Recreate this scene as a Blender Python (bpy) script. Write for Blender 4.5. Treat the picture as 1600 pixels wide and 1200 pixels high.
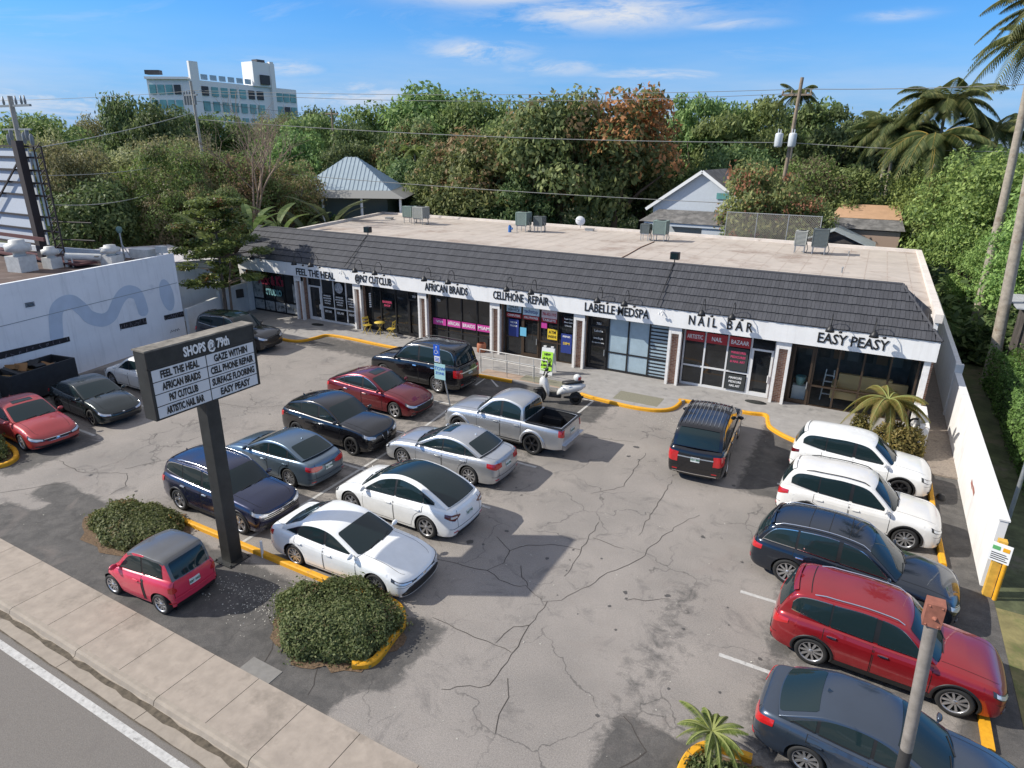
import bpy, bmesh, math, random
import numpy as np
from mathutils import Vector, Matrix
from math import radians, sin, cos, pi, sqrt, atan2
for o in list(bpy.data.objects): bpy.data.objects.remove(o)
scene = bpy.context.scene
COL = scene.collection
# ---------------- camera ----------------
YAW, PITCH, ROLL, CAMH = radians(-28.6), radians(19.91), radians(.70), 11.4
def cam_axes():
    f = Vector((sin(YAW)*cos(PITCH), cos(YAW)*cos(PITCH), -sin(PITCH)))
    rt = Vector((cos(YAW), -sin(YAW), 0)); up = rt.cross(f)
    return cos(ROLL)*rt+sin(ROLL)*up, -sin(ROLL)*rt+cos(ROLL)*up, f
_A, _B, _C = cam_axes()
cd = bpy.data.cameras.new('camera'); cam = bpy.data.objects.new('camera', cd); COL.objects.link(cam)
cam.matrix_world = Matrix(((_A.x, _B.x, -_C.x, 0), (_A.y, _B.y, -_C.y, 0), (_A.z, _B.z, -_C.z, CAMH), (0, 0, 0, 1)))
cd.sensor_width = 36; cd.lens = 1008/1600*36; cd.clip_end = 6000; cd.clip_start = .1
scene.camera = cam
# ---------------- sky and sun ----------------
SUN = Vector((-8.0, -4.3, 6.7)).normalized()
sun_el = math.asin(SUN.z); sun_az = atan2(SUN.x, SUN.y)
ld = bpy.data.lights.new('sun', 'SUN'); ld.energy = 4.3; ld.angle = radians(.5); ld.color = (1, .95, .86)
lo = bpy.data.objects.new('sun', ld); COL.objects.link(lo); lo.location = (0, 0, 60)
lo.rotation_euler = SUN.to_track_quat('Z', 'Y').to_euler()
w = bpy.data.worlds.new('World'); scene.world = w; w.use_nodes = True
nt = w.node_tree; nt.nodes.clear()
def N(t, ty, **kw):
    n = t.nodes.new(ty)
    for k, v in kw.items(): setattr(n, k, v)
    return n
sk = N(nt, 'ShaderNodeTexSky', sky_type='NISHITA', sun_disc=False); sk.sun_elevation = sun_el; sk.sun_rotation = sun_az
sk.air_density = 1.0; sk.dust_density = .05; sk.ozone_density = 2.6
hs = N(nt, 'ShaderNodeMix', data_type='RGBA', blend_type='MULTIPLY'); hs.inputs['Factor'].default_value = 1; hs.inputs['B'].default_value = (.32, .68, 1.06, 1)
nt.links.new(sk.outputs[0], hs.inputs['A'])
tc = N(nt, 'ShaderNodeTexCoord'); sep = N(nt, 'ShaderNodeSeparateXYZ'); nt.links.new(tc.outputs['Generated'], sep.inputs[0])
# clouds live on a high plane: project direction to (x/z, y/z)
def M(t, op, a, b=None, c=None, clamp=False):
    n = N(t, 'ShaderNodeMath', operation=op, use_clamp=clamp)
    for i, v in enumerate((a, b, c)):
        if v is None: continue
        if isinstance(v, (int, float)): n.inputs[i].default_value = v
        else: t.links.new(v, n.inputs[i])
    return n.outputs[0]
zc = M(nt, 'ADD', M(nt, 'MAXIMUM', sep.outputs[2], 0.0), .06)
cx = M(nt, 'DIVIDE', sep.outputs[0], zc); cy = M(nt, 'DIVIDE', sep.outputs[1], zc)
cmb = N(nt, 'ShaderNodeCombineXYZ'); nt.links.new(M(nt, 'MULTIPLY', cx, .62), cmb.inputs[0]); nt.links.new(M(nt, 'MULTIPLY', cy, 1.15), cmb.inputs[1])
n1 = N(nt, 'ShaderNodeTexNoise'); n1.inputs['Scale'].default_value = .62; n1.inputs['Detail'].default_value = 9; n1.inputs['Roughness'].default_value = .66; n1.inputs['Distortion'].default_value = .7
mp = N(nt, 'ShaderNodeMapping'); mp.inputs['Rotation'].default_value = (0, 0, radians(22)); mp.inputs['Location'].default_value = (3.1, 1.7, 0)
nt.links.new(cmb.outputs[0], mp.inputs[0]); nt.links.new(mp.outputs[0], n1.inputs['Vector'])
mr = N(nt, 'ShaderNodeMapRange'); mr.inputs['From Min'].default_value = .535; mr.inputs['From Max'].default_value = .68; mr.inputs['To Max'].default_value = .75
nt.links.new(n1.outputs[0], mr.inputs['Value'])
# a low bank of thin cloud near the horizon
n2 = N(nt, 'ShaderNodeTexNoise'); n2.inputs['Scale'].default_value = 2.6; n2.inputs['Detail'].default_value = 8; n2.inputs['Roughness'].default_value = .6
mp2 = N(nt, 'ShaderNodeMapping'); mp2.inputs['Scale'].default_value = (1, 1, 7)
nt.links.new(tc.outputs['Generated'], mp2.inputs[0]); nt.links.new(mp2.outputs[0], n2.inputs['Vector'])
band = N(nt, 'ShaderNodeMapRange', interpolation_type='SMOOTHSTEP'); band.inputs['From Min'].default_value = .17; band.inputs['From Max'].default_value = .02
nt.links.new(sep.outputs[2], band.inputs['Value'])
WISPS = [(-31.0, 11.2, 7, .9, 1), (-21.8, 9.8, 8, 1.1, 1), (-31.5, 7.2, 4, .8, .9), (-25.5, 6.2, 4, .7, .7), (-46.8, 5.6, 3, .6, .7), (-64.5, 2.7, 8, 1.2, .95), (-59, 2.2, 8, 1.0, .8), (-42.3, 3.8, 6, 1.0, .9), (-17.6, 5.6, 5, .5, .8), (-1.3, 9.0, 2, .3, .6), (-12.6, 9.0, 3.5, .35, .6), (-50, 1.5, 20, 1.2, .6)]
bn = M(nt, 'MULTIPLY', band.outputs[0], M(nt, 'MULTIPLY_ADD', n2.outputs[0], 3.2, -1.0, clamp=True))
# separate wisps of high cloud at their compass direction and height above the horizon: (azimuth, elevation, half width, half height, amount)
az = M(nt, 'MULTIPLY', M(nt, 'ARCTAN2', sep.outputs[0], sep.outputs[1]), 57.2958); el = M(nt, 'MULTIPLY', M(nt, 'ARCSINE', sep.outputs[2]), 57.2958)
n3 = N(nt, 'ShaderNodeTexNoise'); n3.inputs['Scale'].default_value = 9; n3.inputs['Detail'].default_value = 9; n3.inputs['Roughness'].default_value = .68; n3.inputs['Distortion'].default_value = .5
mp3 = N(nt, 'ShaderNodeMapping'); mp3.inputs['Scale'].default_value = (1, 1, 4.5); mp3.inputs['Rotation'].default_value = (.12, .1, 0); nt.links.new(tc.outputs['Generated'], mp3.inputs[0]); nt.links.new(mp3.outputs[0], n3.inputs['Vector'])
wsum = None
for a0, e0, wa, we, am in WISPS:
    dx = M(nt, 'DIVIDE', M(nt, 'SUBTRACT', az, a0), wa); dy = M(nt, 'DIVIDE', M(nt, 'SUBTRACT', el, M(nt, 'MULTIPLY_ADD', n3.outputs[0], we*1.2, e0-we*.6)), we)
    g_ = M(nt, 'MULTIPLY', M(nt, 'POWER', 2.718, M(nt, 'MULTIPLY', M(nt, 'ADD', M(nt, 'MULTIPLY', dx, dx), M(nt, 'MULTIPLY', dy, dy)), -1.0)), am)
    wsum = g_ if wsum is None else M(nt, 'MAXIMUM', wsum, g_)
wis = M(nt, 'MULTIPLY', wsum, M(nt, 'MULTIPLY_ADD', n3.outputs[0], 4.2, -1.55, clamp=True), clamp=True)
cl = M(nt, 'MAXIMUM', wis, M(nt, 'MULTIPLY', mr.outputs[0], .35)); cl = M(nt, 'MAXIMUM', cl, M(nt, 'MULTIPLY', bn, .5), clamp=True)
hb = N(nt, 'ShaderNodeMapRange', interpolation_type='SMOOTHSTEP'); hb.inputs['From Min'].default_value = .20; hb.inputs['From Max'].default_value = -.02; hb.inputs['To Max'].default_value = .9; nt.links.new(sep.outputs[2], hb.inputs['Value'])
hz = N(nt, 'ShaderNodeMix', data_type='RGBA'); nt.links.new(hb.outputs[0], hz.inputs['Factor']); nt.links.new(hs.outputs['Result'], hz.inputs['A']); hz.inputs['B'].default_value = (1.15, 2.45, 5.0, 1)
mx = N(nt, 'ShaderNodeMix', data_type='RGBA'); nt.links.new(cl, mx.inputs['Factor']); nt.links.new(hz.outputs['Result'], mx.inputs['A']); mx.inputs['B'].default_value = (4.9, 5.1, 5.5, 1)
# unseen bright cloud veil, added overhead and behind as neutral fill light
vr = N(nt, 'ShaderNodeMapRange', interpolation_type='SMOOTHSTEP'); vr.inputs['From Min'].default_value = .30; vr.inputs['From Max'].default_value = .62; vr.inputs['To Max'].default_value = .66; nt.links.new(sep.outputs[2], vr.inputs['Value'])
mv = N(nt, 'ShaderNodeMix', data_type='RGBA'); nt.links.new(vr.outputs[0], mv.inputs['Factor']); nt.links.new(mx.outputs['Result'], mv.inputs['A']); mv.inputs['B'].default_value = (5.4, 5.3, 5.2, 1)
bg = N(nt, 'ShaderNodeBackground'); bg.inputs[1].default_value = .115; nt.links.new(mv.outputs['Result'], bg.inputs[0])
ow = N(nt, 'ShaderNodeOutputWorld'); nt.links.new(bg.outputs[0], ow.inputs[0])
vs = scene.view_settings; vs.view_transform = 'Standard'; vs.look = 'None'; vs.exposure = .42; vs.gamma = 1; vs.use_curve_mapping = False

# ---------------- helpers ----------------
class MB:
    """collects geometry for ONE mesh"""
    def __init__(s): s.v = []; s.f = []; s.m = []; s.cm = 0; s.smooth = False; s.sf = []
    def add(s, vs, fs, mi=None, smooth=None):
        b = len(s.v); s.v += [tuple(map(float, p)) for p in vs]
        s.f += [tuple(i+b for i in f) for f in fs]
        s.m += [s.cm if mi is None else mi]*len(fs); s.sf += [s.smooth if smooth is None else smooth]*len(fs)
        return s
    def box(s, x0, x1, y0, y1, z0, z1, **k):
        return s.add([(x0,y0,z0),(x1,y0,z0),(x1,y1,z0),(x0,y1,z0),(x0,y0,z1),(x1,y0,z1),(x1,y1,z1),(x0,y1,z1)],
                     [(3,2,1,0),(4,5,6,7),(0,1,5,4),(1,2,6,5),(2,3,7,6),(3,0,4,7)], **k)
    def obox(s, p0, p1, wd, ht, up=(0,0,1), **k):
        """box bar from p0 to p1, wd wide, ht tall, centred on the axis"""
        a = Vector(p0); b = Vector(p1); d = (b-a).normalized(); u = Vector(up)
        if abs(d.dot(u)) > .98: u = Vector((1,0,0))
        r = d.cross(u).normalized(); u = r.cross(d).normalized()
        vs = [c+r*x*wd/2+u*y*ht/2 for c in (a,b) for x, y in ((-1,-1),(1,-1),(1,1),(-1,1))]
        return s.add(vs, [(3,2,1,0),(4,5,6,7),(0,1,5,4),(1,2,6,5),(2,3,7,6),(3,0,4,7)], **k)
    def tube(s, pts, r, n=8, cap=True, smooth=True, **k):
        pts = [Vector(p) for p in pts]; rs = r if isinstance(r, (list, tuple)) else [r]*len(pts)
        vs = []; fs = []; u = None
        for i, p in enumerate(pts):
            d = (pts[min(i+1, len(pts)-1)]-pts[max(i-1, 0)]).normalized()
            if u is None: u = d.orthogonal().normalized()
            else: u = (u-d*u.dot(d)).normalized()
            q = d.cross(u)
            vs += [p+(u*cos(2*pi*j/n)+q*sin(2*pi*j/n))*rs[i] for j in range(n)]
        for i in range(len(pts)-1):
            for j in range(n):
                a = i*n+j; b = i*n+(j+1) % n; fs.append((a, b, b+n, a+n))
        s.add(vs, fs, smooth=smooth, **k)
        if cap: s.add(vs[:n], [tuple(range(n))[::-1]], smooth=False, **k); s.add(vs[-n:], [tuple(range(n))], smooth=False, **k)
        return s
    def lathe(s, prof, n=16, c=(0,0,0), ax='z', smooth=True, **k):
        vs = []
        for r, h in prof:
            for j in range(n):
                a = 2*pi*j/n; x, y = r*cos(a), r*sin(a)
                p = (x, y, h) if ax == 'z' else ((x, h, y) if ax == 'y' else (h, x, y))
                vs.append((p[0]+c[0], p[1]+c[1], p[2]+c[2]))
        fs = [(i*n+j, i*n+(j+1) % n, (i+1)*n+(j+1) % n, (i+1)*n+j) for i in range(len(prof)-1) for j in range(n)]
        return s.add(vs, fs, smooth=smooth, **k)
    def prism(s, poly, z0, z1, **k):
        n = len(poly); vs = [(x, y, z0) for x, y in poly]+[(x, y, z1) for x, y in poly]
        return s.add(vs, [tuple(range(n))[::-1], tuple(range(n, 2*n))]+[(i, (i+1) % n, (i+1) % n+n, i+n) for i in range(n)], **k)
    def grid(s, P, smooth=True, flip=False, **k):
        """P[i][j] points"""
        P = np.asarray(P, float); a, b = P.shape[:2]
        fs = [(i*b+j, i*b+j+1, (i+1)*b+j+1, (i+1)*b+j) for i in range(a-1) for j in range(b-1)]
        if flip: fs = [f[::-1] for f in fs]
        return s.add(P.reshape(-1, 3), fs, smooth=smooth, **k)
def setmesh(me, v, f, mats, mi=None, sm=None):
    me.from_pydata([tuple(p) for p in v], [], f)
    for m_ in mats: me.materials.append(m_)
    if mi is not None and len(mats) > 1: me.polygons.foreach_set('material_index', mi)
    if sm is not None: me.polygons.foreach_set('use_smooth', sm)
    me.update()
def fixn(me):
    bm = bmesh.new(); bm.from_mesh(me); bmesh.ops.recalc_face_normals(bm, faces=bm.faces); bm.to_mesh(me); bm.free()
def obj(name, mb, mats, parent=None, world=False, fix=True, merge=False):
    """link one mesh object; world=True: the points are world points under an unrotated parent"""
    if not isinstance(mats, (list, tuple)): mats = [mats]
    v = mb.v
    if world and parent is not None:
        L = parent.location
        if parent.parent is not None: L = L+parent.parent.location
        v = [(p[0]-L.x, p[1]-L.y, p[2]-L.z) for p in v]
    me = bpy.data.meshes.new(name); setmesh(me, v, mb.f, mats, mb.m, mb.sf)
    if fix:
        bm = bmesh.new(); bm.from_mesh(me)
        if merge: bmesh.ops.remove_doubles(bm, verts=bm.verts, dist=.0005)
        bmesh.ops.recalc_face_normals(bm, faces=bm.faces); bm.to_mesh(me); bm.free()
    o = bpy.data.objects.new(name, me); COL.objects.link(o)
    if parent is not None: o.parent = parent
    return o
def meshobj(name, me, parent=None, loc=None, rot=None, scale=None):
    o = bpy.data.objects.new(name, me); COL.objects.link(o)
    if parent is not None: o.parent = parent
    if loc is not None: o.location = loc
    if rot is not None: o.rotation_euler = rot
    if scale is not None: o.scale = scale
    return o
def tag(o, label=None, cat=None, group=None, kind=None):
    if label: o['label'] = label
    if cat: o['category'] = cat
    if group: o['group'] = group
    if kind: o['kind'] = kind
    return o
def thing(name, label, cat, loc=(0,0,0), rz=0, group=None):
    o = bpy.data.objects.new(name, None); COL.objects.link(o); o.empty_display_size = .3
    o.location = loc; o.rotation_euler = (0, 0, rz)
    return tag(o, label, cat, group)
def struct(name, mb, mats, **k): return tag(obj(name, mb, mats, **k), kind='structure')
def copy_tree(o, parent=None):
    c = o.copy(); COL.objects.link(c)
    if parent is not None: c.parent = parent
    for ch in list(o.children): copy_tree(ch, c)
    return c
# ---------------- materials ----------------
MAT = {}
def mat(name, col=(.5,.5,.5), rough=.6, metal=0, coat=0, noise=0, nscale=8, spec=None, emit=None, bump=0, bscale=60, trans=0, coords='Object', stain=None, streak=None):
    if name in MAT: return MAT[name]
    m = bpy.data.materials.new(name); m.use_nodes = True; t = m.node_tree; b = t.nodes['Principled BSDF']
    b.inputs['Base Color'].default_value = (*col, 1); b.inputs['Roughness'].default_value = rough; b.inputs['Metallic'].default_value = metal
    if coat: b.inputs['Coat Weight'].default_value = coat; b.inputs['Coat Roughness'].default_value = .04
    if spec is not None: b.inputs['Specular IOR Level'].default_value = spec
    if emit: b.inputs['Emission Color'].default_value = (*col, 1); b.inputs['Emission Strength'].default_value = emit
    g = N(t, 'ShaderNodeNewGeometry') if coords == 'World' else N(t, 'ShaderNodeTexCoord')
    co = g.outputs['Position'] if coords == 'World' else g.outputs['Object']
    if noise:
        n = N(t, 'ShaderNodeTexNoise'); n.inputs['Scale'].default_value = nscale; n.inputs['Detail'].default_value = 8; n.inputs['Roughness'].default_value = .62
        t.links.new(co, n.inputs['Vector'])
        r = N(t, 'ShaderNodeMapRange'); r.inputs['From Min'].default_value = .3; r.inputs['From Max'].default_value = .7; r.inputs['To Min'].default_value = 1-noise; r.inputs['To Max'].default_value = 1+noise
        t.links.new(n.outputs[0], r.inputs['Value'])
        mxn = N(t, 'ShaderNodeMix', data_type='RGBA', blend_type='MULTIPLY'); mxn.inputs['Factor'].default_value = 1; mxn.inputs['A'].default_value = (*col, 1)
        t.links.new(r.outputs[0], mxn.inputs['B']); out = mxn.outputs['Result']
        if stain:
            n3 = N(t, 'ShaderNodeTexNoise'); n3.inputs['Scale'].default_value = stain[1]; n3.inputs['Detail'].default_value = 7; n3.inputs['Roughness'].default_value = .7
            t.links.new(co, n3.inputs['Vector'])
            r3 = N(t, 'ShaderNodeMapRange'); r3.inputs['From Min'].default_value = stain[2]; r3.inputs['From Max'].default_value = stain[2]+.14
            t.links.new(n3.outputs[0], r3.inputs['Value'])
            m3 = N(t, 'ShaderNodeMix', data_type='RGBA'); t.links.new(r3.outputs[0], m3.inputs['Factor']); t.links.new(out, m3.inputs['A']); m3.inputs['B'].default_value = (*stain[0], 1); out = m3.outputs['Result']
        if streak:
            mpp = N(t, 'ShaderNodeMapping'); mpp.inputs['Scale'].default_value = (2.2, 2.2, .16); t.links.new(co, mpp.inputs[0]); n4 = N(t, 'ShaderNodeTexNoise'); n4.inputs['Scale'].default_value = 1.6; n4.inputs['Detail'].default_value = 7; n4.inputs['Roughness'].default_value = .7; t.links.new(mpp.outputs[0], n4.inputs['Vector'])
            r4 = N(t, 'ShaderNodeMapRange'); r4.inputs['From Min'].default_value = .52; r4.inputs['From Max'].default_value = .78; r4.inputs['To Max'].default_value = streak[1]; t.links.new(n4.outputs[0], r4.inputs['Value'])
            m4 = N(t, 'ShaderNodeMix', data_type='RGBA'); t.links.new(r4.outputs[0], m4.inputs['Factor']); t.links.new(out, m4.inputs['A']); m4.inputs['B'].default_value = (*streak[0], 1); out = m4.outputs['Result']
        t.links.new(out, b.inputs['Base Color'])
    if bump:
        n = N(t, 'ShaderNodeTexNoise'); n.inputs['Scale'].default_value = bscale; n.inputs['Detail'].default_value = 5; t.links.new(co, n.inputs['Vector'])
        bp = N(t, 'ShaderNodeBump'); bp.inputs['Strength'].default_value = bump; bp.inputs['Distance'].default_value = .02
        t.links.new(n.outputs[0], bp.inputs['Height']); t.links.new(bp.outputs[0], b.inputs['Normal'])
    MAT[name] = m; return m
BLK = mat('black_plastic', (.012,.012,.013), .5)
DARK = mat('dark_matte', (.006,.006,.006), .9)
CHROME = mat('chrome', (.75,.75,.76), .18, 1)
GLASS = mat('dark_glass', (.012,.024,.027), .03, spec=.45)
WHITE = mat('white_paint', (.78,.78,.76), .5, noise=.04, nscale=2)
STEEL = mat('galvanised_steel', (.42,.43,.43), .45, .7, noise=.15)
FONT = None
def text_mesh(s, size=1, ext=.01, bold=.0, sx=1, align='CENTER', spacing=1):
    c = bpy.data.curves.new('lettering', 'FONT'); c.body = s; c.size = size; c.extrude = ext; c.offset = bold
    c.align_x = align; c.align_y = 'CENTER'; c.space_character = spacing; c.resolution_u = 2
    o = bpy.data.objects.new('lettering', c); COL.objects.link(o); bpy.context.view_layer.update()
    me = bpy.data.meshes.new_from_object(o); bpy.data.objects.remove(o); bpy.data.curves.remove(c)
    if sx != 1:
        for v in me.vertices: v.co.x *= sx
    return me
def text(s, loc, rot, size, m, parent, bold=0, sx=1, ext=.008, align='CENTER', spacing=1, fit=None, name='lettering'):
    me = text_mesh(s, size, ext, bold, sx, align, spacing); me.materials.clear(); me.materials.append(m)
    if fit and len(me.vertices):
        xs = [v.co.x for v in me.vertices]; k = fit/(max(xs)-min(xs))
        for v in me.vertices: v.co.x *= k
    L = Vector(loc)
    if parent is not None: L = L-parent.location-(parent.parent.location if parent.parent else Vector((0,0,0)))
    return meshobj(name, me, parent, L, rot)
# ---------------- vehicles ----------------
def cr(pts, n=24, ten=.5):
    p = np.array(pts, float); out = []; m = len(p)
    for i in range(m-1):
        p0 = p[max(i-1, 0)]; p1 = p[i]; p2 = p[i+1]; p3 = p[min(i+2, m-1)]
        t = np.linspace(0, 1, n, endpoint=False)[:, None]; a = (p2-p0)*ten; b = (p3-p1)*ten
        out.append((2*t**3-3*t**2+1)*p1+(t**3-2*t**2+t)*a+(-2*t**3+3*t**2)*p2+(t**3-t**2)*b)
    out.append(p[-1:]); return np.vstack(out)
INS_S = [0, .1, .25, .45, .62, .80, .90, .965, 1]; INS_V = [.06, .035, .016, .006, .0, .010, .045, .080, .125]
RIMS = {}
def wheel_meshes(r, style, wd=.225):
    k = (r, style)
    if k in RIMS: return RIMS[k]
    rim_r = r*.70; col = {'a': (.55,.55,.56), 'b': (.55,.55,.56), 'c': (.03,.03,.03), 'd': (.62,.62,.63), 'e': (.06,.06,.065)}[style[0]]
    rm = mat('rim_'+style[0], col, .3, .85); ns = int(style[1:]); h = wd/2
    t = MB(); t.smooth = True
    t.lathe([(rim_r, -h*.8), (rim_r+.012, -h), (r*.93, -h), (r-.006, -h*.72), (r, -h*.4), (r, h*.4), (r-.006, h*.72), (r*.93, h), (rim_r+.012, h), (rim_r, h*.8)], 32, ax='y')
    tyre = bpy.data.meshes.new('tyre'); setmesh(tyre, t.v, t.f, [mat('rubber', (.018,.018,.018), .75)], t.m, t.sf); fixn(tyre)
    d = MB(); d.lathe([(.001, h*.25), (rim_r*.98, h*.25), (rim_r*.98, -h*.7), (.001, -h*.7)], 24, ax='y', smooth=False)
    disc = bpy.data.meshes.new('wheel'); setmesh(disc, d.v, d.f, [DARK], d.m, d.sf); fixn(disc)
    m = MB(); m.lathe([(rim_r+.006, h*.95), (rim_r*.96, h*.97), (rim_r*.92, h*.72), (rim_r*.97, h*.3)], 32, ax='y')
    m.lathe([(.001, h*.82), (.05, h*.82), (.065, h*.6), (.065, h*.3)], 12, ax='y')
    for i in range(ns):
        a = 2*pi*i/ns; w1 = (.13/ns+.004)*r/.34; w2 = w1*1.35
        def q(rr, wv, hh):
            return (rr*cos(a)-wv*sin(a), hh, rr*sin(a)+wv*cos(a))
        vs = [q(.05, -w1, h*.78), q(.05, w1, h*.78), q(rim_r*.94, w2, h*.84), q(rim_r*.94, -w2, h*.84), q(.05, -w1*1.2, h*.5), q(.05, w1*1.2, h*.5), q(rim_r*.94, w2*1.2, h*.45), q(rim_r*.94, -w2*1.2, h*.45)]
        m.add(vs, [(0,1,2,3), (0,4,5,1), (1,5,6,2), (3,2,6,7), (0,3,7,4)])
    rim = bpy.data.meshes.new('rim'); setmesh(rim, m.v, m.f, [rm], m.m, m.sf); fixn(rim)
    RIMS[k] = (disc, tyre, rim); return RIMS[k]
def paint(name, col, metal=.35, rough=.3):
    return mat('paint_'+name, col, rough, metal, coat=1, noise=.05, nscale=3)
LENS = mat('head_lamp', (.62,.64,.66), .12, .3, coat=1); LENSD = mat('lamp_housing', (.03,.032,.035), .2, coat=1)
TAIL = mat('tail_lamp', (.45,.012,.015), .15, coat=1); TAILD = mat('tail_lamp_dark', (.10,.004,.006), .12, coat=1)
AMBER = mat('amber', (.6,.2,.02), .3); PLATE = mat('plate_white', (.62,.66,.64), .5); PLTXT = mat('plate_green', (.02,.12,.05), .6)
def car(name, label, x, y, deg, P, L, W, H, zs=.2, r=.33, ov=(.9, .98), belt=None, roof=None, wins=(), crown=.07,
        k=.32, rim='a10', clad=0, group=None, cat='car', rails=None, sun=None, glassroof=None, noser=.0, head=None, tail=None, grille=None, front=None,
        doors=(), fb=.7, bowr=.75, hoodcr=.075, quarter=0, mirror=None, plate='rear', frame=None, bed=None, fslope=.22, rslope=.09, fin=True, roofp=None, rearspoil=False, wipers=True, glass=None, deckcr=.03, mirrcol=None):
    root = thing(name, label, cat, (x, y, 0), radians(deg), group); hl = L/2; W2 = W/2; GL = glass or GLASS
    cpts = [(hl,0),(hl-.015*fb,.35*W2),(hl-.07*fb,.62*W2),(hl-.20*fb,.855*W2),(hl-.48*fb,.96*W2),(hl-.95,.992*W2),(.1,W2),(-hl+.95,.995*W2),(-hl+.45,.965*W2),(-hl+.16*bowr,.87*W2),(-hl+.055*bowr,.64*W2),(-hl+.012,.35*W2),(-hl,0)]
    O = cr(cpts, 30); T = np.concatenate([[0], np.cumsum(np.hypot(*np.diff(O, axis=0).T))]); TT = T[-1]
    xr_ = O[::-1, 0]
    t_of_x = lambda X: float(np.interp(X, xr_, T[::-1]))
    bx = np.array(belt, float); bc = cr(bx, 16); bc = bc[np.argsort(bc[:, 0])]
    ze = lambda X: np.interp(X, bc[:, 0], bc[:, 1])
    xf, xb = hl-ov[0], -hl+ov[1]; Ra = r+.055
    def zb(X):
        z = zs
        for c in (xf, xb):
            d = abs(X-c)
            if d < Ra: z = max(z, r+sqrt(max(Ra*Ra-d*d, 0))*.99)
        if abs(X) > hl-.35: z = z+.06*((abs(X)-(hl-.35))/.35)
        return z
    def pt(t, z, off=0):
        sg = 1
        if t < 0: t = -t; sg = -1
        if t > TT: t = 2*TT-t; sg = -1
        X = np.interp(t, T, O[:, 0]); Y = np.interp(t, T, O[:, 1]); e = .01
        dx = np.interp(min(t+e, TT), T, O[:, 0])-np.interp(max(t-e, 0), T, O[:, 0]); dy = np.interp(min(t+e, TT), T, O[:, 1])-np.interp(max(t-e, 0), T, O[:, 1])
        ln = math.hypot(dx, dy); nx, ny = -dy/ln, dx/ln
        if nx*X+ny*Y < 0: nx, ny = -nx, -ny
        s = min(1, max(0, (z-zs)/(ze(X)-zs))); ins = np.interp(s, INS_S, INS_V)
        F = np.interp(s, [0,.12,.3,.5,.7,.88,1], [.09,.02,0,.012,.045,.13,.26]) if X > 0 else np.interp(s, [0,.12,.3,.5,.7,.9,1], [.10,.02,0,.01,.03,.07,.13])
        F *= (fslope/.22 if X > 0 else rslope/.09)
        fx = (abs(X)/hl)**5
        px = X-math.copysign(F*fx, X); py = Y*(1-ins/W2)
        return (px+nx*off, (py+ny*off)*sg, z+(off*.8 if s > .9 else 0))
    def ps(t, s, off=0):
        X = np.interp(t if t <= TT else 2*TT-t, T, O[:, 0]) if t >= 0 else np.interp(-t, T, O[:, 0])
        return pt(t, zs+s*(ze(X)-zs), off)
    # lower shell + deck
    st = set(np.round(np.linspace(0, TT, 84), 4))
    for c in (xf, xb):
        for a in np.linspace(-1, 1, 19): st.add(round(t_of_x(c+Ra*sin(a*pi/2)), 4))
        st.add(round(t_of_x(c+Ra*1.004), 4)); st.add(round(t_of_x(c-Ra*1.004), 4))
    st = sorted(st); SS = [0,.08,.2,.33,.46,.6,.7,.78,.86,.92,.96,.985,1]
    B = MB(); B.smooth = True
    for sg in (1, -1):
        G = []
        for t in st:
            X = float(np.interp(t, T, O[:, 0])); z0 = zb(X); z1 = float(ze(X))
            G.append([(lambda p: (p[0], p[1]*sg, p[2]))(pt(t, z0+s*(z1-z0))) for s in SS])
        B.grid(G, flip=sg < 0)
    NC = 12; D = []
    def deck(t, u, off=0):
        X = float(np.interp(t, T, O[:, 0])); e = pt(t, float(ze(X))); fr = min(1, (hl-abs(X))/.35)
        c = (hoodcr if X > 0 else deckcr)*max(min(1, (hl-abs(X))/.8), 0)**.8
        au = abs(u)
        return (e[0], e[1]*u, e[2]+c*(1-au**2.4)+off)
    uu = [sin(a*pi/2) for a in np.linspace(-1, 1, NC*2+1)]
    for t in st: D.append([deck(t, u) for u in uu])
    if bed:
        Dn = np.array(D); xs = [float(np.interp(t, T, O[:, 0])) for t in st]
        for i in range(len(st)-1):
            for j in range(len(uu)-1):
                inside = bed[0] < (xs[i]+xs[i+1])/2 < bed[1] and abs(uu[j]+uu[j+1])/2 < .93
                if not inside: B.add([Dn[i][j], Dn[i][j+1], Dn[i+1][j+1], Dn[i+1][j]], [(0,1,2,3)])
    else: B.grid(D)
    # greenhouse
    if roof:
        R = cr(roof, 14, .42); nR = (len(roof)-1); rk = lambda s: np.array([np.interp(s*14, range(len(R)), R[:, 0]), np.interp(s*14, range(len(R)), R[:, 1])])
        xmid = (roof[0][0]+roof[-1][0])/2
        def wb_(X): return float(np.interp(t_of_x(X), T, O[:, 1]))-.115
        def wy(X, z):
            h = z-ze(X); return wb_(X)-k*max(h, 0)*(.65+.35*min(1, max(h, 0)/.5))
        def rp(s, u, off=0):
            c = rk(s); q = np.clip((c[0]-xmid)/(roof[0][0]-xmid), -1, 1); sw = .17*np.sign(q)*abs(q)**1.5*(1 if q > 0 else bowr*.8)
            crn = crown*(.55+.45*min(1, (c[1]-ze(c[0]))/.4)); xe = c[0]-sw; zE = c[1]-crn
            ye = wy(xe, zE); au = abs(u)
            kx = .6*au**2+.4*au**7
            return (c[0]-sw*au**2, ye*u, c[1]-crn*kx+off)
        def rn(s, u, off):
            a = Vector(rp(s, u)); b = Vector(rp(min(s+.02, nR), u))-Vector(rp(max(s-.02, 0), u)); c = Vector(rp(s, min(u+.02, 1)))-Vector(rp(s, max(u-.02, -1)))
            n = b.cross(c).normalized(); n = n if n.z > 0 else -n
            return a+n*off
        ns = nR*12; rows = [[rp(i/12, u) for u in uu] for i in range(ns+1)]
        def clipz(p): return p
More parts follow.
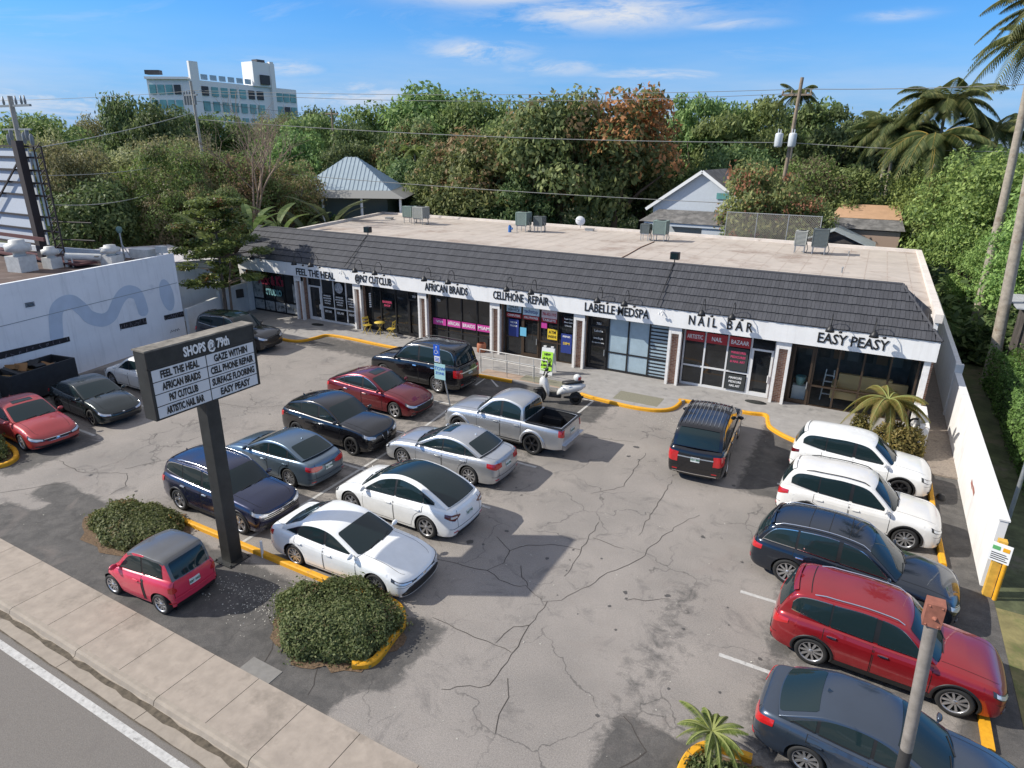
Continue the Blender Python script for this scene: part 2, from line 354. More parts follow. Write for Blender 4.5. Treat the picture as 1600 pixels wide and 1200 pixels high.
        if roofp is None: B.grid(rows)
        else:
            RB = MB(); RB.grid(rows)
            for sg in (-1, 1):
                sd = []
                for i in range(ns+1):
                    e = rp(i/12, sg); zt = e[2]; zl = max(zt-.07, min(float(ze(e[0]))-.03, zt-.001)) if 12 < i < ns-12 else min(float(ze(e[0]))-.03, zt-.001)
                    sd.append([(e[0], sg*wy(e[0], zl+(zt-zl)*q)+0, zl+(zt-zl)*q) for q in np.linspace(0, 1, 4)])
                RB.grid(sd)
            obj('roof', RB, roofp, root, merge=True)
        for sg in (-1, 1):
            sd = []
            for i in range(ns+1):
                e = rp(i/12, sg); zl = min(float(ze(e[0]))-.03, e[2]-.001)
                sd.append([(e[0], sg*wy(e[0], zl+(e[2]-zl)*q), zl+(e[2]-zl)*q) for q in np.linspace(0, 1, 7)])
            B.grid(sd)
        EDG = np.array([rp(s, 1) for s in np.linspace(0, nR, nR*20+1)]); EDG = EDG[np.argsort(EDG[:, 0])]
        re = lambda X: float(np.interp(X, EDG[:, 0], EDG[:, 2]))
    body = obj('body', B, P, root, merge=True)
    # underbody, arch liners
    U = MB(); U.box(-hl+.25, hl-.3, -W2+.29, W2-.29, zs-.03, .55)
    U.box(xb+Ra-.02, xf-Ra+.02, -W2+.09, W2-.09, zs-.02, .42)
    for c in (xf, xb):
        for sg in (1, -1):
            g = [[(c+Ra*sin(a), sg*yy, r+Ra*cos(a)) for yy in (W2-.30, W2-.035)] for a in np.linspace(-pi/2-.25, pi/2+.25, 15)]
            U.grid(g, smooth=False); U.add([(c+(Ra+.01)*sin(a), sg*(W2-.285), r+(Ra+.01)*cos(a)) for a in np.linspace(0, 2*pi, 16, endpoint=False)], [tuple(range(16))])
    U.v = [(max(-hl+.16, min(hl-.16, p[0])), p[1], p[2]) for p in U.v]
    obj('underbody', U, DARK, root)
    def strip(pl, fn, off, n=10, m=4, parent=None, nm='trim', mt=None, skirt=.012):
        """pl: list of (a, lo, hi); fn(a, b, off)"""
        pl = np.array(pl, float); aa = np.linspace(pl[0, 0], pl[-1, 0], n*(len(pl)-1)+1)
        if pl[0, 0] > pl[-1, 0]: aa = aa[::-1]; pl = pl[::-1]
        aa = np.unique(np.concatenate([np.linspace(pl[0, 0], pl[-1, 0], n*(len(pl)-1)+1), pl[:, 0]]))
        G = []
        for a in aa:
            lo = np.interp(a, pl[:, 0], pl[:, 1]); hi = np.interp(a, pl[:, 0], pl[:, 2]); hi = max(hi, lo+.0005)
            G.append([fn(a, lo-1e-4, off-skirt)]+[fn(a, lo+(hi-lo)*q, off) for q in np.linspace(0, 1, m)]+[fn(a, hi+1e-4, off-skirt)])
        G = [[fn(aa[0], b, off-skirt) for b in np.linspace(np.interp(aa[0], pl[:, 0], pl[:, 1]), np.interp(aa[0], pl[:, 0], pl[:, 2]), m+2)]]+G+[[fn(aa[-1], b, off-skirt) for b in np.linspace(np.interp(aa[-1], pl[:, 0], pl[:, 1]), np.interp(aa[-1], pl[:, 0], pl[:, 2]), m+2)]]
        mb = MB(); mb.grid(G, smooth=False)
        return obj(nm, mb, mt or BLK, parent or root)
    def side(sg):
        def f(X, z, off):
            p = pt(t_of_x(X), z, off); return (p[0], p[1]*sg, p[2])
        return f
    # windows
    if roof:
        def fw(sg):
            return lambda X, z, off: (X, sg*(wy(X, z)+off), z)
        def pad(nm, s1, s2, u1, off=.006, mt=None, nu=14, rnd=.06):
            G = []; S = np.linspace(s1, s2, 14)
            for s in S:
                q = min(s-s1, s2-s)/(s2-s1); uw = u1*(1-rnd*max(0, 1-q*9)**2)
                G.append([rn(s, uw*v, off) for v in np.linspace(-1, 1, nu)])
            mb = MB(); mb.grid(G); return obj(nm, mb, mt or GL, root)
        pad('windshield', .03, .96, .925)
        pad('cowl', -.0, .045, .86, .012, BLK, rnd=0)
        pad('rear_window', nR-1+.10, nR-.06, .86, mt=GL)
        if glassroof: pad('glass_roof', glassroof[0], glassroof[1], glassroof[2] if len(glassroof) > 2 else .88, .008)
        if sun: pad('sunroof', sun[0], sun[1], .52, .008)
        if rearspoil: pad('spoiler', nR-1-.06, nR-1+.12, .84, .035, P)
        for sg in (1, -1):
            ALLP = []
            xs = [w_[0] for w_ in wins]
            for i, w_ in enumerate(wins):
                x1, x2, lo = w_[0], w_[1], (w_[2] if len(w_) > 2 else 0)
                pl = []
                for X in np.linspace(x1, x2, 14):
                    h = min(re(X-.07), re(X+.07))-.055
                    if len(w_) > 3: h = min(h, w_[3](X))
                    l = float(ze(X))+.035+(lo*((X-x1)/(x2-x1)) if lo > 0 else (-lo)*(1-(X-x1)/(x2-x1)) if lo < 0 else 0)
                    pl.append((X, min(l, h-.004), h))
                ALLP += pl; strip(pl, fw(sg), .009, 2, 4, nm='side_window', mt=GL, skirt=.008)
                if frame:
                    strip([(a, b-.022, b+.001) for a, b, c in pl], fw(sg), .013, 2, 2, nm='window_frame', mt=frame)
                    if frame is CHROME or frame.name.startswith('chr'): strip([(a, c-.001, c+.018) for a, b, c in pl], fw(sg), .010, 2, 2, nm='window_frame', mt=frame)
            strip([(a, b, c) for a, b, c in ALLP], fw(sg), .005, 1, 5, nm='pillar_trim', mt=BLK, skirt=.006)
        if rails:
            for sg in (1, -1):
                m = MB(); q = np.linspace(rails[0], rails[1], 12)
                m.tube([rn(s, .90*sg, .045 if 0 < i < 11 else .0) for i, s in enumerate(q)], .016, 6); obj('roof_rail', m, rails[2], root)
        if fin:
            c = rn(nR-1-.12, 0, 0); m = MB(); m.add([(c[0]+.07, 0, c[2]-.01), (c[0]-.06, .022, c[2]-.01), (c[0]-.06, -.022, c[2]-.01), (c[0]-.05, 0, c[2]+.06)], [(0,1,3), (1,2,3), (2,0,3), (0,2,1)]); obj('antenna_fin', m, roofp or P, root)
        if wipers:
            m = MB()
            for y0, y1 in ((.08, .62), (-.55, .0)):
                m.tube([rn(.05, y0*.9, .02), rn(.16, y1*1.0, .018)], .011, 5)
            obj('wiper', m, BLK, root)
        # mirrors
        if mirror is not False:
            mxp = wins[-1][1]-.10 if mirror is None else mirror
            for sg in (1, -1):
                zz = float(ze(mxp))+.07; yy = wb_(mxp)+.02; m = MB(); m.smooth = True
                prof = []
                for i in range(7):
                    a = pi*i/6
                    prof.append([(mxp+.075*sin(a)*cos(b)*(1.0 if cos(b) > 0 else .45), sg*(yy+.13-.11*cos(a)), zz+.075*sin(a)*sin(b)) for b in np.linspace(0, 2*pi, 11)])
                m.grid(prof); m.tube([(mxp, sg*(yy-.05), zz-.06), (mxp, sg*(yy+.08), zz-.02)], .022, 6)
                obj('mirror', m, mirrcol or P, root, merge=True)
    # doors
    for sg in (1, -1):
        for d in doors:
            x1, x2 = d[0], d[1]; pl = []
            for X in np.linspace(x1+.012, x2-.012, 18):
                zl = zs+.09+(.05 if clad else 0)
                for c in (xf, xb):
                    dd = abs(X-c)
                    if dd < Ra+.09: zl = max(zl, r+sqrt(max((Ra+.09)**2-dd*dd, 0)))
                pl.append((X, zl, float(ze(X))-.045))
            strip([(X, a-.016, b+.004) for X, a, b in [(x1-.004, pl[0][1], pl[0][2])]+pl+[(x2+.004, pl[-1][1], pl[-1][2])]], side(sg), .002, 1, 8, nm='door_seam', mt=DARK, skirt=.006)
            dr = strip(pl, side(sg), .006, 1, 10, nm='door', mt=P, skirt=.004)
            hx = x1+.08+.10; hz = float(ze(hx))-.17
            strip([(hx-.10, hz-.008, hz+.022), (hx, hz-.014, hz+.028), (hx+.10, hz-.008, hz+.022)], side(sg), .038, 3, 3, nm='handle', mt=(CHROME if frame is CHROME else P), skirt=.03, parent=dr)
        if clad:
            for c in (xf, xb):
                G = []
                for a in np.linspace(-pi/2-.35, pi/2+.35, 22):
                    row = []
                    for q, o_ in ((0, -.03), (0, .014), (.5, .017), (1, .014), (1, -.005)):
                        R_ = Ra-.012+q*.06; X = c+R_*sin(a); z = r+R_*cos(a); p = side(sg)(X, max(z, zs+.02), o_); row.append(p)
                    G.append(row)
                mb = MB(); mb.grid(G); obj('wheel_arch_trim', mb, BLK, root)
            strip([(xb+Ra+.02, zs, zs+.13), (xf-Ra-.02, zs, zs+.13)], side(sg), .014, 20, 3, nm='sill_trim', mt=BLK)
    if clad:
        strip([(-.55, 0.02, .16), (.55, .02, .16)], ps, .016, 24, 3, nm='front_skirt', mt=BLK)
        strip([(TT-.75, 0.0, .22), (TT+.75, .0, .22)], ps, .016, 24, 3, nm='rear_skirt', mt=BLK)
    else:
        strip([(TT-.62, 0.0, .10), (TT+.62, .0, .10)], ps, .012, 24, 3, nm='rear_skirt', mt=BLK)
    # wheels
    root.scale = (1.03, 1.03, 1.0+.004*(y-11)) if x > -1 else (1.03+.003*(y-11), 1.03+.003*(y-11), 1.05+.0115*(y-11))
    disc, tyre, rim_ = wheel_meshes(r, rim)
    for c in (xf, xb):
        for sg in (1, -1):
            wv = meshobj('wheel', disc, root, (c, sg*(W2-.135), r), (0, 0, 0 if sg > 0 else pi)); meshobj('tyre', tyre, wv); meshobj('rim', rim_, wv)
    # lamps: (t, s_lo, s_hi) lists measured from the nose centre / tail centre
    for sg in (1, -1):
        def f(t, s, off): p = ps(t, s, off); return (p[0], p[1]*sg, p[2])
        if head:
            hb = strip(head[0], f, .010, 8, 5, nm='headlight', mt=LENSD)
            if len(head) > 1: strip(head[1], f, .015, 8, 4, nm='lamp_lens', mt=LENS, parent=hb)
        if tail: 
            def g(t, s, off): return f(TT-t, s, off)
            tb = strip(tail[0], g, .012, 8, 5, nm='taillight', mt=tail[1])
            if len(tail) > 2: strip(tail[2], g, .016, 6, 3, nm='lamp_lens', mt=LENS, parent=tb)
    for gr in (grille or ()):
        pl, mt_, off = gr; pl = [(-a, b, c) for a, b, c in pl[::-1] if a > 0]+list(pl)
        strip(pl, ps, off, 8, 5, nm='grille', mt=mt_)
    def tc_(a, s, off): return ps(TT-a if a > 0 else TT-a, s, off)
    if plate in ('rear', 'both'):
        Xr = -hl; z1 = ze(Xr); sp = .58 if plate == 'rear' else .3
        pz = sp; p = strip([(TT-.155, pz, pz+.15/(z1-zs)), (TT+.155, pz, pz+.15/(z1-zs))], ps, .014, 8, 3, nm='license_plate', mt=PLATE)
        c = ps(TT, pz+.075/(z1-zs), .022)
        me = text_mesh(random.choice(['KB7 3XD', 'QLT P42', 'HRV 8M1', 'NZ6 4TC']), .085, .001, .002); me.materials.clear(); me.materials.append(PLTXT)
        a_ = ps(TT, pz+.14/(z1-zs)); b_ = ps(TT, pz); tilt = atan2(a_[0]-b_[0], a_[2]-b_[2])
        o = meshobj('lettering', me, p, c, (pi/2-tilt, 0, -pi/2))
    # tailgate, bumper seams and reflectors
    if not bed:
        for a in (.60, -.60):
            strip([(TT+a-.006, .36, .95), (TT+a+.006, .36, .95)], ps, .003, 2, 14, nm='tailgate_seam', mt=DARK, skirt=.004)
        strip([(TT-.92, .345, .36), (TT+.92, .345, .36)], ps, .003, 24, 2, nm='bumper_seam', mt=DARK, skirt=.004)
        for a in (.70, -.70): strip([(TT+a-.09, .20, .235), (TT+a+.09, .20, .235)], ps, .012, 3, 2, nm='reflector', mt=TAIL)
    for a in (.72, -.72): strip([(a-.09, .20, .29), (a+.09, .20, .29)], ps, .012, 3, 2, nm='fog_lamp', mt=LENSD)
    strip([(-.98, .555, .567), (.98, .555, .567)], ps, .0035, 26, 2, nm='bumper_seam', mt=DARK, skirt=.004)
    xq = xb+.02
    if not bed: strip([(xq-.08, .74*ze(xq), .74*ze(xq)+.012), (xq+.08, .74*ze(xq), .74*ze(xq)+.012)], side(-1), .003, 3, 2, nm='fuel_door_seam', mt=DARK, skirt=.004)
    info = dict(root=root, pt=pt, ps=ps, deck=deck, T=TT, strip=strip, t_of_x=t_of_x, ze=ze, hl=hl, W2=W2, P=P, side=side)
    if roof: info.update(rn=rn, rp=rp, nR=nR)
    # hood / trunk shut lines
    def dk(t, u, off): return deck(t, u, off)
    if front is not False and roof:
        xh0 = roof[0][0]-.02; 
        for sg in (1, -1):
            tt = np.linspace(t_of_x(hl-.12), t_of_x(xh0-.05), 20); m = MB()
            m.grid([[deck(t, sg*(.80+.0*i), .003), deck(t, sg*(.80)+sg*.013, .003)] for i, t in enumerate(tt)]); obj('hood_seam', m, DARK, root)
        if roof[-1][0] > -hl+.45:
            m = MB(); tt = np.linspace(t_of_x(roof[-1][0]+.0), t_of_x(-hl+.04), 10)
            for sg in (1, -1): m.grid([[deck(t, sg*.80, .003), deck(t, sg*.813, .003)] for t in tt])
            obj('trunk_seam', m, DARK, root)
    return info
def belt_sedan(hl, nose=.66, hood=.86, cowl=.93, mid=.93, rear=1.0, tail=.97): return [(-hl-.01, tail-.05), (-hl+.12, tail), (-hl+.7, rear), (-.6, mid+.02), (.3, mid), (1.0, cowl), (hl-.75, hood), (hl-.3, nose+.08), (hl+.01, nose)]
def sedan(name, label, x, y, deg, P, L=4.88, W=1.84, H=1.45, **kw):
    hl = L/2; k = H/1.45
    d = dict(r=.335, ov=(.97, 1.08), belt=belt_sedan(hl), roof=[(1.02, .985), (.10, 1.375*k), (-.5, H), (-1.15, 1.385*k), (-1.93, 1.06)],
             wins=[(-1.62, -1.18, -.03), (-1.12, -.27), (-.21, .84)], fslope=.15, k=.28, crown=.055, doors=[(-1.30, -.27), (-.25, .86)], zs=.19,
             head=([(.46, .60, .76), (.70, .60, .86), (1.06, .74, .94)], [(.51, .63, .74), (.72, .65, .82), (.98, .76, .90)]),
             tail=([(.42, .66, .86), (.70, .66, .88), (1.02, .74, .90)], TAIL),
             grille=[([(0, .12, .42), (.45, .14, .42), (.62, .20, .38)], BLK, .006), ([(0, .64, .76), (.42, .66, .78)], BLK, .006)])
    d.update(kw); return car(name, label, x, y, deg, P, L, W, H, **d)
def suv(name, label, x, y, deg, P, L=4.65, W=1.84, H=1.70, **kw):
    hl = L/2; k = H/1.68
    d = dict(r=.36, ov=(.92, .98), belt=[(-hl-.01, 1.08), (-hl+.15, 1.12), (-1.2, 1.12), (-.2, 1.08), (.6, 1.06), (1.1, 1.05), (hl-.75, 1.01), (hl-.3, .96), (hl+.01, .86)],
             roof=[(1.12, 1.09), (.42, 1.575*k), (-.3, H), (-1.0, 1.67*k), (-hl+.42, 1.60*k), (-hl+.09, 1.14)], zs=.24, crown=.055, k=.20, bowr=.7, fslope=.14, fb=.65,
             wins=[(-hl+.42, -1.12, -.10), (-1.08, -.24), (-.14, .86)], doors=[(-1.20, -.20), (-.18, .92)], clad=1, rearspoil=True,
             head=([(.46, .66, .80), (.70, .66, .88), (1.06, .76, .94)], [(.51, .69, .78), (.72, .69, .85), (.98, .78, .91)]),
             tail=([(.46, .62, .78), (.72, .62, .86), (1.05, .72, .90)], TAIL),
             grille=[([(0, .42, .78), (.30, .42, .78), (.42, .60, .78)], BLK, .006), ([(0, .12, .34), (.6, .14, .32)], BLK, .006)])
    d.update(kw); return car(name, label, x, y, deg, P, L, W, H, **d)
CG = 'cars parked in the lot'
def chromes(I, rows, w0=.5, m=None):
    for a, lo, hi in rows: I['strip']([(-a, lo, hi), (a, lo, hi)], I['ps'], .016, 20, 2, nm='grille_bar', mt=m or CHROME)
def badge(I, t, s, a=.06, b=.03, m=None, front=True):
    I['strip']([(t-a, s-b*.3, s+b*.3), (t, s-b, s+b), (t+a, s-b*.3, s+b*.3)], I['ps'], .022, 4, 2, nm='emblem', mt=m or CHROME)
def build_cars():
    pw = paint('white', (.80,.80,.78), .0, .35); pcream = paint('pearl_white', (.74,.72,.68), .0, .35); pblk = paint('black', (.006,.006,.008), .2, .2)
    pbg = paint('black_green', (.012,.020,.020), .3, .22); pred = paint('red', (.30,.012,.018), .4, .28); pdred = paint('dark_red', (.16,.008,.014), .5, .24); pred2 = paint('faded_red', (.36,.028,.030), .2, .4)
    psil = paint('silver', (.50,.51,.52), .7, .32); pnavy = paint('navy', (.016,.020,.055), .5, .22); pnb = paint('blue_black', (.010,.017,.030), .5, .2)
    psb = paint('slate_blue', (.115,.16,.205), .6, .28); pdb = paint('steel_blue', (.045,.062,.090), .5, .3); pcor = paint('coral_red', (.60,.030,.075), .0, .32); pgr = paint('charcoal_roof', (.10,.10,.10), .2, .4)
    CL = []
    # front left block, noses towards the drive aisle on the right
    I = sedan('sedan', 'white sedan beside the yellow kerb, nose pointing right with a wide black lower grille', -11.62, 11.82, 1.5, pw, wins=[(-1.62,-1.25,-.02),(-1.2,-.30),(-.22,.84)],
              grille=[([(0,.08,.54),(.45,.09,.54),(.62,.10,.50),(.86,.12,.22)], BLK, .010), ([(0,.66,.73),(.45,.68,.75)], BLK, .008)], head=([(.46,.66,.76),(.70,.66,.82),(1.12,.76,.90)], [(.52,.68,.74),(.75,.70,.80),(1.0,.76,.86)]), rim='a10', frame=BLK, plate='none', group=CG)
    I['strip']([(-.92,.045,.075),(.92,.045,.075)], I['ps'], .03, 20, 2, nm='bumper_lip', mt=pw); chromes(I, [(.34,.70,.715)]); badge(I, 0, .70, .07, .04)
    I = suv('suv', 'dark navy suv with silver roof rails parked behind the black sign post', -17.2, 12.12, 0, pnavy, L=4.70, W=1.84, H=1.68, rim='a5', rails=(.95,3.5,CHROME), frame=CHROME, plate='none', group=CG,
            grille=[([(0,.50,.78),(.62,.54,.78)], BLK, .008), ([(0,.12,.34),(.7,.14,.32)], BLK, .006)])
    chromes(I, [(.66,.74,.765),(.66,.66,.68),(.64,.58,.60)]); badge(I, 0, .67, .075, .06)
    I = sedan('sedan', 'slate blue sedan with red taillights parked behind the navy suv', -17.95, 15.0, 180, psb, L=4.63, W=1.78, H=1.44, group=CG,
              tail=([(.30,.70,.80),(.55,.64,.86),(.95,.72,.88)], TAIL), rim='a10', frame=BLK)
    I['strip']([(-.30+I['T'],.80,.83),(.30+I['T'],.80,.83)], I['ps'], .015, 8, 2, nm='badge_strip', mt=LENSD)
    I = car_modely('crossover_car', 'white electric crossover with an all black glass roof and no grille', -12.0, 14.85, 180, pw)
    I = sedan('sedan', 'silver sedan with a sunroof between the white crossover and the pickup', -12.65, 18.35, 180, psil, L=4.88, W=1.85, H=1.46, sun=(1.1,1.62), rim='a9', group=CG,
              roof=[(1.05,.985),(.15,1.38),(-.5,1.46),(-1.15,1.38),(-1.85,1.07)], tail=([(.42,.70,.88),(.72,.66,.90),(1.08,.74,.90)], TAIL), frame=BLK)
    I = suv('suv', 'black crossover with a v shaped front shield grille and black rims', -18.0, 18.1, 0, pblk, L=4.69, W=1.90, H=1.65, rim='e7', clad=0, frame=BLK, plate='none', group=CG, roof=[(1.06,1.05),(.25,1.53),(-.4,1.65),(-1.0,1.61),(-1.8,1.42),(-2.18,1.14)],
            grille=[([(0,.14,.84),(.06,.24,.84),(.17,.66,.84)], DARK, .006), ([(.30,.14,.40),(.75,.16,.40)], BLK, .006)])
    for s_ in (1,-1): I['strip']([(s_*.02,.22,.26),(s_*.10,.48,.54),(s_*.17,.74,.84)][::s_], I['ps'], .02, 5, 2, nm='grille_bar', mt=CHROME)
    I = sedan('sedan', 'dark red fastback sedan with a black edged sunroof behind the black crossover', -19.0, 21.9, 0, pdred, L=4.93, W=1.86, H=1.46, sun=(1.12,1.72), rim='a5', frame=CHROME, plate='none', group=CG,
              roof=[(1.05,.985),(.2,1.38),(-.45,1.46),(-1.2,1.36),(-2.2,1.03)], wins=[(-1.78,-1.3,-.04),(-1.25,-.3),(-.2,.82)], grille=[([(0,.30,.74),(.50,.34,.74),(.72,.5,.66)], BLK, .008), ([(0,.08,.2),(.6,.1,.2)], BLK, .006)])
    chromes(I, [(.72,.74,.77)]); I['strip']([(-.85,.06,.09),(.85,.06,.09)], I['ps'], .02, 20, 2, nm='bumper_lip', mt=CHROME)
    I = suv('suv', 'long black three row suv with chrome tailgate bar parked along the shop kerb', -19.15, 25.6, 180, pblk, L=5.33, W=2.03, H=1.94, r=.40, ov=(.98,1.24), rim='d12', clad=0, rails=(1.0,4.3,BLK), frame=CHROME, group=CG, k=.2, bowr=.6,
            belt=[(-2.68,1.20),(-2.4,1.24),(-1.2,1.22),(0,1.20),(.9,1.17),(1.3,1.16),(1.9,1.12),(2.35,1.06),(2.68,.95)], roof=[(1.28,1.19),(.55,1.78),(-.2,1.92),(-1.1,1.93),(-2.2,1.86),(-2.52,1.28)],
            wins=[(-2.30,-1.42),(-1.36,-.42),(-.32,.98)], doors=[(-1.40,-.40),(-.38,1.0)], tail=([(.62,.52,.84),(.80,.52,.86),(1.14,.54,.84)], TAIL), zs=.27)
    chromes(I, []); I['strip']([(I['T']-.72,.70,.745),(I['T']+.72,.70,.745)], I['ps'], .02, 16, 2, nm='tailgate_bar', mt=CHROME); I['strip']([(I['T']-.8,.10,.16),(I['T']+.8,.10,.16)], I['ps'], .02, 16, 2, nm='bumper_lip', mt=CHROME)
    I['strip']([(-2.3,1.20,1.215),(2.0,1.20,1.215)], lambda X,z,o: I['side'](-1)(X, float(I['ze'](X))-.06+(z-1.2), o), .012, 30, 2, nm='side_moulding', mt=CHROME)
    build_pickup(psil)
    build_smart(pcor, pgr)
    # left edge
    I = sedan('sedan', 'faded red sedan with tan headlights at the left edge of the lot', -29.35, 11.95, -3, pred2, L=4.80, W=1.82, H=1.46, sun=(1.15,1.55), rim='d5', plate='none', frame=BLK, group=CG,
              grille=[([(0,.54,.72),(.38,.58,.72),(.46,.66,.72)], BLK, .008), ([(0,.12,.30),(.7,.14,.28)], BLK, .006)])
    chromes(I, [(.46,.72,.745),(.36,.53,.55)]); badge(I, 0, .66, .075, .06)
    I = sedan('sedan', 'black compact sedan between the faded red sedan and the white hatchback', -29.5, 14.75, -3, pbg, L=4.65, W=1.82, H=1.42, rim='e5', plate='none', frame=BLK, group=CG)
    badge(I, 0, .76, .05, .04)
    I = suv('hatchback', 'small white hatchback facing the white wall beyond the black compact', -30.9, 18.0, 180, pw, L=4.05, W=1.75, H=1.50, clad=0, zs=.2, r=.32, ov=(.8,.7), rim='a5', group=CG, rearspoil=False, roof=[(.98,.97),(.15,1.42),(-.4,1.5),(-1.0,1.46),(-1.5,1.36),(-1.9,1.05)],
            belt=[(-2.04,.98),(-1.85,1.02),(-1.0,.98),(-.2,.94),(.6,.92),(1.0,.91),(1.4,.84),(1.75,.76),(2.04,.66)], wins=[(-.98,-.22,-.10),(-.12,.78)], doors=[(-1.05,-.18),(-.16,.84)])
    I = suv('suv', 'glossy black suv half under the small tree beside the shops', -32.5, 25.1, 8, pblk, L=4.9, W=1.92, H=1.72, rim='e7', clad=0, plate='none', frame=CHROME, group=CG, glassroof=(1.0,3.6,.8))
    # parked nose in at the shops
    I = suv('suv', 'black suv seen from behind with a ribbed roof rack, nose in at the nail shop', -4.42, 24.55, 94, pblk, L=5.6, W=2.10, H=1.96, r=.40, ov=(.98,1.12), rim='d8', clad=0, frame=BLK, group=CG, k=.19, bowr=.5, zs=.27,
            belt=[(-2.81,1.20),(-2.5,1.24),(-1.2,1.22),(0,1.18),(.9,1.15),(1.3,1.14),(1.8,1.10),(2.35,1.06),(2.81,.95)], roof=[(1.28,1.18),(.52,1.80),(-.3,1.94),(-1.1,1.95),(-2.3,1.88),(-2.66,1.26)],
            wins=[(-2.40,-1.46),(-1.38,-.42),(-.32,.98)], doors=[(-1.42,-.40),(-.38,1.0)], tail=([(.62,.50,.84),(.80,.50,.86),(1.10,.56,.84)], TAIL), rails=(1.05,4.0,BLK))
    I['strip']([(I['T']-.62,.70,.735),(I['T']+.62,.70,.735)], I['ps'], .02, 16, 2, nm='tailgate_bar', mt=STEEL); I['strip']([(I['T']-.8,.10,.14),(I['T']+.8,.10,.14)], I['ps'], .02, 16, 2, nm='bumper_lip', mt=CHROME)
    m = MB()
    for u in np.linspace(-.72, .72, 9):
        m.tube([I['rn'](s, u, .03) for s in np.linspace(1.3, 3.85, 7)], .010, 4)
    obj('roof_slats', m, STEEL, I['root']); I['root'].scale = (1.07, 1.02, 1.10)
    # right row, noses towards the white boundary wall
    I = suv('suv', 'plain white crossover without roof rails, farthest of the right row, nose by the wall', 1.0, 25.1, -2, pw, L=4.55, W=1.86, H=1.72, clad=1, rim='e7', frame=BLK, group=CG, plate='none', tail=([(.5,.70,.80),(.75,.68,.84),(1.05,.76,.86)], TAILD), fin=False)
    I = suv('suv', 'pearl white crossover with black roof rails, tail beside the blue black suv', 1.05, 21.6, -2, pcream, L=4.65, W=1.86, H=1.76, rim='a10', rails=(1.2,3.6,BLK), frame=BLK, group=CG, plate='none', head=([(.5,.70,.78),(.7,.70,.85),(1.02,.78,.93)], [(.54,.72,.77),(.72,.73,.83),(.95,.80,.90)]), tail=([(.46,.66,.76),(.72,.64,.88),(1.1,.76,.88)], TAIL))
    I = suv('suv', 'long blue black suv with bright window trim between the white and red crossovers', 1.05, 17.95, -4, pnb, L=5.05, W=1.99, H=1.79, r=.385, ov=(.93,1.12), rim='a10', rails=(.95,3.9,CHROME), frame=CHROME, clad=0, group=CG, plate='none', k=.27, bowr=.9,
            belt=[(-2.54,1.04),(-2.3,1.10),(-1.2,1.10),(-.2,1.06),(.6,1.03),(1.2,1.01),(1.8,.97),(2.2,.91),(2.54,.80)], roof=[(1.22,1.06),(.40,1.61),(-.4,1.74),(-1.2,1.72),(-2.05,1.58),(-2.42,1.10)],
            wins=[(-2.22,-1.34),(-1.28,-.34),(-.24,.98)], doors=[(-1.36,-.31),(-.29,.98)], tail=([(.5,.66,.82),(.75,.66,.86),(1.12,.70,.84)], TAIL))
    for s_, a in ((1.66,1),(2.3,1),(2.9,1)):
        m = MB(); m.grid([[I['rn'](s_, u, .004), I['rn'](s_+.02, u, .004)] for u in np.linspace(-.85,.85,12)]); obj('roof_seam', m, DARK, I['root'])
    I = suv('suv', 'bright red crossover with silver roof rails and chrome window line', 1.85, 14.98, -2, pred, L=4.68, W=1.87, H=1.77, rim='a10', rails=(1.15,3.55,CHROME), frame=CHROME, group=CG, plate='none', head=([(.5,.68,.78),(.7,.68,.85),(1.05,.78,.93)], [(.54,.70,.77),(.72,.72,.83),(.98,.80,.90)]), tail=([(.46,.66,.76),(.72,.64,.88),(1.12,.76,.88)], TAIL))
    m = MB(); m.grid([[I['rn'](3.62, u, .004), I['rn'](3.64, u, .004)] for u in np.linspace(-.85,.85,12)]); obj('roof_seam', m, DARK, I['root'])
    I = sedan('sedan', 'steel blue sedan in the bottom right corner behind the bare leaning pole', 1.95, 11.72, -4, pdb, L=4.63, W=1.78, H=1.46, r=.33, rim='a10', frame=BLK, group=CG, plate='none', tail=([(.38,.70,.86),(.65,.66,.88),(1.10,.74,.90)], TAIL))
def car_modely(name, label, x, y, deg, P):
    I = suv(name, label, x, y, deg, P, L=4.75, W=1.92, H=1.62, r=.36, ov=(.87,.98), clad=0, zs=.2, k=.33, rim='a7', rearspoil=False, group=CG,
            belt=[(-2.39,.98),(-2.2,1.04),(-1.2,1.05),(-.2,1.0),(.6,.96),(1.2,.93),(1.7,.86),(2.05,.78),(2.39,.62)],
            roof=[(1.32,.97),(.55,1.44),(-.25,1.62),(-1.0,1.56),(-1.7,1.32),(-2.16,1.08)], glassroof=(1.0,4.85,.86), frame=BLK,
            wins=[(-1.66,-1.28,-.04),(-1.24,-.26),(-.18,1.02)], doors=[(-1.28,-.22),(-.20,1.0)], grille=[([(0,.10,.26),(.7,.12,.24)], BLK, .006)],
            head=([(.42,.70,.80),(.70,.72,.88),(1.05,.80,.95)], [(.48,.73,.79),(.72,.75,.85),(.98,.83,.92)]), tail=([(.46,.76,.80),(.72,.64,.86),(1.05,.76,.88)], TAILD, [(.60,.72,.78),(.85,.75,.82)]), fin=False)
    I['strip']([(I['T']-.62,.0,.18),(I['T']+.62,.0,.18)], I['ps'], .02, 16, 3, nm='rear_skirt', mt=BLK); return I
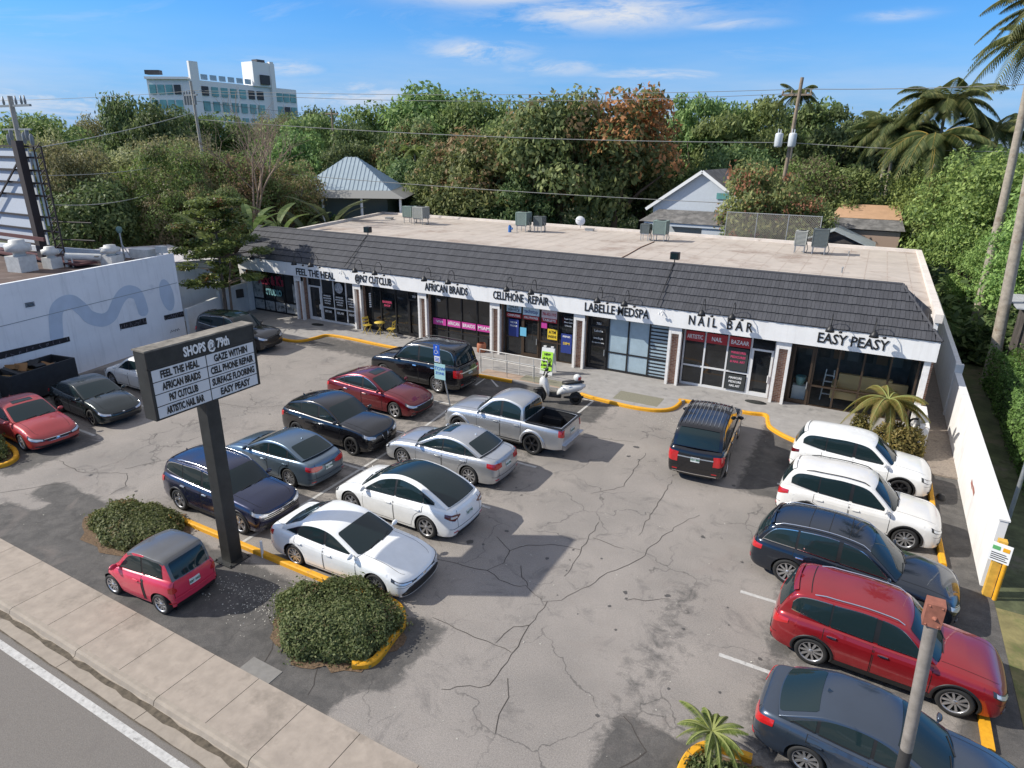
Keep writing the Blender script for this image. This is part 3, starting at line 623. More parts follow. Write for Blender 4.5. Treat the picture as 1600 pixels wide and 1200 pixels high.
def build_pickup(P):
    I = car('pickup_truck', 'silver double cab pickup truck with an open black cargo bed', -11.95, 21.75, 180, P, 5.39, 1.91, 1.80, zs=.34, r=.39, ov=(.92,1.24), group=CG, k=.26, rim='e6', clad=0, bowr=.4, fb=.9, hoodcr=.06, deckcr=.0, fslope=.16, rslope=.03,
            belt=[(-2.71,1.12),(-2.5,1.13),(-1.1,1.13),(-1.0,1.13),(-.3,1.12),(.6,1.11),(1.2,1.10),(1.8,1.07),(2.3,1.02),(2.71,.88)], roof=[(1.18,1.15),(.48,1.66),(-.05,1.79),(-.55,1.77),(-1.0,1.62),(-1.10,1.14)],
            wins=[(-.90,-.14),(-.04,.92)], doors=[(-.98,-.10),(-.08,.95)], bed=(-2.58,-1.14), frame=BLK, fin=False, tail=([(.70,.62,.92),(.80,.62,.92),(.98,.64,.92)], TAIL), rails=None,
            head=([(.5,.66,.82),(.72,.66,.86),(.98,.72,.88)], [(.55,.69,.79),(.72,.70,.83),(.9,.74,.85)]), grille=[([(0,.50,.84),(.44,.50,.84)], BLK, .008)], plate='rear')
    r = I['root']; m = MB(); x0, x1, yy, z0, z1 = -2.60, -1.12, .80, .62, 1.125
    m.add([(x0,-yy,z0),(x1,-yy,z0),(x1,yy,z0),(x0,yy,z0),(x0,-yy,z1),(x1,-yy,z1),(x1,yy,z1),(x0,yy,z1)], [(0,1,2,3),(0,4,5,1),(1,5,6,2),(2,6,7,3),(3,7,4,0)])
    for c in (-1.55,): 
        for sg in (1,-1): m.box(c-.40, c+.40, *(sorted((sg*.80, sg*.56))), z0, z0+.24)
    for i in range(9): m.box(x0, x1, -.70+i*.17, -.63+i*.17, z0, z0+.018)
    obj('cargo_bed', m, mat('bed_liner', (.02,.02,.022), .6, noise=.3, nscale=9), r, fix=False)
    m = MB()
    for sg in (1,-1): m.box(x0-.05, x1, *(sorted((sg*.795, sg*.90))), 1.128, 1.150)
    m.box(x0-.07, x0+.01, -.88, .88, 1.128, 1.152); obj('bed_rail', m, BLK, r)
    m = MB(); m.box(-2.80, -2.66, -.86, .86, .42, .58); obj('rear_bumper', m, CHROME, r)
    for sg in (1,-1):
        m = MB(); m.tube([(-1.0, sg*.93, .36), (.95, sg*.93, .36)], .055, 8); obj('side_step', m, BLK, r)
        for c in (2.695-.92, -2.695+1.24):
            G = []
            for a in np.linspace(-pi/2-.2, pi/2+.2, 22):
                row = []
                for q, o_ in ((0,-.03),(0,.03),(.5,.05),(1,.03),(1.15,-.005)):
                    R_ = .43+q*.10; p = I['side'](sg)(c+R_*sin(a), max(.39+R_*cos(a), .36), o_); row.append(p)
                G.append(row)
            mb = MB(); mb.grid(G); obj('fender_flare', mb, P, r)
    m = MB(); m.tube([(-1.02,.45,1.66),(-1.2,.5,1.2)], .01, 4)
def build_smart(P, PR):
    I = car('microcar', 'tiny coral red two seat car with a dark grey roof beside the sidewalk', -15.38, 8.38, 184, P, 2.64, 1.56, 1.56, zs=.2, r=.29, ov=(.40,.43), group=CG, k=.12, rim='d9', clad=0, fb=.9, bowr=.45, crown=.05, rslope=.03, hoodcr=.05,
            belt=[(-1.36,.90),(-1.2,.98),(-.6,1.0),(0,.96),(.5,.92),(.85,.86),(1.15,.76),(1.36,.64)], roof=[(.92,.90),(.32,1.43),(-.2,1.54),(-.7,1.53),(-1.10,1.46),(-1.31,.98)], roofp=PR, fin=False,
            wins=[(-.98,-.34),(-.28,.74)], doors=[(-.32,.78)], frame=BLK, head=([(.40,.66,.84),(.58,.66,.90),(.75,.72,.9)], [(.45,.70,.82),(.58,.70,.86),(.7,.75,.86)]), tail=([(.52,.62,.70),(.62,.60,.84),(.74,.64,.80)], TAIL), mirror=.62, grille=[([(0,.20,.40),(.4,.2,.38)], BLK, .006)])
    for sg in (1,-1):
        I['strip']([(-.40,.30,.98),(-.33,.30,1.0)], I['side'](sg), .008, 4, 6, nm='safety_cell_strip', mt=BLK)
    I['strip']([(I['T']-.62,.36,.42),(I['T']+.62,.36,.42)], I['ps'], .03, 16, 3, nm='bumper_step', mt=P)
    I['strip']([(I['T']-.6,.0,.16),(I['T']+.6,.0,.16)], I['ps'], .012, 16, 3, nm='rear_skirt', mt=BLK)
# ---------------- ground, lot, street ----------------
def asphalt_mat():
    m = bpy.data.materials.new('lot_asphalt'); m.use_nodes = True; t = m.node_tree; b = t.nodes['Principled BSDF']; b.inputs['Roughness'].default_value = .93
    g = N(t, 'ShaderNodeNewGeometry'); P = g.outputs['Position']
    def noise(s, d=8, r=.6, dist=0):
        n = N(t, 'ShaderNodeTexNoise'); n.inputs['Scale'].default_value = s; n.inputs['Detail'].default_value = d; n.inputs['Roughness'].default_value = r; n.inputs['Distortion'].default_value = dist
        t.links.new(P, n.inputs['Vector']); return n.outputs[0]
    def ramp(v, a, b_, x=0, y=1):
        r = N(t, 'ShaderNodeMapRange'); r.inputs['From Min'].default_value = a; r.inputs['From Max'].default_value = b_; r.inputs['To Min'].default_value = x; r.inputs['To Max'].default_value = y
        t.links.new(v, r.inputs['Value']); return r.outputs[0]
    def mix(f, a, b_, bt='MIX'):
        n = N(t, 'ShaderNodeMix', data_type='RGBA', blend_type=bt)
        for k, v in (('Factor', f), ('A', a), ('B', b_)):
            if isinstance(v, (int, float)): n.inputs[k].default_value = v
            elif isinstance(v, tuple): n.inputs[k].default_value = (*v, 1)
            else: t.links.new(v, n.inputs[k])
        return n.outputs['Result']
    at = N(t, 'ShaderNodeAttribute', attribute_name='seal')
    big = noise(.35, 6, .55); med = noise(2.2, 9, .72, .4); fine = noise(30, 6, .8); gr = noise(95, 3, .9)
    lig = mix(ramp(big, .35, .68), (.285,.257,.232), (.212,.194,.177))
    dk = mix(ramp(med, .35, .7), (.062,.059,.056), (.125,.116,.108))
    f = M(t, 'ADD', at.outputs['Fac'], M(t, 'MULTIPLY_ADD', med, 1.5, -.75)); f2 = ramp(f, .33, .62)
    c = mix(f2, lig, dk)
    c = mix(1.0, c, ramp(fine, .3, .7, .66, 1.32), 'MULTIPLY')
    c = mix(1.0, c, ramp(gr, .35, .65, .6, 1.4), 'MULTIPLY')
    blot = noise(.9, 7, .75, .8); c = mix(ramp(blot, .54, .72, 0, .6), c, (.085,.08,.078))
    st = noise(.55, 5, .6, 1.5); c = mix(ramp(st, .56, .72, 0, .35), c, (.22,.185,.165))
    vo = N(t, 'ShaderNodeTexVoronoi', feature='DISTANCE_TO_EDGE'); vo.inputs['Scale'].default_value = .42
    mpn = N(t, 'ShaderNodeMix', data_type='RGBA', blend_type='ADD'); mpn.inputs['Factor'].default_value = .9; t.links.new(P, mpn.inputs['A'])
    nc = N(t, 'ShaderNodeTexNoise'); nc.inputs['Scale'].default_value = 1.6; nc.inputs['Detail'].default_value = 6; t.links.new(P, nc.inputs['Vector']); t.links.new(nc.outputs['Color'], mpn.inputs['B'])
    t.links.new(mpn.outputs['Result'], vo.inputs['Vector'])
    ck = M(t, 'MULTIPLY', ramp(vo.outputs['Distance'], .010, .004), ramp(big, .46, .56)); c = mix(M(t, 'MULTIPLY', ck, .55), c, (.05,.047,.045))
    t.links.new(c, b.inputs['Base Color'])
    bp = N(t, 'ShaderNodeBump'); bp.inputs['Strength'].default_value = .35; bp.inputs['Distance'].default_value = .02; t.links.new(fine, bp.inputs['Height']); t.links.new(bp.outputs[0], b.inputs['Normal'])
    return m
SOIL = mat('soil_grass', (.060,.072,.030), .95, noise=.5, nscale=.8, coords='World', stain=((.13,.105,.07), .35, .52), bump=.5, bscale=8)
CONC = mat('sidewalk_concrete', (.325,.275,.228), .9, noise=.14, nscale=3, coords='World', stain=((.23,.195,.16), .9, .53), bump=.15, bscale=60)
KERBC = mat('kerb_concrete', (.30,.258,.212), .9, noise=.14, nscale=4, coords='World', stain=((.15,.125,.095), 1.6, .64))
YEL = mat('kerb_yellow', (.68,.33,.012), .7, noise=.14, nscale=12, coords='World', stain=((.24,.17,.09), 4.0, .60))
PLINE = mat('line_white', (.46,.45,.43), .8, noise=.2, nscale=9, coords='World', stain=((.2,.19,.18), 7, .55))
WALK = mat('shop_walk_concrete', (.30,.285,.27), .85, noise=.14, nscale=2.5, coords='World', stain=((.17,.165,.16), 1.2, .56))
CRK = mat('crack', (.055,.048,.043), 1)
CRACKS = [[(-9.82,13.18),(-8.79,13.29),(-8.07,13.44),(-7.55,13.23),(-7.08,13.22),(-6.79,13.39),(-6.11,13.07)],[(-6.08,13.0),(-5.65,13.3),(-5.45,13.82),(-5.15,14.47),(-5.01,15.06),(-4.69,15.57),(-4.39,16.21),(-4.33,16.96),(-4.09,17.94),(-3.89,18.62),(-3.45,19.55)],[(-5.96,13.06),(-5.97,12.51),(-5.96,12.0),(-5.9,11.44),(-5.87,10.89),(-5.85,10.38),(-5.84,9.82),(-6.47,9.41),(-6.72,9.19)],[(-5.96,12.01),(-6.28,11.76),(-6.36,11.41),(-6.39,11.04)],[(-8.29,11.03),(-7.76,11.02),(-7.22,10.98),(-6.6,10.99),(-5.9,10.95)],[(-6.22,17.45),(-6.15,16.37),(-6.09,15.66),(-6.02,14.29)],[(-7.99,14.58),(-7.63,15.15),(-7.01,15.55),(-6.12,15.72)],[(-8.07,13.44),(-7.82,13.98),(-7.93,14.47),(-8.14,14.71),(-8.69,15.07)],[(-6.5,23.25),(-6.45,21.6),(-6.32,20.16),(-7.18,19.07)],[(-4.93,21.49),(-4.91,19.61),(-4.84,17.35)],[(-5.58,10.2),(-5.29,9.73),(-5.25,9.23),(-5.07,8.77)],[(-7.33,14.12),(-7.04,13.64),(-6.72,13.39)],[(-4.12,14.17),(-3.12,14.8)],[(-6.05,16.51),(-5.47,16.46),(-5.0,16.44)],[(-25.85,11.19),(-24.23,11.07),(-22.6,11.87)],[(-23.06,12.04),(-22.72,12.7),(-22.36,13.38)],[(-24.82,13.8),(-24.66,14.25),(-24.99,14.62)],[(-21.64,10.65),(-21.72,11.26),(-22.65,11.84)],[(-25.03,8.82),(-24.45,9.55),(-23.78,10.48)],[(-10.6,7.5),(-11.3,8.6),(-12.6,9.3)],[(-9.2,7.6),(-9.6,8.3)],[(-27,17),(-25.6,18.2),(-24,18.6),(-22.4,19.9)],[(-12,24.5),(-9.5,23.4),(-7.2,24.0)],[(-2.6,9.2),(-2.2,9.9),(-2.9,10.5)]]
def jitter(pl, rng, amp=.05, seg=.22):
    out = []
    for a, b in zip(pl[:-1], pl[1:]):
        n = max(2, int(math.dist(a, b)/seg))
        for i in range(n):
            q = i/n; out.append((a[0]+(b[0]-a[0])*q+rng.uniform(-amp, amp)*(i > 0), a[1]+(b[1]-a[1])*q+rng.uniform(-amp, amp)*(i > 0)))
    out.append(pl[-1]); return out
def ribbon(mb, pl, w, z, wf=None):
    pl = [Vector((p[0], p[1], 0)) for p in pl]; L = []; R = []
    for i, p in enumerate(pl):
        d = (pl[min(i+1, len(pl)-1)]-pl[max(i-1, 0)]).normalized(); n = Vector((-d.y, d.x, 0)); ww = w if wf is None else w*wf(i, len(pl))
        L.append((p.x+n.x*ww/2, p.y+n.y*ww/2, z)); R.append((p.x-n.x*ww/2, p.y-n.y*ww/2, z))
    mb.grid([[a, b] for a, b in zip(L, R)], smooth=False)
def kerb_path(mb, pl, w=.17, h=.15, z0=-.02, n=8):
    p = cr([(x, y) for x, y in pl], n); pl = [Vector((a, b, 0)) for a, b in p]; G = []
    for i, q in enumerate(pl):
        d = (pl[min(i+1, len(pl)-1)]-pl[max(i-1, 0)]).normalized(); nn = Vector((-d.y, d.x, 0))
        a = q+nn*w/2; c = q-nn*w/2
        G.append([(a.x, a.y, z0), (a.x, a.y, h-.03), (a.x-nn.x*.03, a.y-nn.y*.03, h), (c.x+nn.x*.03, c.y+nn.y*.03, h), (c.x, c.y, h-.03), (c.x, c.y, z0)])
    mb.grid(G, smooth=False)
    mb.add(G[0], [tuple(range(6))]); mb.add(G[-1], [tuple(range(6))])
def build_ground():
    rng = random.Random(4)
    m = MB()
    xs = [-3000,-600,-200,-90,-60,-30,0,30,60,90,200,600,3000]; ys = [-600,-120,-20,0,5.9,7.3,33,60,90,130,200,400,900,4000]
    m.grid([[(x, y, -.03 if y > 7 else -.2) for y in ys] for x in xs], smooth=False); struct('ground', m, SOIL)
    # the lot, a fine sheet that carries the wear of its asphalt
    X = np.arange(-70, 4.81, .3); X = np.append(X, 4.8); Y = np.append(np.arange(7.38, 32.2, .3), 32.3)
    gx, gy = np.meshgrid(X, Y, indexing='ij'); P = np.stack([gx, gy, np.zeros_like(gx)], -1)
    m = MB(); m.grid(P, smooth=False)
    S = np.zeros_like(gx)
    for x0, x1, y0, y1, sf, v in [(-24.5,-8.2,6,10.55,.5,1),(-30.5,-25.6,9,13.6,.8,.75),(3.3,6,8,40,.3,.95),(-3.1,3.5,21.6,30,.7,1),(-1.2,3.4,8,21.5,.8,.50),(-4.2,-1.4,8.8,17,1.2,.42),
                                  (-20.6,-9.6,13.2,27.6,.7,.42),(-33,-20,26.6,30,1.0,.7),(-17.4,-9.2,24.6,28.2,.5,.85),(-9.2,-7.4,8,11.2,.6,.9),(-3.4,-.6,8.6,10.9,.6,.95),(-36,-31,12,25,1,.7),(-14,-9,10.7,13.3,.8,.6),(-70,-36,7,20,2,.6),(-24.5,-22.4,8.4,9.6,.5,-.8),(-20.5,-15.5,10.9,13.3,.5,.45)]:
        k = np.clip((gx-x0)/sf, 0, 1)*np.clip((x1-gx)/sf, 0, 1)*np.clip((gy-y0)/sf, 0, 1)*np.clip((y1-gy)/sf, 0, 1)
        S = np.maximum(S, k*v) if v > 0 else S+k*v
    AS = asphalt_mat()
    for pl in CRACKS:
        j = jitter(pl, rng); ribbon(m, j, .019, .004, lambda i, n: .45+.55*sin(pi*min(i+1, n-1)/n)+.5*rng.random())
        m.m[-(len(j)-1):] = [1]*(len(j)-1)
    rg = random.Random(12); k0 = len(m.f)
    for k in range(150):
        sx, sy = rg.choice([(-12, 11.6), (-12, 14.8), (-12.5, 18.2), (-18, 12), (-18, 15), (-18.5, 18.2), (-19, 21.7), (-12, 21.7), (1, 11.8), (.5, 15), (.5, 18), (0, 21.5), (0, 25), (-4.5, 24), (-3.5, 13.5), (-6, 15)]); q = (sx+rg.gauss(0, 2.2), sy+rg.gauss(0, .5)); r_ = rg.uniform(.02, .11)*rg.choice([.5, 1])
        m.add([(q[0]+r_*rg.uniform(.6, 1.3)*cos(a), q[1]+r_*rg.uniform(.6, 1.3)*sin(a), .0038+k*1e-6) for a in np.linspace(0, 2*pi, 11, endpoint=False)], [tuple(range(11))], mi=2)
    o = struct('parking_lot', m, [AS, CRK, mat('oil_drip', (.075,.07,.066), .6)], fix=False)
    a = o.data.attributes.new('seal', 'FLOAT', 'POINT'); v = np.zeros(len(o.data.vertices), np.float32); v[:S.size] = S.ravel(); a.data.foreach_set('value', v)
    # concrete slab patch at the sidewalk edge
    m = MB(); m.prism([(-11.15,7.39),(-10.2,7.39),(-10.2,7.8),(-11.15,7.8)], -.02, .012); struct('patch_slab', m, mat('patch_concrete', (.20,.19,.175), .9, noise=.15, nscale=5, coords='World'))
    rq = np.random.default_rng(7); C = np.vstack([np.stack([rq.normal(-12.7, 1.0, 420), rq.normal(9.4, .45, 420), np.full(420, .010)], 1), np.stack([rq.normal(-6.2, .9, 260), rq.normal(27.0, .35, 260), np.full(260, .012)], 1), np.stack([rq.uniform(-30, 3, 500), rq.uniform(8, 28, 500), np.full(500, .011)], 1)])
    U, V = leaves(rq, C, np.tile([0, 0, 1.], (len(C), 1)), .022, .6, .25); tag(meshobj('fallen_petals', quads_mesh('fallen_petals', C, U, V, mat('petal', (.50,.48,.42), .8))), 'tiny pale petals and litter scattered on the asphalt', 'litter', kind='stuff')
    # painted lines
    m = MB()
    for y in (13.17, 16.45, 19.9, 23.65): ribbon(m, [(-20.4, y), (-9.75, y)], .12, .005)
    ribbon(m, [(-15.3, 10.95), (-15.5, 19), (-16.05, 24.0)], .12, .009)
    for y in (13.37, 16.1, 19.6, 23.2): ribbon(m, [(-1.5, y), (3.2, y)], .12, .005)
    for y in (13.3, 16.3, 19.6): ribbon(m, [(-33.5, y), (-27.0, y-.1)], .12, .005)
    ribbon(m, [(-16.6, 26.5), (-16.75, 28.05), (-15.5, 26.9)], .11, .005); ribbon(m, [(-10.55, 24.4), (-10.5, 27.5)], .11, .005); ribbon(m, [(-11.4, 27.55), (-10.5, 27.5)], .11, .009)
    struct('parking_lines', m, PLINE)
    # street side
    m = MB(); x = -66.0
    while x < 40:
        m.box(x+.008, x+1.492, 5.99, 7.385, -.1, .02); x += 1.5
    struct('sidewalk', m, CONC)
    m = MB(); m.box(-66, 40, 5.98, 7.38, -.1, .008); struct('sidewalk_bed', m, mat('joint_dark', (.06,.05,.04), 1))
    m = MB(); x = -66.0
    while x < 40:
        G = [[(q, 5.99, .02), (q, 5.90, .018), (q, 5.84, -.01), (q, 5.80, -.11), (q, 5.78, -.125), (q, 5.36, -.105)] for q in (x+.006, x+2.99)]
        m.grid(G, smooth=False); x += 3.0
    struct('street_kerb', m, KERBC)
    m = MB(); rd = random.Random(31); ribbon(m, [(-66+i*.35, 5.71+rd.uniform(-.02, .02)) for i in range(300)], .11, -.1145, lambda i, n: rd.uniform(.5, 1.7)); ribbon(m, [(-66+i*.35, 5.36+rd.uniform(-.01, .01)) for i in range(300)], .03, -.1005, lambda i, n: rd.uniform(.4, 1.5))
    struct('gutter_dirt', m, mat('gutter_dirt', (.10,.082,.060), 1, noise=.5, nscale=7, coords='World'))
    m = MB(); m.box(-66, 40, 5.3, 5.99, -.3, -.13); struct('kerb_bed', m, mat('joint_dark', (.06,.05,.04), 1))
    m = MB(); m.grid([[(x, y, -.12) for y in (-25, 5.37)] for x in (-300, 300)], smooth=False)
    struct('road', m, mat('road_asphalt', (.165,.150,.135), .95, noise=.22, nscale=40, coords='World', stain=((.14,.125,.115), .5, .55), bump=.3, bscale=50))
    m = MB(); ribbon(m, [(-300, 5.13), (300, 5.13)], .17, -.114); struct('road_line', m, PLINE)
    # yellow kerbs; each run is one kerb
    K = [([(-34.5,27.3),(-32.12,27.38),(-30.79,27.34),(-30.05,27.7),(-29.84,28.6),(-29.7,29.4),(-28.81,29.62),(-27.44,29.62),(-25.26,29.5),(-20.9,29.4),(-20.2,28.5),(-19.2,27.8),(-17.28,27.74),(-16.21,27.77),(-15.16,27.81)], 'long yellow kerb winding in front of the left shops'),
         ([(-11.32,27.92),(-10.67,27.76),(-9.8,27.65),(-8.56,27.54),(-7.45,27.72),(-6.86,28.3),(-6.73,29.21),(-6.75,29.6),(-5.4,29.62),(-3.72,29.6),(-2.9,29.72),(-2.66,28.9),(-2.45,28.3),(-1.72,27.6),(-.8,27.2),(1.2,27.0),(2.8,26.95)], 'yellow kerb curving between the scooter and the far white crossover'),
         ([(-18.6,10.75),(-17.9,10.77),(-14.5,10.76),(-11.9,10.76),(-10.8,10.8),(-9.9,10.95),(-9.2,10.85),(-8.75,10.4),(-8.66,9.95),(-8.55,9.05),(-8.9,8.7)], 'yellow kerb behind the black sign post running round the large hedge'),
         ([(-30,11.0),(-28.9,10.86),(-28.1,10.75),(-27.4,10.45),(-27.1,10.0),(-27.25,9.6)], 'short yellow kerb end by the left edge hedge'),
         ([(-1.45,8.9),(-1.45,9.9),(-1.3,10.4),(-1.0,10.65),(-.3,10.72)], 'yellow kerb round the planting island at the bottom'),
         ([(3.38,27.0),(3.42,23.0),(3.5,20.2)], 'straight yellow kerb ahead of the two white crossovers')]
    for p, lb in K:
        m = MB(); kerb_path(m, p); o = obj('kerb', m, YEL); tag(o, lb, 'kerb', 'yellow painted kerbs')
    m = MB(); m.box(3.78, 3.98, 13.3, 14.9, .0, .11); o = obj('wheel_stop', m, YEL); tag(o, 'yellow concrete wheel stop in front of the bright red crossover', 'wheel stop')
    # shop walk
    m = MB(); pl = cr([(-39.5,27.4),(-34.5,27.3),(-32.12,27.38),(-30.79,27.34),(-30.05,27.7),(-29.84,28.6),(-29.7,29.4),(-28.81,29.62),(-27.44,29.62),(-25.26,29.5),(-20.9,29.4),(-20.2,28.5),(-19.2,27.8),(-17.28,27.74),(-15.1,27.8),(-11.32,27.9),(-10.67,27.76),(-9.8,27.65),(-8.56,27.54),(-7.45,27.72),(-6.86,28.3),(-6.73,29.21),(-6.75,29.6),(-5.4,29.62),(-3.72,29.6),(-2.9,29.72),(-2.66,28.9),(-2.45,28.3),(-1.72,27.6),(-.8,27.2),(1.2,27.0),(3.3,26.95)], 4)
    mono = [pl[0]]
    for q in pl[1:]:
        if q[0] > mono[-1][0]+.004: mono.append(q)
    m.grid([[(a, b+.03, -.01), (a, b+.03, .146), (a, 32.3, .146)] for a, b in mono], smooth=False)
    struct('shop_walk', m, WALK)
    m = MB(); m.box(3.3, 4.4, 26.9, 52, -.02, .06); struct('side_path', m, mat('side_gravel', (.24,.20,.165), .95, noise=.3, nscale=14, coords='World', stain=((.14,.11,.09), 3, .55), bump=.4, bscale=30))
    m = MB()
    for a, b in (((-9.7,28.0),(-7.5,29.2)),((-14.9,28.1),(-11.5,28.9))):
        m.box(a[0], b[0], a[1], b[1], .10, .152)
    struct('gravel_patch', m, mat('planter_gravel', (.20,.19,.14), 1, noise=.4, nscale=20, coords='World', bump=.5, bscale=20))
    m = MB(); m.add([(-17.2,27.95,.150),(-13.6,27.95,.150),(-12.4,27.95,.15),(-12.4,28.7,.15),(-17.2,28.7,.15)], [(0,1,2,3,4)]); struct('ramp', m, mat('ramp_concrete', (.34,.25,.19), .9, noise=.12, nscale=4, coords='World'))
    rq = random.Random(5)
    for hx, hy, ra, rb in ((-10.2, 9.62, 1.85, 1.5), (-18.85, 9.8, 2.0, 1.3), (-29.6, 9.9, 2.2, 1.1), (-.3, 9.7, 1.2, .95)):
        m = MB(); m.add([(hx+ra*rq.uniform(.88, 1.08)*cos(a), hy+rb*rq.uniform(.88, 1.08)*sin(a), .014) for a in np.linspace(0, 2*pi, 40, endpoint=False)], [tuple(range(40))]); struct('planting_soil', m, mat('mulch', (.13,.085,.05), 1, noise=.6, nscale=22, coords='World', stain=((.24,.17,.10), 9, .56), bump=.6, bscale=40))
    # lawn beyond the wall
    m = MB(); m.add([(4.62,14,.010),(40,14,.010),(40,18.8,.010),(4.62,18.8,.010)], [(0,1,2,3)]); struct('verge', m, mat('dry_grass', (.19,.165,.07), 1, noise=.4, nscale=1.5, coords='World', stain=((.10,.12,.035), .8, .5), bump=.6, bscale=12))
    m = MB(); m.grid([[(x, y, .006) for y in (18.7, 30)] for x in (4.62, 40)], smooth=False)
    struct('yard', m, mat('dark_yard', (.075,.085,.040), 1, noise=.5, nscale=2.2, coords='World', stain=((.15,.13,.10), .6, .55), bump=.6, bscale=10))  # dark green ground with paler brown patches
# ---------------- the shops ----------------
STUC = mat('stucco_white', (.70,.69,.67), .85, noise=.05, nscale=2, coords='World', stain=((.60,.58,.55), .8, .6), bump=.1, bscale=40, streak=((.42,.39,.36), .5))
POSTM = mat('post_white', (.72,.70,.67), .7, noise=.12, nscale=6, coords='World')
BRICK = None
def brick_mat():
    m = bpy.data.materials.new('brick'); m.use_nodes = True; t = m.node_tree; b = t.nodes['Principled BSDF']; b.inputs['Roughness'].default_value = .9
    g = N(t, 'ShaderNodeNewGeometry'); s = N(t, 'ShaderNodeSeparateXYZ'); t.links.new(g.outputs['Position'], s.inputs[0]); c = N(t, 'ShaderNodeCombineXYZ')
    t.links.new(M(t, 'ADD', s.outputs[0], s.outputs[1]), c.inputs[0]); t.links.new(s.outputs[2], c.inputs[1])
    k = N(t, 'ShaderNodeTexBrick'); k.inputs['Color1'].default_value = (.20,.085,.05,1); k.inputs['Color2'].default_value = (.34,.19,.12,1); k.inputs['Mortar'].default_value = (.42,.38,.33,1)
    k.inputs['Scale'].default_value = 4.2; k.inputs['Mortar Size'].default_value = .03; k.inputs['Brick Width'].default_value = .9; k.inputs['Row Height'].default_value = .36; t.links.new(c.outputs[0], k.inputs['Vector']); t.links.new(k.outputs[0], b.inputs['Base Color'])
    return m
SHOPGL = mat('shop_glass', (.014,.016,.018), .05, spec=.7, noise=.5, nscale=1.2, coords='World')
LETB = mat('letter_black', (.010,.010,.010), .5); LETW = mat('letter_white', (.75,.75,.74), .5)
def build_shops():
    global BRICK
    BRICK = brick_mat()
    T = thing('shop_building', 'long single storey strip of shops with a dark shingle mansard roof', 'building', (-18, 31.9, 0))
    def P(nm, m, mt, par=None, **k): return obj(nm, m, mt, par or T, world=True, **k)
    # walls behind and at the sides, flat roof with parapet (the lot line is skewed at the left)
    m = MB(); out = [(3.0,31.45),(3.0,53.6),(-45.3,54.6),(-41.3,38.9),(-39.45,32.6)]
    m.prism([(2.9,32.6),(2.9,53.5),(-45.2,54.5),(-41.2,38.9),(-39.4,32.6),(-2.4,32.6),(-2.4,36.1),(2.8,36.1),(2.8,32.6)], 0, 4.9); P('wall', m, STUC)
    RO = mat('roof_coating', (.45,.395,.345), .9, noise=.10, nscale=.9, coords='World', stain=((.30,.235,.195), .35, .52), bump=.1, bscale=10)
    ct = RO.node_tree
    m = MB(); m.add([(x, y, 5.0) for x, y in [(2.9,33.2),(2.9,53.5),(-45.2,54.5),(-41.2,38.9),(-39.4,33.2)]], [(0,1,2,3,4)]); P('roof', m, RO)
    m = MB(); rg = random.Random(6)
    for k in range(38): ribbon(m, [(2.2-k*1.1+rg.uniform(-.02,.02), 34.3), (2.2-k*1.1-.02*k, 53.2)], .045, 5.0045)
    for yy in (40.5, 47.1): ribbon(m, [(2.7, yy), (-40.8, yy+.3)], .05, 5.0085)
    P('roof_seam', m, mat('roof_seam', (.40,.33,.28), .9, noise=.3, nscale=2, coords='World'), fix=False)
    m = MB()
    for a, b in zip(out, out[1:]):
        m.obox((*a, 5.02), (*b, 5.02), .30, .36)
    P('parapet', m, mat('parapet_white', (.66,.60,.54), .9, noise=.12, nscale=1.5, coords='World', stain=((.40,.34,.30), 1.0, .58)))
    # side wall at the right with the corner brick strip
    m = MB(); m.box(2.9, 3.05, 31.6, 53.4, 0, 4.84); P('side_wall', m, STUC)
    m = MB(); m.box(3.05, 3.2, 31.5, 32.4, .1, 3.2); P('brick_corner', m, BRICK); m = MB(); m.box(2.86, 3.1, 31.35, 31.6, .146, 3.2); P('corner_post', m, POSTM)
    # fascia and soffit
    m = MB(); m.box(-39.5, 3.25, 31.2, 31.45, 3.22, 4.12); m.box(-39.5, 3.25, 31.45, 32.7, 3.2, 3.3); m.box(3.05, 3.25, 31.45, 34.2, 3.22, 4.12); P('fascia', m, mat('fascia_white', (.78,.77,.75), .8, noise=.05, nscale=1.5, coords='World', stain=((.5,.46,.42), 1.5, .66), streak=((.45,.42,.38), .35)))
    # mansard shingles, every shingle a slab, six courses
    rng = random.Random(9); m = MB(); Y0, Z0, Y1, Z1 = 31.16, 4.115, 33.4, 6.0; nc = 6
    ny, nz = -(Z1-Z0), (Y1-Y0); ln = math.hypot(ny, nz); ny /= ln; nz /= ln
    for i in range(nc):
        a, b = i/nc, (i+1.12)/nc; b = min(b, 1.0)
        x = -39.55
        while x < 3.3:
            wd = rng.uniform(.13, .21); xr = min(x+wd-.010, 3.28-1.73*((a+b)/2) if i else 3.28-1.73*.1)
            x2r = min(x+wd-.010, 3.28-1.73*b); x1r = min(x+wd-.010, 3.28-1.73*a)
            if x2r > x+.02 or x1r > x+.02:
                th = rng.uniform(.062, .072); tt = .010; dr = rng.uniform(-.004, .004)
                def q(s, off, xx): return (xx, Y0+(Y1-Y0)*s+ny*off, Z0+(Z1-Z0)*s+nz*off)
                s0 = a+dr
                vs = [q(s0, 0, x), q(s0, 0, x1r), q(b, 0, max(x2r, x)), q(b, 0, x), q(s0, th, x), q(s0, th, x1r), q(b, tt, max(x2r, x)), q(b, tt, x)]
                m.add(vs, [(4,5,6,7), (0,4,5,1), (0,3,7,4), (1,5,6,2)], mi=rng.randrange(3))
            x += wd
    sh = [mat('shingle_%s' % n, c, .85, noise=.22, nscale=18, coords='World') for n, c in (('dark', (.052,.053,.060)), ('mid', (.058,.059,.067)), ('light', (.065,.066,.074)))]
    P('mansard_roof', m, sh, fix=False)
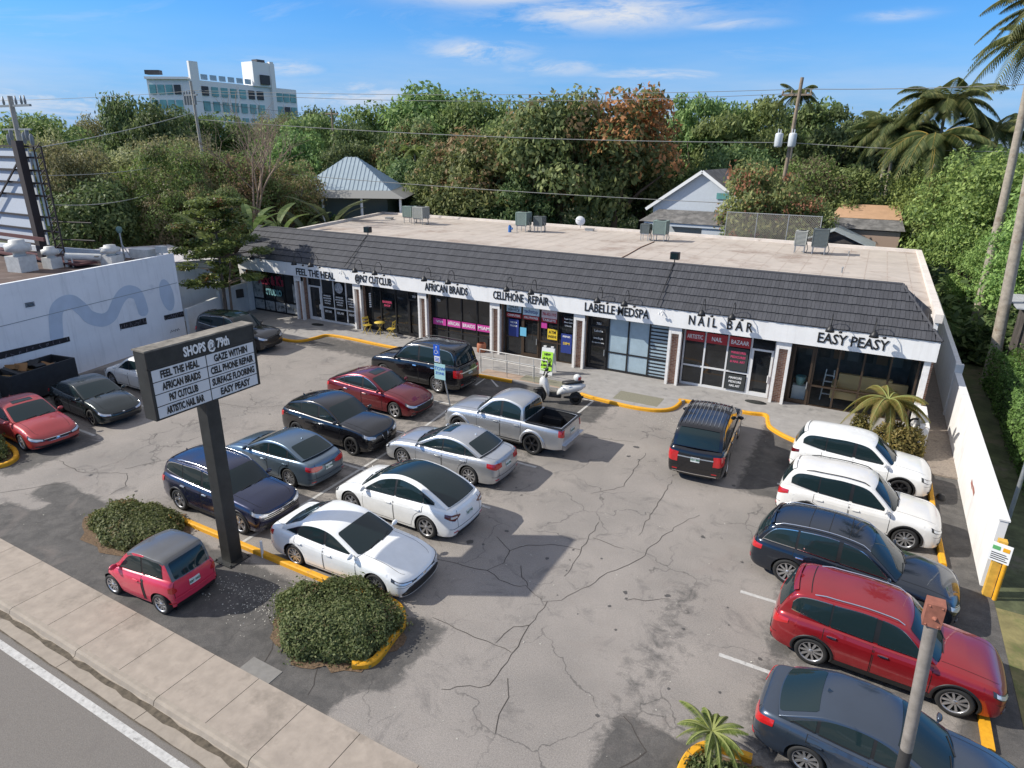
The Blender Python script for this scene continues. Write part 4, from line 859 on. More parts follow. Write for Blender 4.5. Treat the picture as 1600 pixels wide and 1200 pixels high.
    m = MB(); m.add([(-39.5,31.18,4.1),(3.26,31.18,4.1),(1.55,33.4,5.97),(-39.5,33.4,5.97),(2.86,33.3,4.98),(1.55,34.2,5.0),(-39.5,34.2,5.0)], [(0,1,2,3),(1,4,2),(2,4,5),(3,2,5,6),(0,3,6)]); P('roof_underlay', m, sh[0])
    m = MB(); m.tube([(-39.5,33.4,6.0),(1.55,33.4,6.0)], .07, 6); m.tube([(1.55,33.4,6.0),(3.28,31.18,4.15)], .06, 6); P('ridge_cap', m, sh[1])
    # shop fronts: left, right, frame, mullions, transom height, door (x0,x1)
    FB = mat('frame_black', (.015,.015,.016), .4); FW = mat('frame_white', (.66,.66,.65), .45); FZ = mat('frame_bronze', (.075,.052,.036), .4, .4)
    FROST = mat('frosted_glass', (.33,.42,.47), .25, noise=.12, nscale=2, coords='World'); PNL = mat('sprayed_panel', (.40,.41,.40), .7, noise=.35, nscale=3.5, coords='World', stain=((.05,.06,.06), 2.2, .5))
    bays = [(-39.05,-34.25,FB,[-37.95,-36.9,-35.85],1.0,None),(-33.5,-28.95,FW,[-32.25,-31.15,-30.05],1.15,(-33.4,-32.3)),(-28.3,-23.8,FB,[-27.1,-25.9,-24.9],.75,(-24.85,-23.9)),
            (-23.05,-18.7,FB,[-21.95,-20.9,-19.8],.85,None),(-17.85,-13.4,FZ,[-16.75,-15.6,-14.5],1.2,(-16.7,-15.65)),(-12.65,-8.15,FB,[-11.5,-10.4,-9.25],1.2,(-12.6,-11.55)),
            (-7.45,-3.1,FW,[-6.4,-5.3,-4.2],1.2,(-4.15,-3.15)),(-2.35,2.75,FZ,[-1.35,-.35,.65,1.7],1.15,(-2.3,-1.4))]
    for i, (x0, x1, fm, mul, tz, door) in enumerate(bays):
        m = MB(); y0, y1 = 31.86, 31.98
        for x in [x0, x1]+mul: m.box(x-.04, x+.04, y0, y1, .15, 3.2)
        m.box(x0+.04, x1-.04, y0+.003, y1, .15, .27 if fm is not FZ else .2); m.box(x0+.04, x1-.04, y0+.003, y1, 3.1, 3.2)
        segs = [x0]+mul+[x1]
        for a, b in zip(segs, segs[1:]):
            if not (door and a-.1 <= door[0] <= b and door[1] <= b+.12): m.box(a+.04, b-.04, y0+.003, y1, tz-.04, tz+.04)
        wn = P('window', m, fm)
        m = MB(); m.add([(x0, 31.92, .15), (x1, 31.92, .15), (x1, 31.92, 3.2), (x0, 31.92, 3.2)], [(0,1,2,3)])
        if i == 5:
            m = MB(); m.box(x0, -11.5, 31.9, 31.93, .15, 3.2); P('pane', m, SHOPGL, wn)
            m = MB(); m.box(-11.5, -9.25, 31.9, 31.93, .2, 3.2); m.box(-9.25, x1, 31.9, 31.93, .2, 3.2); P('frosted_pane', m, FROST, wn)
            m = MB()
            for k in range(15): m.box(-9.2, x1-.05, 31.88, 31.9, .35+k*.19, .42+k*.19)
            P('blind', m, FB, wn)
        elif i == 7:
            gm = bpy.data.materials.new('clear_glass'); gm.use_nodes = True; t = gm.node_tree; t.nodes.clear(); oo = N(t, 'ShaderNodeOutputMaterial'); ms = N(t, 'ShaderNodeMixShader'); fr = N(t, 'ShaderNodeFresnel'); fr.inputs[0].default_value = 1.22
            tr = N(t, 'ShaderNodeBsdfTransparent'); tr.inputs[0].default_value = (.88,.92,.90,1); gl = N(t, 'ShaderNodeBsdfGlossy'); gl.inputs['Roughness'].default_value = .03
            t.links.new(fr.outputs[0], ms.inputs[0]); t.links.new(tr.outputs[0], ms.inputs[1]); t.links.new(gl.outputs[0], ms.inputs[2]); t.links.new(ms.outputs[0], oo.inputs[0])
            P('pane', m, gm, wn, fix=False)
        elif i == 0:
            m = MB(); m.box(x0, x1, 31.91, 31.94, tz, 3.2); P('pane', m, SHOPGL, wn); m = MB(); m.box(x0, x1, 31.90, 31.94, .2, tz); m.box(x0+.05, x0+1.0, 31.88, 31.9, tz+.1, 3.05); m.box(x1-.75, x1-.05, 31.88, 31.9, tz+.1, 2.4); P('panel', m, PNL, wn)
        else: P('pane', m, SHOPGL, wn, fix=False)
        if door:
            m = MB(); a, b = door; dz = 2.55 if i != 7 else 3.0
            for x in (a+.05, b-.05): m.box(x-.05, x+.05, 31.82, 31.90, .16, dz)
            m.box(a+.1, b-.1, 31.823, 31.9, .16, .36); m.box(a+.1, b-.1, 31.823, 31.9, dz-.09, dz); d = P('door', m, fm)
            m = MB(); m.box(b-.14, b-.10, 31.76, 31.82, .95, 1.3); P('handle', m, STEEL if fm is not FW else LETW, d)
    # piers of white posts with brick between
    for k in range(8):
        c = [-2.72,-7.82,-13.02,-18.28,-23.42,-28.62,-33.88,-39.28][k]
        m = MB(); m.box(c-.26, c+.26, 31.55, 31.95, .146, 3.2); pr = P('pier', m, BRICK if k != 7 else STUC)
        m = MB()
        for s in (-1, 1): m.box(c+s*.26-.065, c+s*.26+.065, 31.34, 31.56, .146, 3.2 if k % 2 else 3.2)
        m.box(c-.325, c+.325, 31.345, 31.6, 2.85, 3.19); P('post', m, POSTM, pr)
    # lettering on the fascia
    for s, x0, x1, z in [('FEEL THE HEAL',-33.75,-30.3,3.52),('@P67 CUTCLUB',-28.55,-25.6,3.60),('AFRICAN BRAIDS',-23.05,-20.0,3.63),('CELLPHONE',-18.3,-16.35,3.66),('REPAIR',-16.08,-14.8,3.66),('LABELLE MEDSPA',-12.7,-9.2,3.66),('N A I L',-7.2,-5.85,3.68),('B A R',-5.38,-4.2,3.68),('EASY PEASY',-1.4,1.4,3.64)]:
        text(s, ((x0+x1)/2, 31.185, z), (pi/2, 0, 0), .64, LETB, T, bold=.010, ext=.012, fit=x1-x0, name='sign_lettering')
    # window lettering and posters
    def poster(x0, x1, z0, z1, mt, txts=(), nm='poster'):
        m = MB(); m.box(x0, x1, 31.80, 31.825, z0, z1); p = P(nm, m, mt)
        for s, fx, fz, w_, mt2, sz in txts: text(s, (x0+(x1-x0)*fx, 31.795, z0+(z1-z0)*fz), (pi/2, 0, 0), sz, mt2, p, fit=w_, ext=.002, bold=.004)
    PINK = mat('pink_band', (.50,.045,.27), .5); RED = mat('red_band', (.36,.02,.025), .5); BLU = mat('poster_blue', (.02,.04,.20), .5); LB = mat('pale_blue', (.50,.62,.68), .5); YW = mat('atm_yellow', (.72,.50,.03), .5); GRN = mat('poster_green', (.06,.35,.08), .5); PK2 = mat('pink_lettering', (.55,.06,.14), .5); RDL = mat('red_lettering', (.45,.02,.03), .5); MURP = mat('spray_red', (.30,.02,.05), .6); MURB = mat('spray_teal', (.16,.34,.36), .6)
    for a, b, s in ((-22.95,-22.0,None),(-21.9,-20.95,'AFRICAN'),(-20.85,-19.85,'BRAIDS'),(-19.75,-18.75,'MIAMI')): poster(a, b, 1.22, 1.62, PINK, [(s, .5, .5, (b-a)*.86, LETW, .3)] if s else [('VIVI', .5, .5, .5, LETW, .2)], 'window_band')
    for a, b, s in ((-7.38,-6.45,'ARTISTIC'),(-6.35,-5.35,'NAIL'),(-5.25,-4.25,'BAZAAR')): poster(a, b, 2.5, 3.0, RED, [(s, .5, .45, (b-a)*.84 if s != 'NAIL' else .5, LETW, .3)], 'window_band')
    poster(-5.22, -4.28, .3, 1.1, mat('poster_dark', (.03,.035,.035), .6), [('MANICURE', .5, .78, .62, LETW, .15), ('PEDICURE', .5, .52, .6, LETW, .15), ('NAIL ART', .5, .26, .5, LETW, .15)])
    poster(-5.22, -4.28, 1.3, 2.45, mat('poster_dark'), [('MANICURES', .5, .8, .7, PK2, .16), ('PEDICURES', .5, .6, .7, PK2, .16), ('& NAIL ART', .5, .4, .7, PK2, .16)])
    poster(-17.75, -16.8, 2.68, 3.1, LB, [('SALES', .5, .72, .6, LETB, .2), ('SERVICE', .5, .28, .75, LETB, .2)]); poster(-16.68, -15.65, 2.62, 3.06, LB, [('techstop', .5, .5, .85, BLU, .3)]); poster(-15.5, -14.55, 2.60, 3.04, mat('poster_pinkish', (.62,.50,.50), .5), [('786-452-1910', .5, .5, .85, RDL, .24)])
    for a, b, s in ((-17.75,-16.8,'COMPUTERS'),(-16.68,-15.65,'CELL PHONES'),(-15.5,-14.55,'TABLETS')): poster(a, b, 2.36, 2.6, RED, [(s, .5, .5, (b-a)*.86, LETW, .17)], 'window_band')
    poster(-17.6, -16.95, 1.25, 2.25, BLU, [('WE FIX', .5, .82, .45, LETW, .14), ('PHONES', .5, .62, .45, LETW, .14)]); poster(-14.25, -13.6, .75, 1.85, BLU, [('PREPAID', .5, .86, .45, LETW, .13), ('SIM', .5, .5, .4, YW, .2)])
    poster(-15.1, -14.5, 1.4, 2.0, YW, [('ATM', .5, .7, .45, LETB, .26), ('INSIDE', .5, .28, .5, LETB, .2)]); poster(-15.5, -15.15, 2.0, 2.32, PINK); poster(-16.85, -16.45, 1.35, 1.85, mat('poster_cyan', (.15,.45,.62), .5)); poster(-14.2, -13.5, 1.95, 2.9, SHOPGL, [('Repair Shop', .5, .8, .5, LETW, .12), ('Phone Cards', .5, .6, .5, LETW, .12), ('Unlocks', .5, .4, .4, LETW, .12)])
    for a, b, c in ((-32.15,-31.25,'RESTORE'),(-31.05,-30.15,'RELAX'),(-29.95,-29.1,'RENEW')):
        poster(a, b, 1.25, 2.1, SHOPGL, [('MASSAGE', .5, .86, .62, LETW, .12), ('BODY SCULPTING', .5, .66, .7, LETW, .12), ('LASER LIPO', .5, .46, .6, LETW, .12), ('FACIALS', .5, .26, .5, LETW, .12)]); poster(a+.08, b-.08, .75, 1.05, SHOPGL, [(c, .5, .5, .6, LETW, .2)])
    m = MB()
    for i_ in range(13):
        for j_ in range(12):
            if (i_*7+j_*13+i_*j_) % 3: m.lathe([(.004, 0), (.028, .001), (.03, .003)], 6, (-30.98+i_*.065, 31.79, 2.25+j_*.065), ax='y')
    m = MB(); m.lathe([(.0, 0), (.34, 0), (.36, .01)], 20, (-30.6, 31.80, 2.62), ax='y'); P('floral_decal', m, mat('decal_grey', (.35,.36,.38), .7, noise=.6, nscale=9, coords='World'))
    poster(-26.95, -26.1, 1.75, 2.35, SHOPGL, [('BARBER', .5, .68, .75, PK2, .2), ('SHOP', .5, .3, .5, PK2, .2)])
    text('707', (-24.35, 31.79, 2.75), (pi/2,0,0), .2, LETW, T, name='house_number'); text('705', (-22.5, 31.79, 2.75), (pi/2,0,0), .2, LETW, T, name='house_number'); text('701', (-12.05, 31.79, 2.7), (pi/2,0,0), .2, LETW, T, name='house_number')
    text('Labelle', (-12.05, 31.79, 2.3), (pi/2,0,0), .18, LETW, T, name='door_lettering'); text('medspa', (-12.05, 31.79, 1.9), (pi/2,0,0), .18, LETW, T, name='door_lettering'); text('by appointment', (-12.05, 31.79, 1.65), (pi/2,0,0), .11, LETW, T, name='door_lettering')
    m = MB()
    for k in range(7): m.lathe([(.07, k*.14), (.07, k*.14+.07)], 10, (-27.85, 31.72, 1.7)); 
    P('barber_pole', m, LETW)
    text('Nick & K\'s', (-37.1, 31.86, 2.45), (pi/2,0,0), .95, MURP, T, fit=2.5, bold=.03, name='graffiti'); text('STUDIO', (-36.9, 31.86, 1.6), (pi/2,0,0), .6, MURB, T, fit=1.6, bold=.03, name='graffiti')
    # shop interior behind the clear window
    m = MB(); X0, X1 = -2.35, 2.75
    m.add([(X0,32.05,.16),(X1,32.05,.16),(X1,36,.16),(X0,36,.16),(X0,32.05,3.15),(X1,32.05,3.15),(X1,36,3.15),(X0,36,3.15)], [(0,1,2,3),(3,2,6,7),(0,3,7,4),(1,5,6,2),(4,7,6,5)]); 
    P('interior', m, mat('shop_floor', (.22,.20,.18), .7, noise=.3, nscale=3, coords='World'), fix=False)
    # door mats
    for x, y, w_, l_ in ((-31.9,30.9,.55,1.0),(-3.55,31.0,.5,1.0)):
        m = MB(); m.lathe([(.001,.012),(.5,.012),(.5,0)], 24); o = obj('door_mat', m, mat('mat_black', (.02,.022,.02), .95)); o.location = (x, y, .148); o.scale = (l_, w_, 1)
        tag(o, 'dark oval door mat below the %s shop door' % ('white framed left' if x < -20 else 'nail'), 'door mat', 'oval door mats')
    # gooseneck lamps
    def goose(x, kind=0):
        t = thing('gooseneck_lamp', '', 'lamp', (x, 31.05, 4.1)); t.scale = (1.3,1.3,1.25); k = MB()
        k.tube([(0,.15,.02),(0,.13,.38),(0,.0,.58),(0,-.18,.60),(0,-.33,.48),(0,-.38,.22)], .014, 6); obj('lamp_arm', k, BLK, t)
        s = MB(); s.lathe([(.03,.12),(.06,.10),(.12,.0),(.15,-.10),(.13,-.10),(.02,.03)], 14, (0,-.38,.12)); obj('lamp_shade', s, BLK, t)
        s = MB(); s.lathe([(.001,.05),(.05,.03),(.06,-.03),(.001,-.05)], 10, (0.32,-.10,-.02)); obj('junction_knob', s, BLK, t); return t
    L = [(-37.17,'above the graffiti covered window'),(-33.17,'left of the pair over the letters FEEL'),(-31.68,'right of the pair over FEEL THE HEAL'),(-27.93,'left of the pair over the CUTCLUB letters'),(-26.34,'right of the pair over the CUTCLUB letters'),(-22.62,'over the word AFRICAN'),(-20.94,'over the word BRAIDS'),(-17.08,'over the word CELLPHONE'),(-15.57,'over the word REPAIR'),(-11.76,'over the word LABELLE'),(-10.31,'over the word MEDSPA'),(-6.47,'over the word NAIL'),(-5.08,'over the word BAR'),(-.92,'over the word EASY'),(.78,'over the word PEASY')]
    pr = None
    for x, lb in L:
        if pr is None: pr = goose(x); t = pr
        else: t = copy_tree(pr); t.location.x = x
        t['label'] = 'black gooseneck lamp '+lb; t['group'] = 'gooseneck lamps over the shop signs'
    for x, s in ((-8.55,'between MEDSPA and NAIL'),(-29.6,'between HEAL and the CUTCLUB letters')):
        m = MB(); m.tube([(x,31.16,4.0),(x,31.05,3.9)], .03, 6); m.lathe([(.02,.07),(.05,.0),(.04,-.06)], 8, (x-.07,31.0,3.86)); m.lathe([(.02,.07),(.05,.0),(.04,-.06)], 8, (x+.09,31.0,3.84))
        o = obj('spotlight', m, LETW); tag(o, 'small white twin spotlight on the fascia '+s, 'spotlight', 'white spotlights on the fascia')
    # floodlights on the ridge with their conduits
    for x, s in ((-29.2,'left'),(-8.75,'right')):
        t = thing('floodlight', 'square black floodlight on the roof ridge, the %s one of two' % s, 'floodlight', (x, 33.45, 6.05), group='ridge floodlights')
        m = MB(); m.box(-.22,.22,-.16,.16,.15,.52); m.tube([(0,0,0),(0,0,.2)], .03, 6); obj('housing', m, BLK, t); m = MB(); m.box(-.18,.18,-.175,-.16,.2,.47); obj('lens', m, GLASS, t)
        m = MB(); m.tube([(0,0,.05),(-.02,-2.45,-1.78)], .022, 6); obj('conduit', m, BLK, t)
    return T
def build_roof_units():
    G1 = mat('ac_green', (.20,.27,.24), .6, noise=.1); G2 = mat('ac_grey', (.36,.37,.34), .6, noise=.1); G3 = mat('ac_dark', (.10,.12,.12), .6, noise=.1)
    def ac(x, y, z, s, h, mt, lb, leg=.55):
        t = thing('air_conditioner', lb, 'air conditioner', (x, y, z), group='air conditioners on the shop roof')
        m = MB(); m.box(-s/2, s/2, -s/2, s/2, leg, leg+h-.05); b = obj('cabinet', m, G3, t)
        m = MB(); n = int(h/.09)
        for i in range(n):
            zz = leg+.04+i*(h-.1)/n
            m.box(-s/2-.015, s/2+.015, -s/2-.015, -s/2, zz, zz+.045); m.box(s/2, s/2+.015, -s/2, s/2, zz, zz+.045); m.box(-s/2-.015, -s/2, -s/2, s/2, zz, zz+.045)
        for a in (-1, 1):
            for c in (-1, 1): m.box(a*(s/2)-.03, a*(s/2)+.03, c*(s/2)-.03, c*(s/2)+.03, leg, leg+h-.04)
        obj('grille', m, mt, t); m = MB(); m.box(-s/2-.03, s/2+.03, -s/2-.03, s/2+.03, leg+h-.06, leg+h); obj('top', m, mt, t)
        m = MB(); m.lathe([(.001,.02),(s*.38,.02),(s*.38,0)], 16, (0,0,leg+h)); obj('fan_guard', m, BLK, t)
        m = MB()
        for a in (-1, 1):
            for c in (-1, 1): m.box(a*s*.42-.025, a*s*.42+.025, c*s*.42-.025, c*s*.42+.025, 0, leg)
            m.box(-s/2, s/2, a*s*.42-.03, a*s*.42+.03, leg-.07, leg)
        m.tube([(s*.5,0,leg+.3),(s*.7,.1,.3),(s*.6,.2,.05),(.1,.6,.04)], .03, 6); obj('stand', m, STEEL, t)
    ac(-36.0,48.5,5.0,1.05,1.0,G2,'pale grey air conditioner, right one of the leftmost roof pair'); ac(-37.6,49.0,5.0,.95,.95,G1,'green air conditioner partly hidden at the far left of the roof')
    ac(-25.75,48.9,5.0,.95,1.05,G1,'taller grey green air conditioner beside the blue roof pipe'); ac(-24.45,49.3,5.0,.75,.75,G3,'small dark air conditioner right of the taller grey green one')
    ac(-15.3,49.2,5.0,.65,.7,G3,'small dark air conditioner left of the slatted one in the middle roof pair'); ac(-14.2,49.4,5.0,.95,1.0,G1,'slatted green air conditioner in front of the white gabled house')
    ac(-4.25,48.8,5.0,.7,.95,G2,'pale air conditioner against the end of the chain link fence'); ac(-3.05,48.8,5.0,.9,1.15,G3,'dark slatted air conditioner, rightmost on the shop roof')
    m = MB(); m.tube([(0,0,0),(0,0,.45),(.05,0,.5)], .14, 10); m.tube([(0,0,.3),(.25,0,.3)], .09, 8); o = obj('roof_pipe', m, mat('blue_pipe', (.03,.14,.42), .5)); o.location = (-26.5,47.9,5); tag(o, 'short bright blue pipe standing on the shop roof', 'pipe')
    t = thing('satellite_dish', 'white satellite dish at the back edge of the shop roof', 'satellite dish', (-22.3,52.9,5.15)); m = MB()
    m.lathe([(.001,.0),(.2,.02),(.36,.08),(.42,.13)], 20, ax='y'); m.lathe([(.001,.02),(.2,.04),(.36,.10),(.42,.13)], 20, ax='y')
    o = obj('dish', m, mat('dish_white', (.7,.7,.7), .5), t); o.location = (0,0,.65); o.rotation_euler = (radians(-25), 0, radians(35)); m = MB(); m.tube([(0,0,0),(0,.05,.6)], .03, 6); m.tube([(0,0,.6),(-.35,-.5,.75)], .02, 6); obj('mast', m, STEEL, t)
    for x, y, lb in ((-21.3,52.6,'low white box vent on the roof edge right of the dish'),(-41.2,50.4,'low roof vent near the far left roof corner'),(-1.2,48.9,'small pipe vent near the right roof end'),(-1.2,41.6,'small pipe vent midway on the right end of the roof')):
        m = MB()
        if y > 50: m.box(-.35,.35,-.2,.2,0,.16); m.box(-.4,.4,-.25,.25,.16,.2)
        else: m.tube([(0,0,0),(0,0,.3)], .04, 8); m.lathe([(.09,.28),(.0,.36)], 8)
        o = obj('roof_vent', m, STEEL); o.location = (x, y, 5.0); tag(o, lb, 'roof vent')
    m = MB(); m.tube([(-14.4,48.6,5.03),(-14.3,45,5.03),(-13.9,41,5.03),(-13.6,36,5.03)], .03, 6); o = obj('roof_conduit', m, mat('rust', (.20,.09,.05), .8)); tag(o, 'thin rusty conduit running across the shop roof', 'conduit')
    # chain link fence along the back of the roof
    t = thing('chain_link_fence', 'rusty chain link fence standing behind the shop roof', 'fence', (-7.0, 54.6, 4.6)); W_, H_ = 6.9, 2.4; m = MB()
    s = .16; n = int((W_+H_)/s)
    for i in range(n):
        for sg in (1, -1):
            a = i*s-H_; x0 = max(a, 0); x1 = min(a+H_, W_)
            if x1 > x0:
                if sg > 0: p, q = (x0, x0-a), (x1, x1-a)
                else: p, q = (W_-x0, x0-a), (W_-x1, x1-a)
                m.obox((p[0]-W_/2, 0, p[1]), (q[0]-W_/2, 0, q[1]), .022, .022)
    obj('mesh', m, mat('wire', (.30,.27,.24), .7), t)
    for i in range(4):
        m = MB(); m.tube([(-W_/2+i*W_/3, 0, -.3), (-W_/2+i*W_/3, 0, H_+.05)], .035, 8); obj('post', m, STEEL, t)
    m = MB(); m.tube([(-W_/2,0,H_),(W_/2,0,H_)], .03, 8); obj('top_rail', m, STEEL, t)
# ---------------- neighbouring buildings, walls ----------------
BLUEW = mat('pale_blue_wall', (.78,.80,.82), .85, noise=.05, nscale=.8, coords='World', stain=((.60,.63,.66), .5, .6), bump=.08, bscale=30, streak=((.42,.44,.46), .5))
def build_left():
    P0 = Vector((-37.1,24.8,0)); d = Vector((2.0,-10.15,0)).normalized(); n = Vector((-d.y, d.x, 0)) # n points to +x side
    if n.x < 0: n = -n
    T = thing('mural_building', 'pale blue wall building with a faded wave mural beside the lot', 'building', (-37, 20, 0))
    P = lambda nm, m, mt, par=None, **k: obj(nm, m, mt, par or T, world=True, **k)
    W = lambda u, z, o=0: tuple(P0+d*u+n*o+Vector((0,0,z)))
    A, B = P0, P0+d*17.5; C = B-n*24; D = A-n*16
    m = MB(); m.prism([(p.x, p.y) for p in (A,B,C,D)], 0, 4.75); P('wall', m, BLUEW)
    m = MB()
    m.obox(W(0,5.0,-.1), W(17.5,5.0,-.1), .2, .52); m.obox(tuple(P0-n*.2+Vector((0,0,4.95))), (D.x, D.y, 4.95), .2, .4); P('parapet', m, BLUEW)
    m = MB(); R = [A-n*.2, B-n*.2, C, D]; m.add([(p.x, p.y, 4.80) for p in R], [(0,1,2,3)]); P('roof', m, mat('gravel_roof', (.105,.072,.058), .95, noise=.3, nscale=1.2, coords='World', stain=((.17,.13,.11), 1.0, .52)))
    # mural
    MU = mat('mural_blue', (.48,.56,.66), .85, noise=.08, nscale=1.2, coords='World'); cl = cr([(8.33,2.2),(8.12,3.3),(7.78,3.72),(7.14,3.78),(6.64,3.28),(6.31,2.78),(5.63,2.44),(5.02,2.56),(4.54,3.1),(4.1,3.5),(3.63,3.62),(3.14,3.4),(2.98,2.95),(2.90,2.35)], 6)
    m = MB(); G = []
    for i, p in enumerate(cl):
        a = cl[max(i-1, 0)]; b = cl[min(i+1, len(cl)-1)]; t = np.array(b)-np.array(a); t = t/np.linalg.norm(t); nn = np.array([-t[1], t[0]]); w_ = .36
        G.append([W(p[0]+nn[0]*w_*s, p[1]+nn[1]*w_*s, .008) for s in (-1, 1)])
    m.grid(G, smooth=False); 
    for c, r in (((8.33,2.2),.36),((2.90,2.35),.36)): m.add([W(c[0]+r*cos(a), c[1]+r*sin(a)*.9, .006) for a in np.linspace(0, 2*pi, 20, endpoint=False)], [tuple(range(20))])
    P('mural', m, MU, fix=False); m = MB(); m.add([W(1.02+.50*cos(a)+.10*sin(a), 2.9+.98*sin(a), .008) for a in np.linspace(0, 2*pi, 28, endpoint=False)], [tuple(range(28))]); P('mural', m, MU, fix=False)
    m = MB(); m.obox(W(.1,3.49,.006), W(17.4,3.31,.006), .012, .03); P('wall_seam', m, mat('seam_grey', (.25,.28,.30), .9))
    for u0, u1, z0, z1 in ((7.68,12.6,1.80,2.06),(2.82,4.64,1.54,1.92),(-.02,1.52,1.34,1.68)):
        m = MB(); m.add([W(u0,z0,.012), W(u1,z0+.12,.012), W(u1,z1+.22 if u1 > 8 else z1+.06,.012), W(u0,z1,.012)], [(0,1,2,3)]); pb = P('painted_band', m, mat('band_black', (.018,.018,.022), .8, noise=.4, nscale=4), fix=False)
        rng = random.Random(int(u0*10)); m = MB()
        for k in range(10 if u1-u0 < 3 else 14):
            u = u0+(u1-u0)*(k+.5)/(10 if u1-u0 < 3 else 14); pts = [W(u+rng.uniform(-.1,.1), z0+.05+(z1-z0-.05)*rng.random(), .02) for _ in range(4)]; m.tube(pts, .010, 4)
        P('scrawl', m, mat('scrawl_grey', (.20,.19,.22), .8), pb)
    m = MB()
    for k in range(4): m.obox(W(9.05,3.99+k*.06,.03), W(9.5,4.01+k*.06,.03), .03, .03)
    P('vent_grille', m, BLK)
    for k in range(1):
        rng = random.Random(2); m = MB()
        pts = [W(1.25-.09*i, .66+.09*(1 if i % 2 else -1)*rng.uniform(.5,1), .02) for i in range(9)]; m.tube(pts, .012, 4); P('tag_scrawl', m, BLK)
    # roof vents
    GV = mat('vent_white', (.52,.52,.50), .5, noise=.15, nscale=4)
    def vent(x, y, s, h, lb):
        t = thing('roof_ventilator', lb, 'ventilator', (x, y, 4.8), radians(12), 'ventilators on the mural building'); m = MB(); m.box(-s/2,s/2,-s/2,s/2,0,h*.5); obj('base', m, GV, t)
        m = MB(); m.lathe([(s*.3,h*.5),(s*.3,h*.6),(s*.62,h*.66),(s*.62,h*.86),(s*.4,h*.9),(s*.36,h),(.0,h)], 18); obj('hood', m, GV, t)
    vent(-40.9,18.3,1.0,1.7,'largest white roof ventilator on a tall square base, leftmost'); vent(-40.6,19.7,.7,1.2,'middle white mushroom roof ventilator beside the duct'); vent(-38.9,22.1,.85,1.15,'white mushroom roof ventilator at the right end of the duct')
    m = MB(); m.tube([(-40.3,20.3,5.4),(-39.2,21.7,5.25)], .2, 12); m.tube([(-40.3,20.3,4.8),(-40.3,20.3,5.4)], .1, 8); m.tube([(-39.9,20.4,4.8),(-39.9,20.4,5.3)], .04, 6)
    o = obj('roof_duct', m, GV); tag(o, 'white round duct lying between the roof ventilators', 'duct')
    m = MB(); m.box(-.7,.7,-.45,.45,0,.5); o = obj('roof_cabinet', m, GV); o.location = (-38.9,24.1,5.0); o.rotation_euler = (0,0,radians(10)); tag(o, 'low white equipment box behind the mural parapet', 'roof box')
    m = MB(); m.box(-.3,.3,-.2,.2,.1,.5); m.tube([(0,0,0),(0,0,.2)], .04); o = obj('floodlight', m, GV); o.location = (-37.6,24.4,5.2); tag(o, 'small pale floodlight on the corner of the mural wall', 'floodlight')
    t = thing('roof_turbine', 'thin green metal post with a round cap on the mural building roof', 'post', (-40.2,23.6,4.8)); m = MB(); m.tube([(0,0,0),(0,0,1.6)], .05, 8); m.tube([(0,0,.9),(.5,.2,0)], .03, 6); obj('post', m, STEEL, t); m = MB(); m.lathe([(.0,2.0),(.14,1.95),(.18,1.75),(.1,1.6)], 12); obj('cap', m, mat('weathered_green', (.12,.20,.18), .6), t)
    # back wing with a white roof
    t = thing('white_roofed_wing', 'low wing with a flat white roof behind the mural building', 'building', (-44,28,0)); m = MB(); m.prism([(-42.0,25.2),(-39.6,29.6),(-48.5,32.0),(-51.0,26.8)], 0, 3.9); obj('wall', m, BLUEW, t, world=True); m = MB(); m.prism([(-41.9,25.0),(-39.4,29.7),(-48.6,32.2),(-51.2,26.7)], 3.9, 4.1); obj('roof', m, mat('white_roof', (.50,.48,.50), .9, noise=.1, nscale=1), t, world=True)
    # low wall between mural building and shops
    m = MB(); m.obox((-37.0,24.9,.9), (-38.4,28.4,.9), .2, 1.8); m.obox((-38.4,28.4,1.1), (-39.3,31.7,1.1), .2, 2.2); o = obj('boundary_wall', m, mat('low_wall_white', (.58,.60,.60), .9, noise=.1, nscale=1.5, coords='World')); tag(o, 'low pale wall joining the mural building and the shops', 'wall')
    m = MB(); m.box(-.05,.05,-.3,.3,0,.6); o = obj('meter_box', m, BLK); o.location = (-38.75,30.4,1.3); o.rotation_euler = (0,0,radians(-15)); tag(o, 'small dark meter box on the low pale wall', 'meter box')
    # chain link behind low wall
    m = MB(); m.tube([(-37.3,25.5,4.9),(-39.3,31.9,3.4)], .02, 5); m.tube([(-37.3,25.2,4.5),(-38.5,28.8,3.6)], .02, 5); o = obj('cable', m, STEEL); tag(o, 'thin cable from the mural wall corner to the shops', 'cable')
    # dumpster with rubbish and slatted enclosure
    t = thing('dumpster', 'open black dumpster heaped with cardboard beside the mural wall', 'dumpster', (-34.1,14.6,0), radians(100)); m = MB()
    for a in ((-1.6,-1.5,-.8,.8),(1.5,1.6,-.8,.8),(-1.5,1.5,-.8,-.7),(-1.5,1.5,.7,.8)): m.box(*a, .15, 1.5)
    m.box(-1.5,1.5,-.7,.7,.15,.9); obj('bin', m, mat('dumpster_black', (.02,.022,.025), .6, noise=.3, nscale=4), t)
    m = MB(); rng = random.Random(5)
    for k in range(16):
        x, y, z = rng.uniform(-1.2,1.2), rng.uniform(-.45,.45), 1.0+rng.random()*.55; a = Vector((rng.uniform(-1,1), rng.uniform(-1,1), rng.uniform(-.4,.6))).normalized()*rng.uniform(.2,.4)
        m.obox(tuple(Vector((x,y,z))-a), tuple(Vector((x,y,z))+a), rng.uniform(.3,.6), rng.uniform(.03,.25), mi=rng.randrange(3))
    obj('rubbish', m, [mat('cardboard', (.42,.27,.11), .9), mat('cardboard_dark', (.26,.14,.06), .9), mat('bag_black', (.02,.02,.02), .4)], t)
    t = thing('slatted_screen', 'black slatted screen fence at the left edge by the dumpster', 'fence', (-33.7,11.9,0), radians(100)); m = MB()
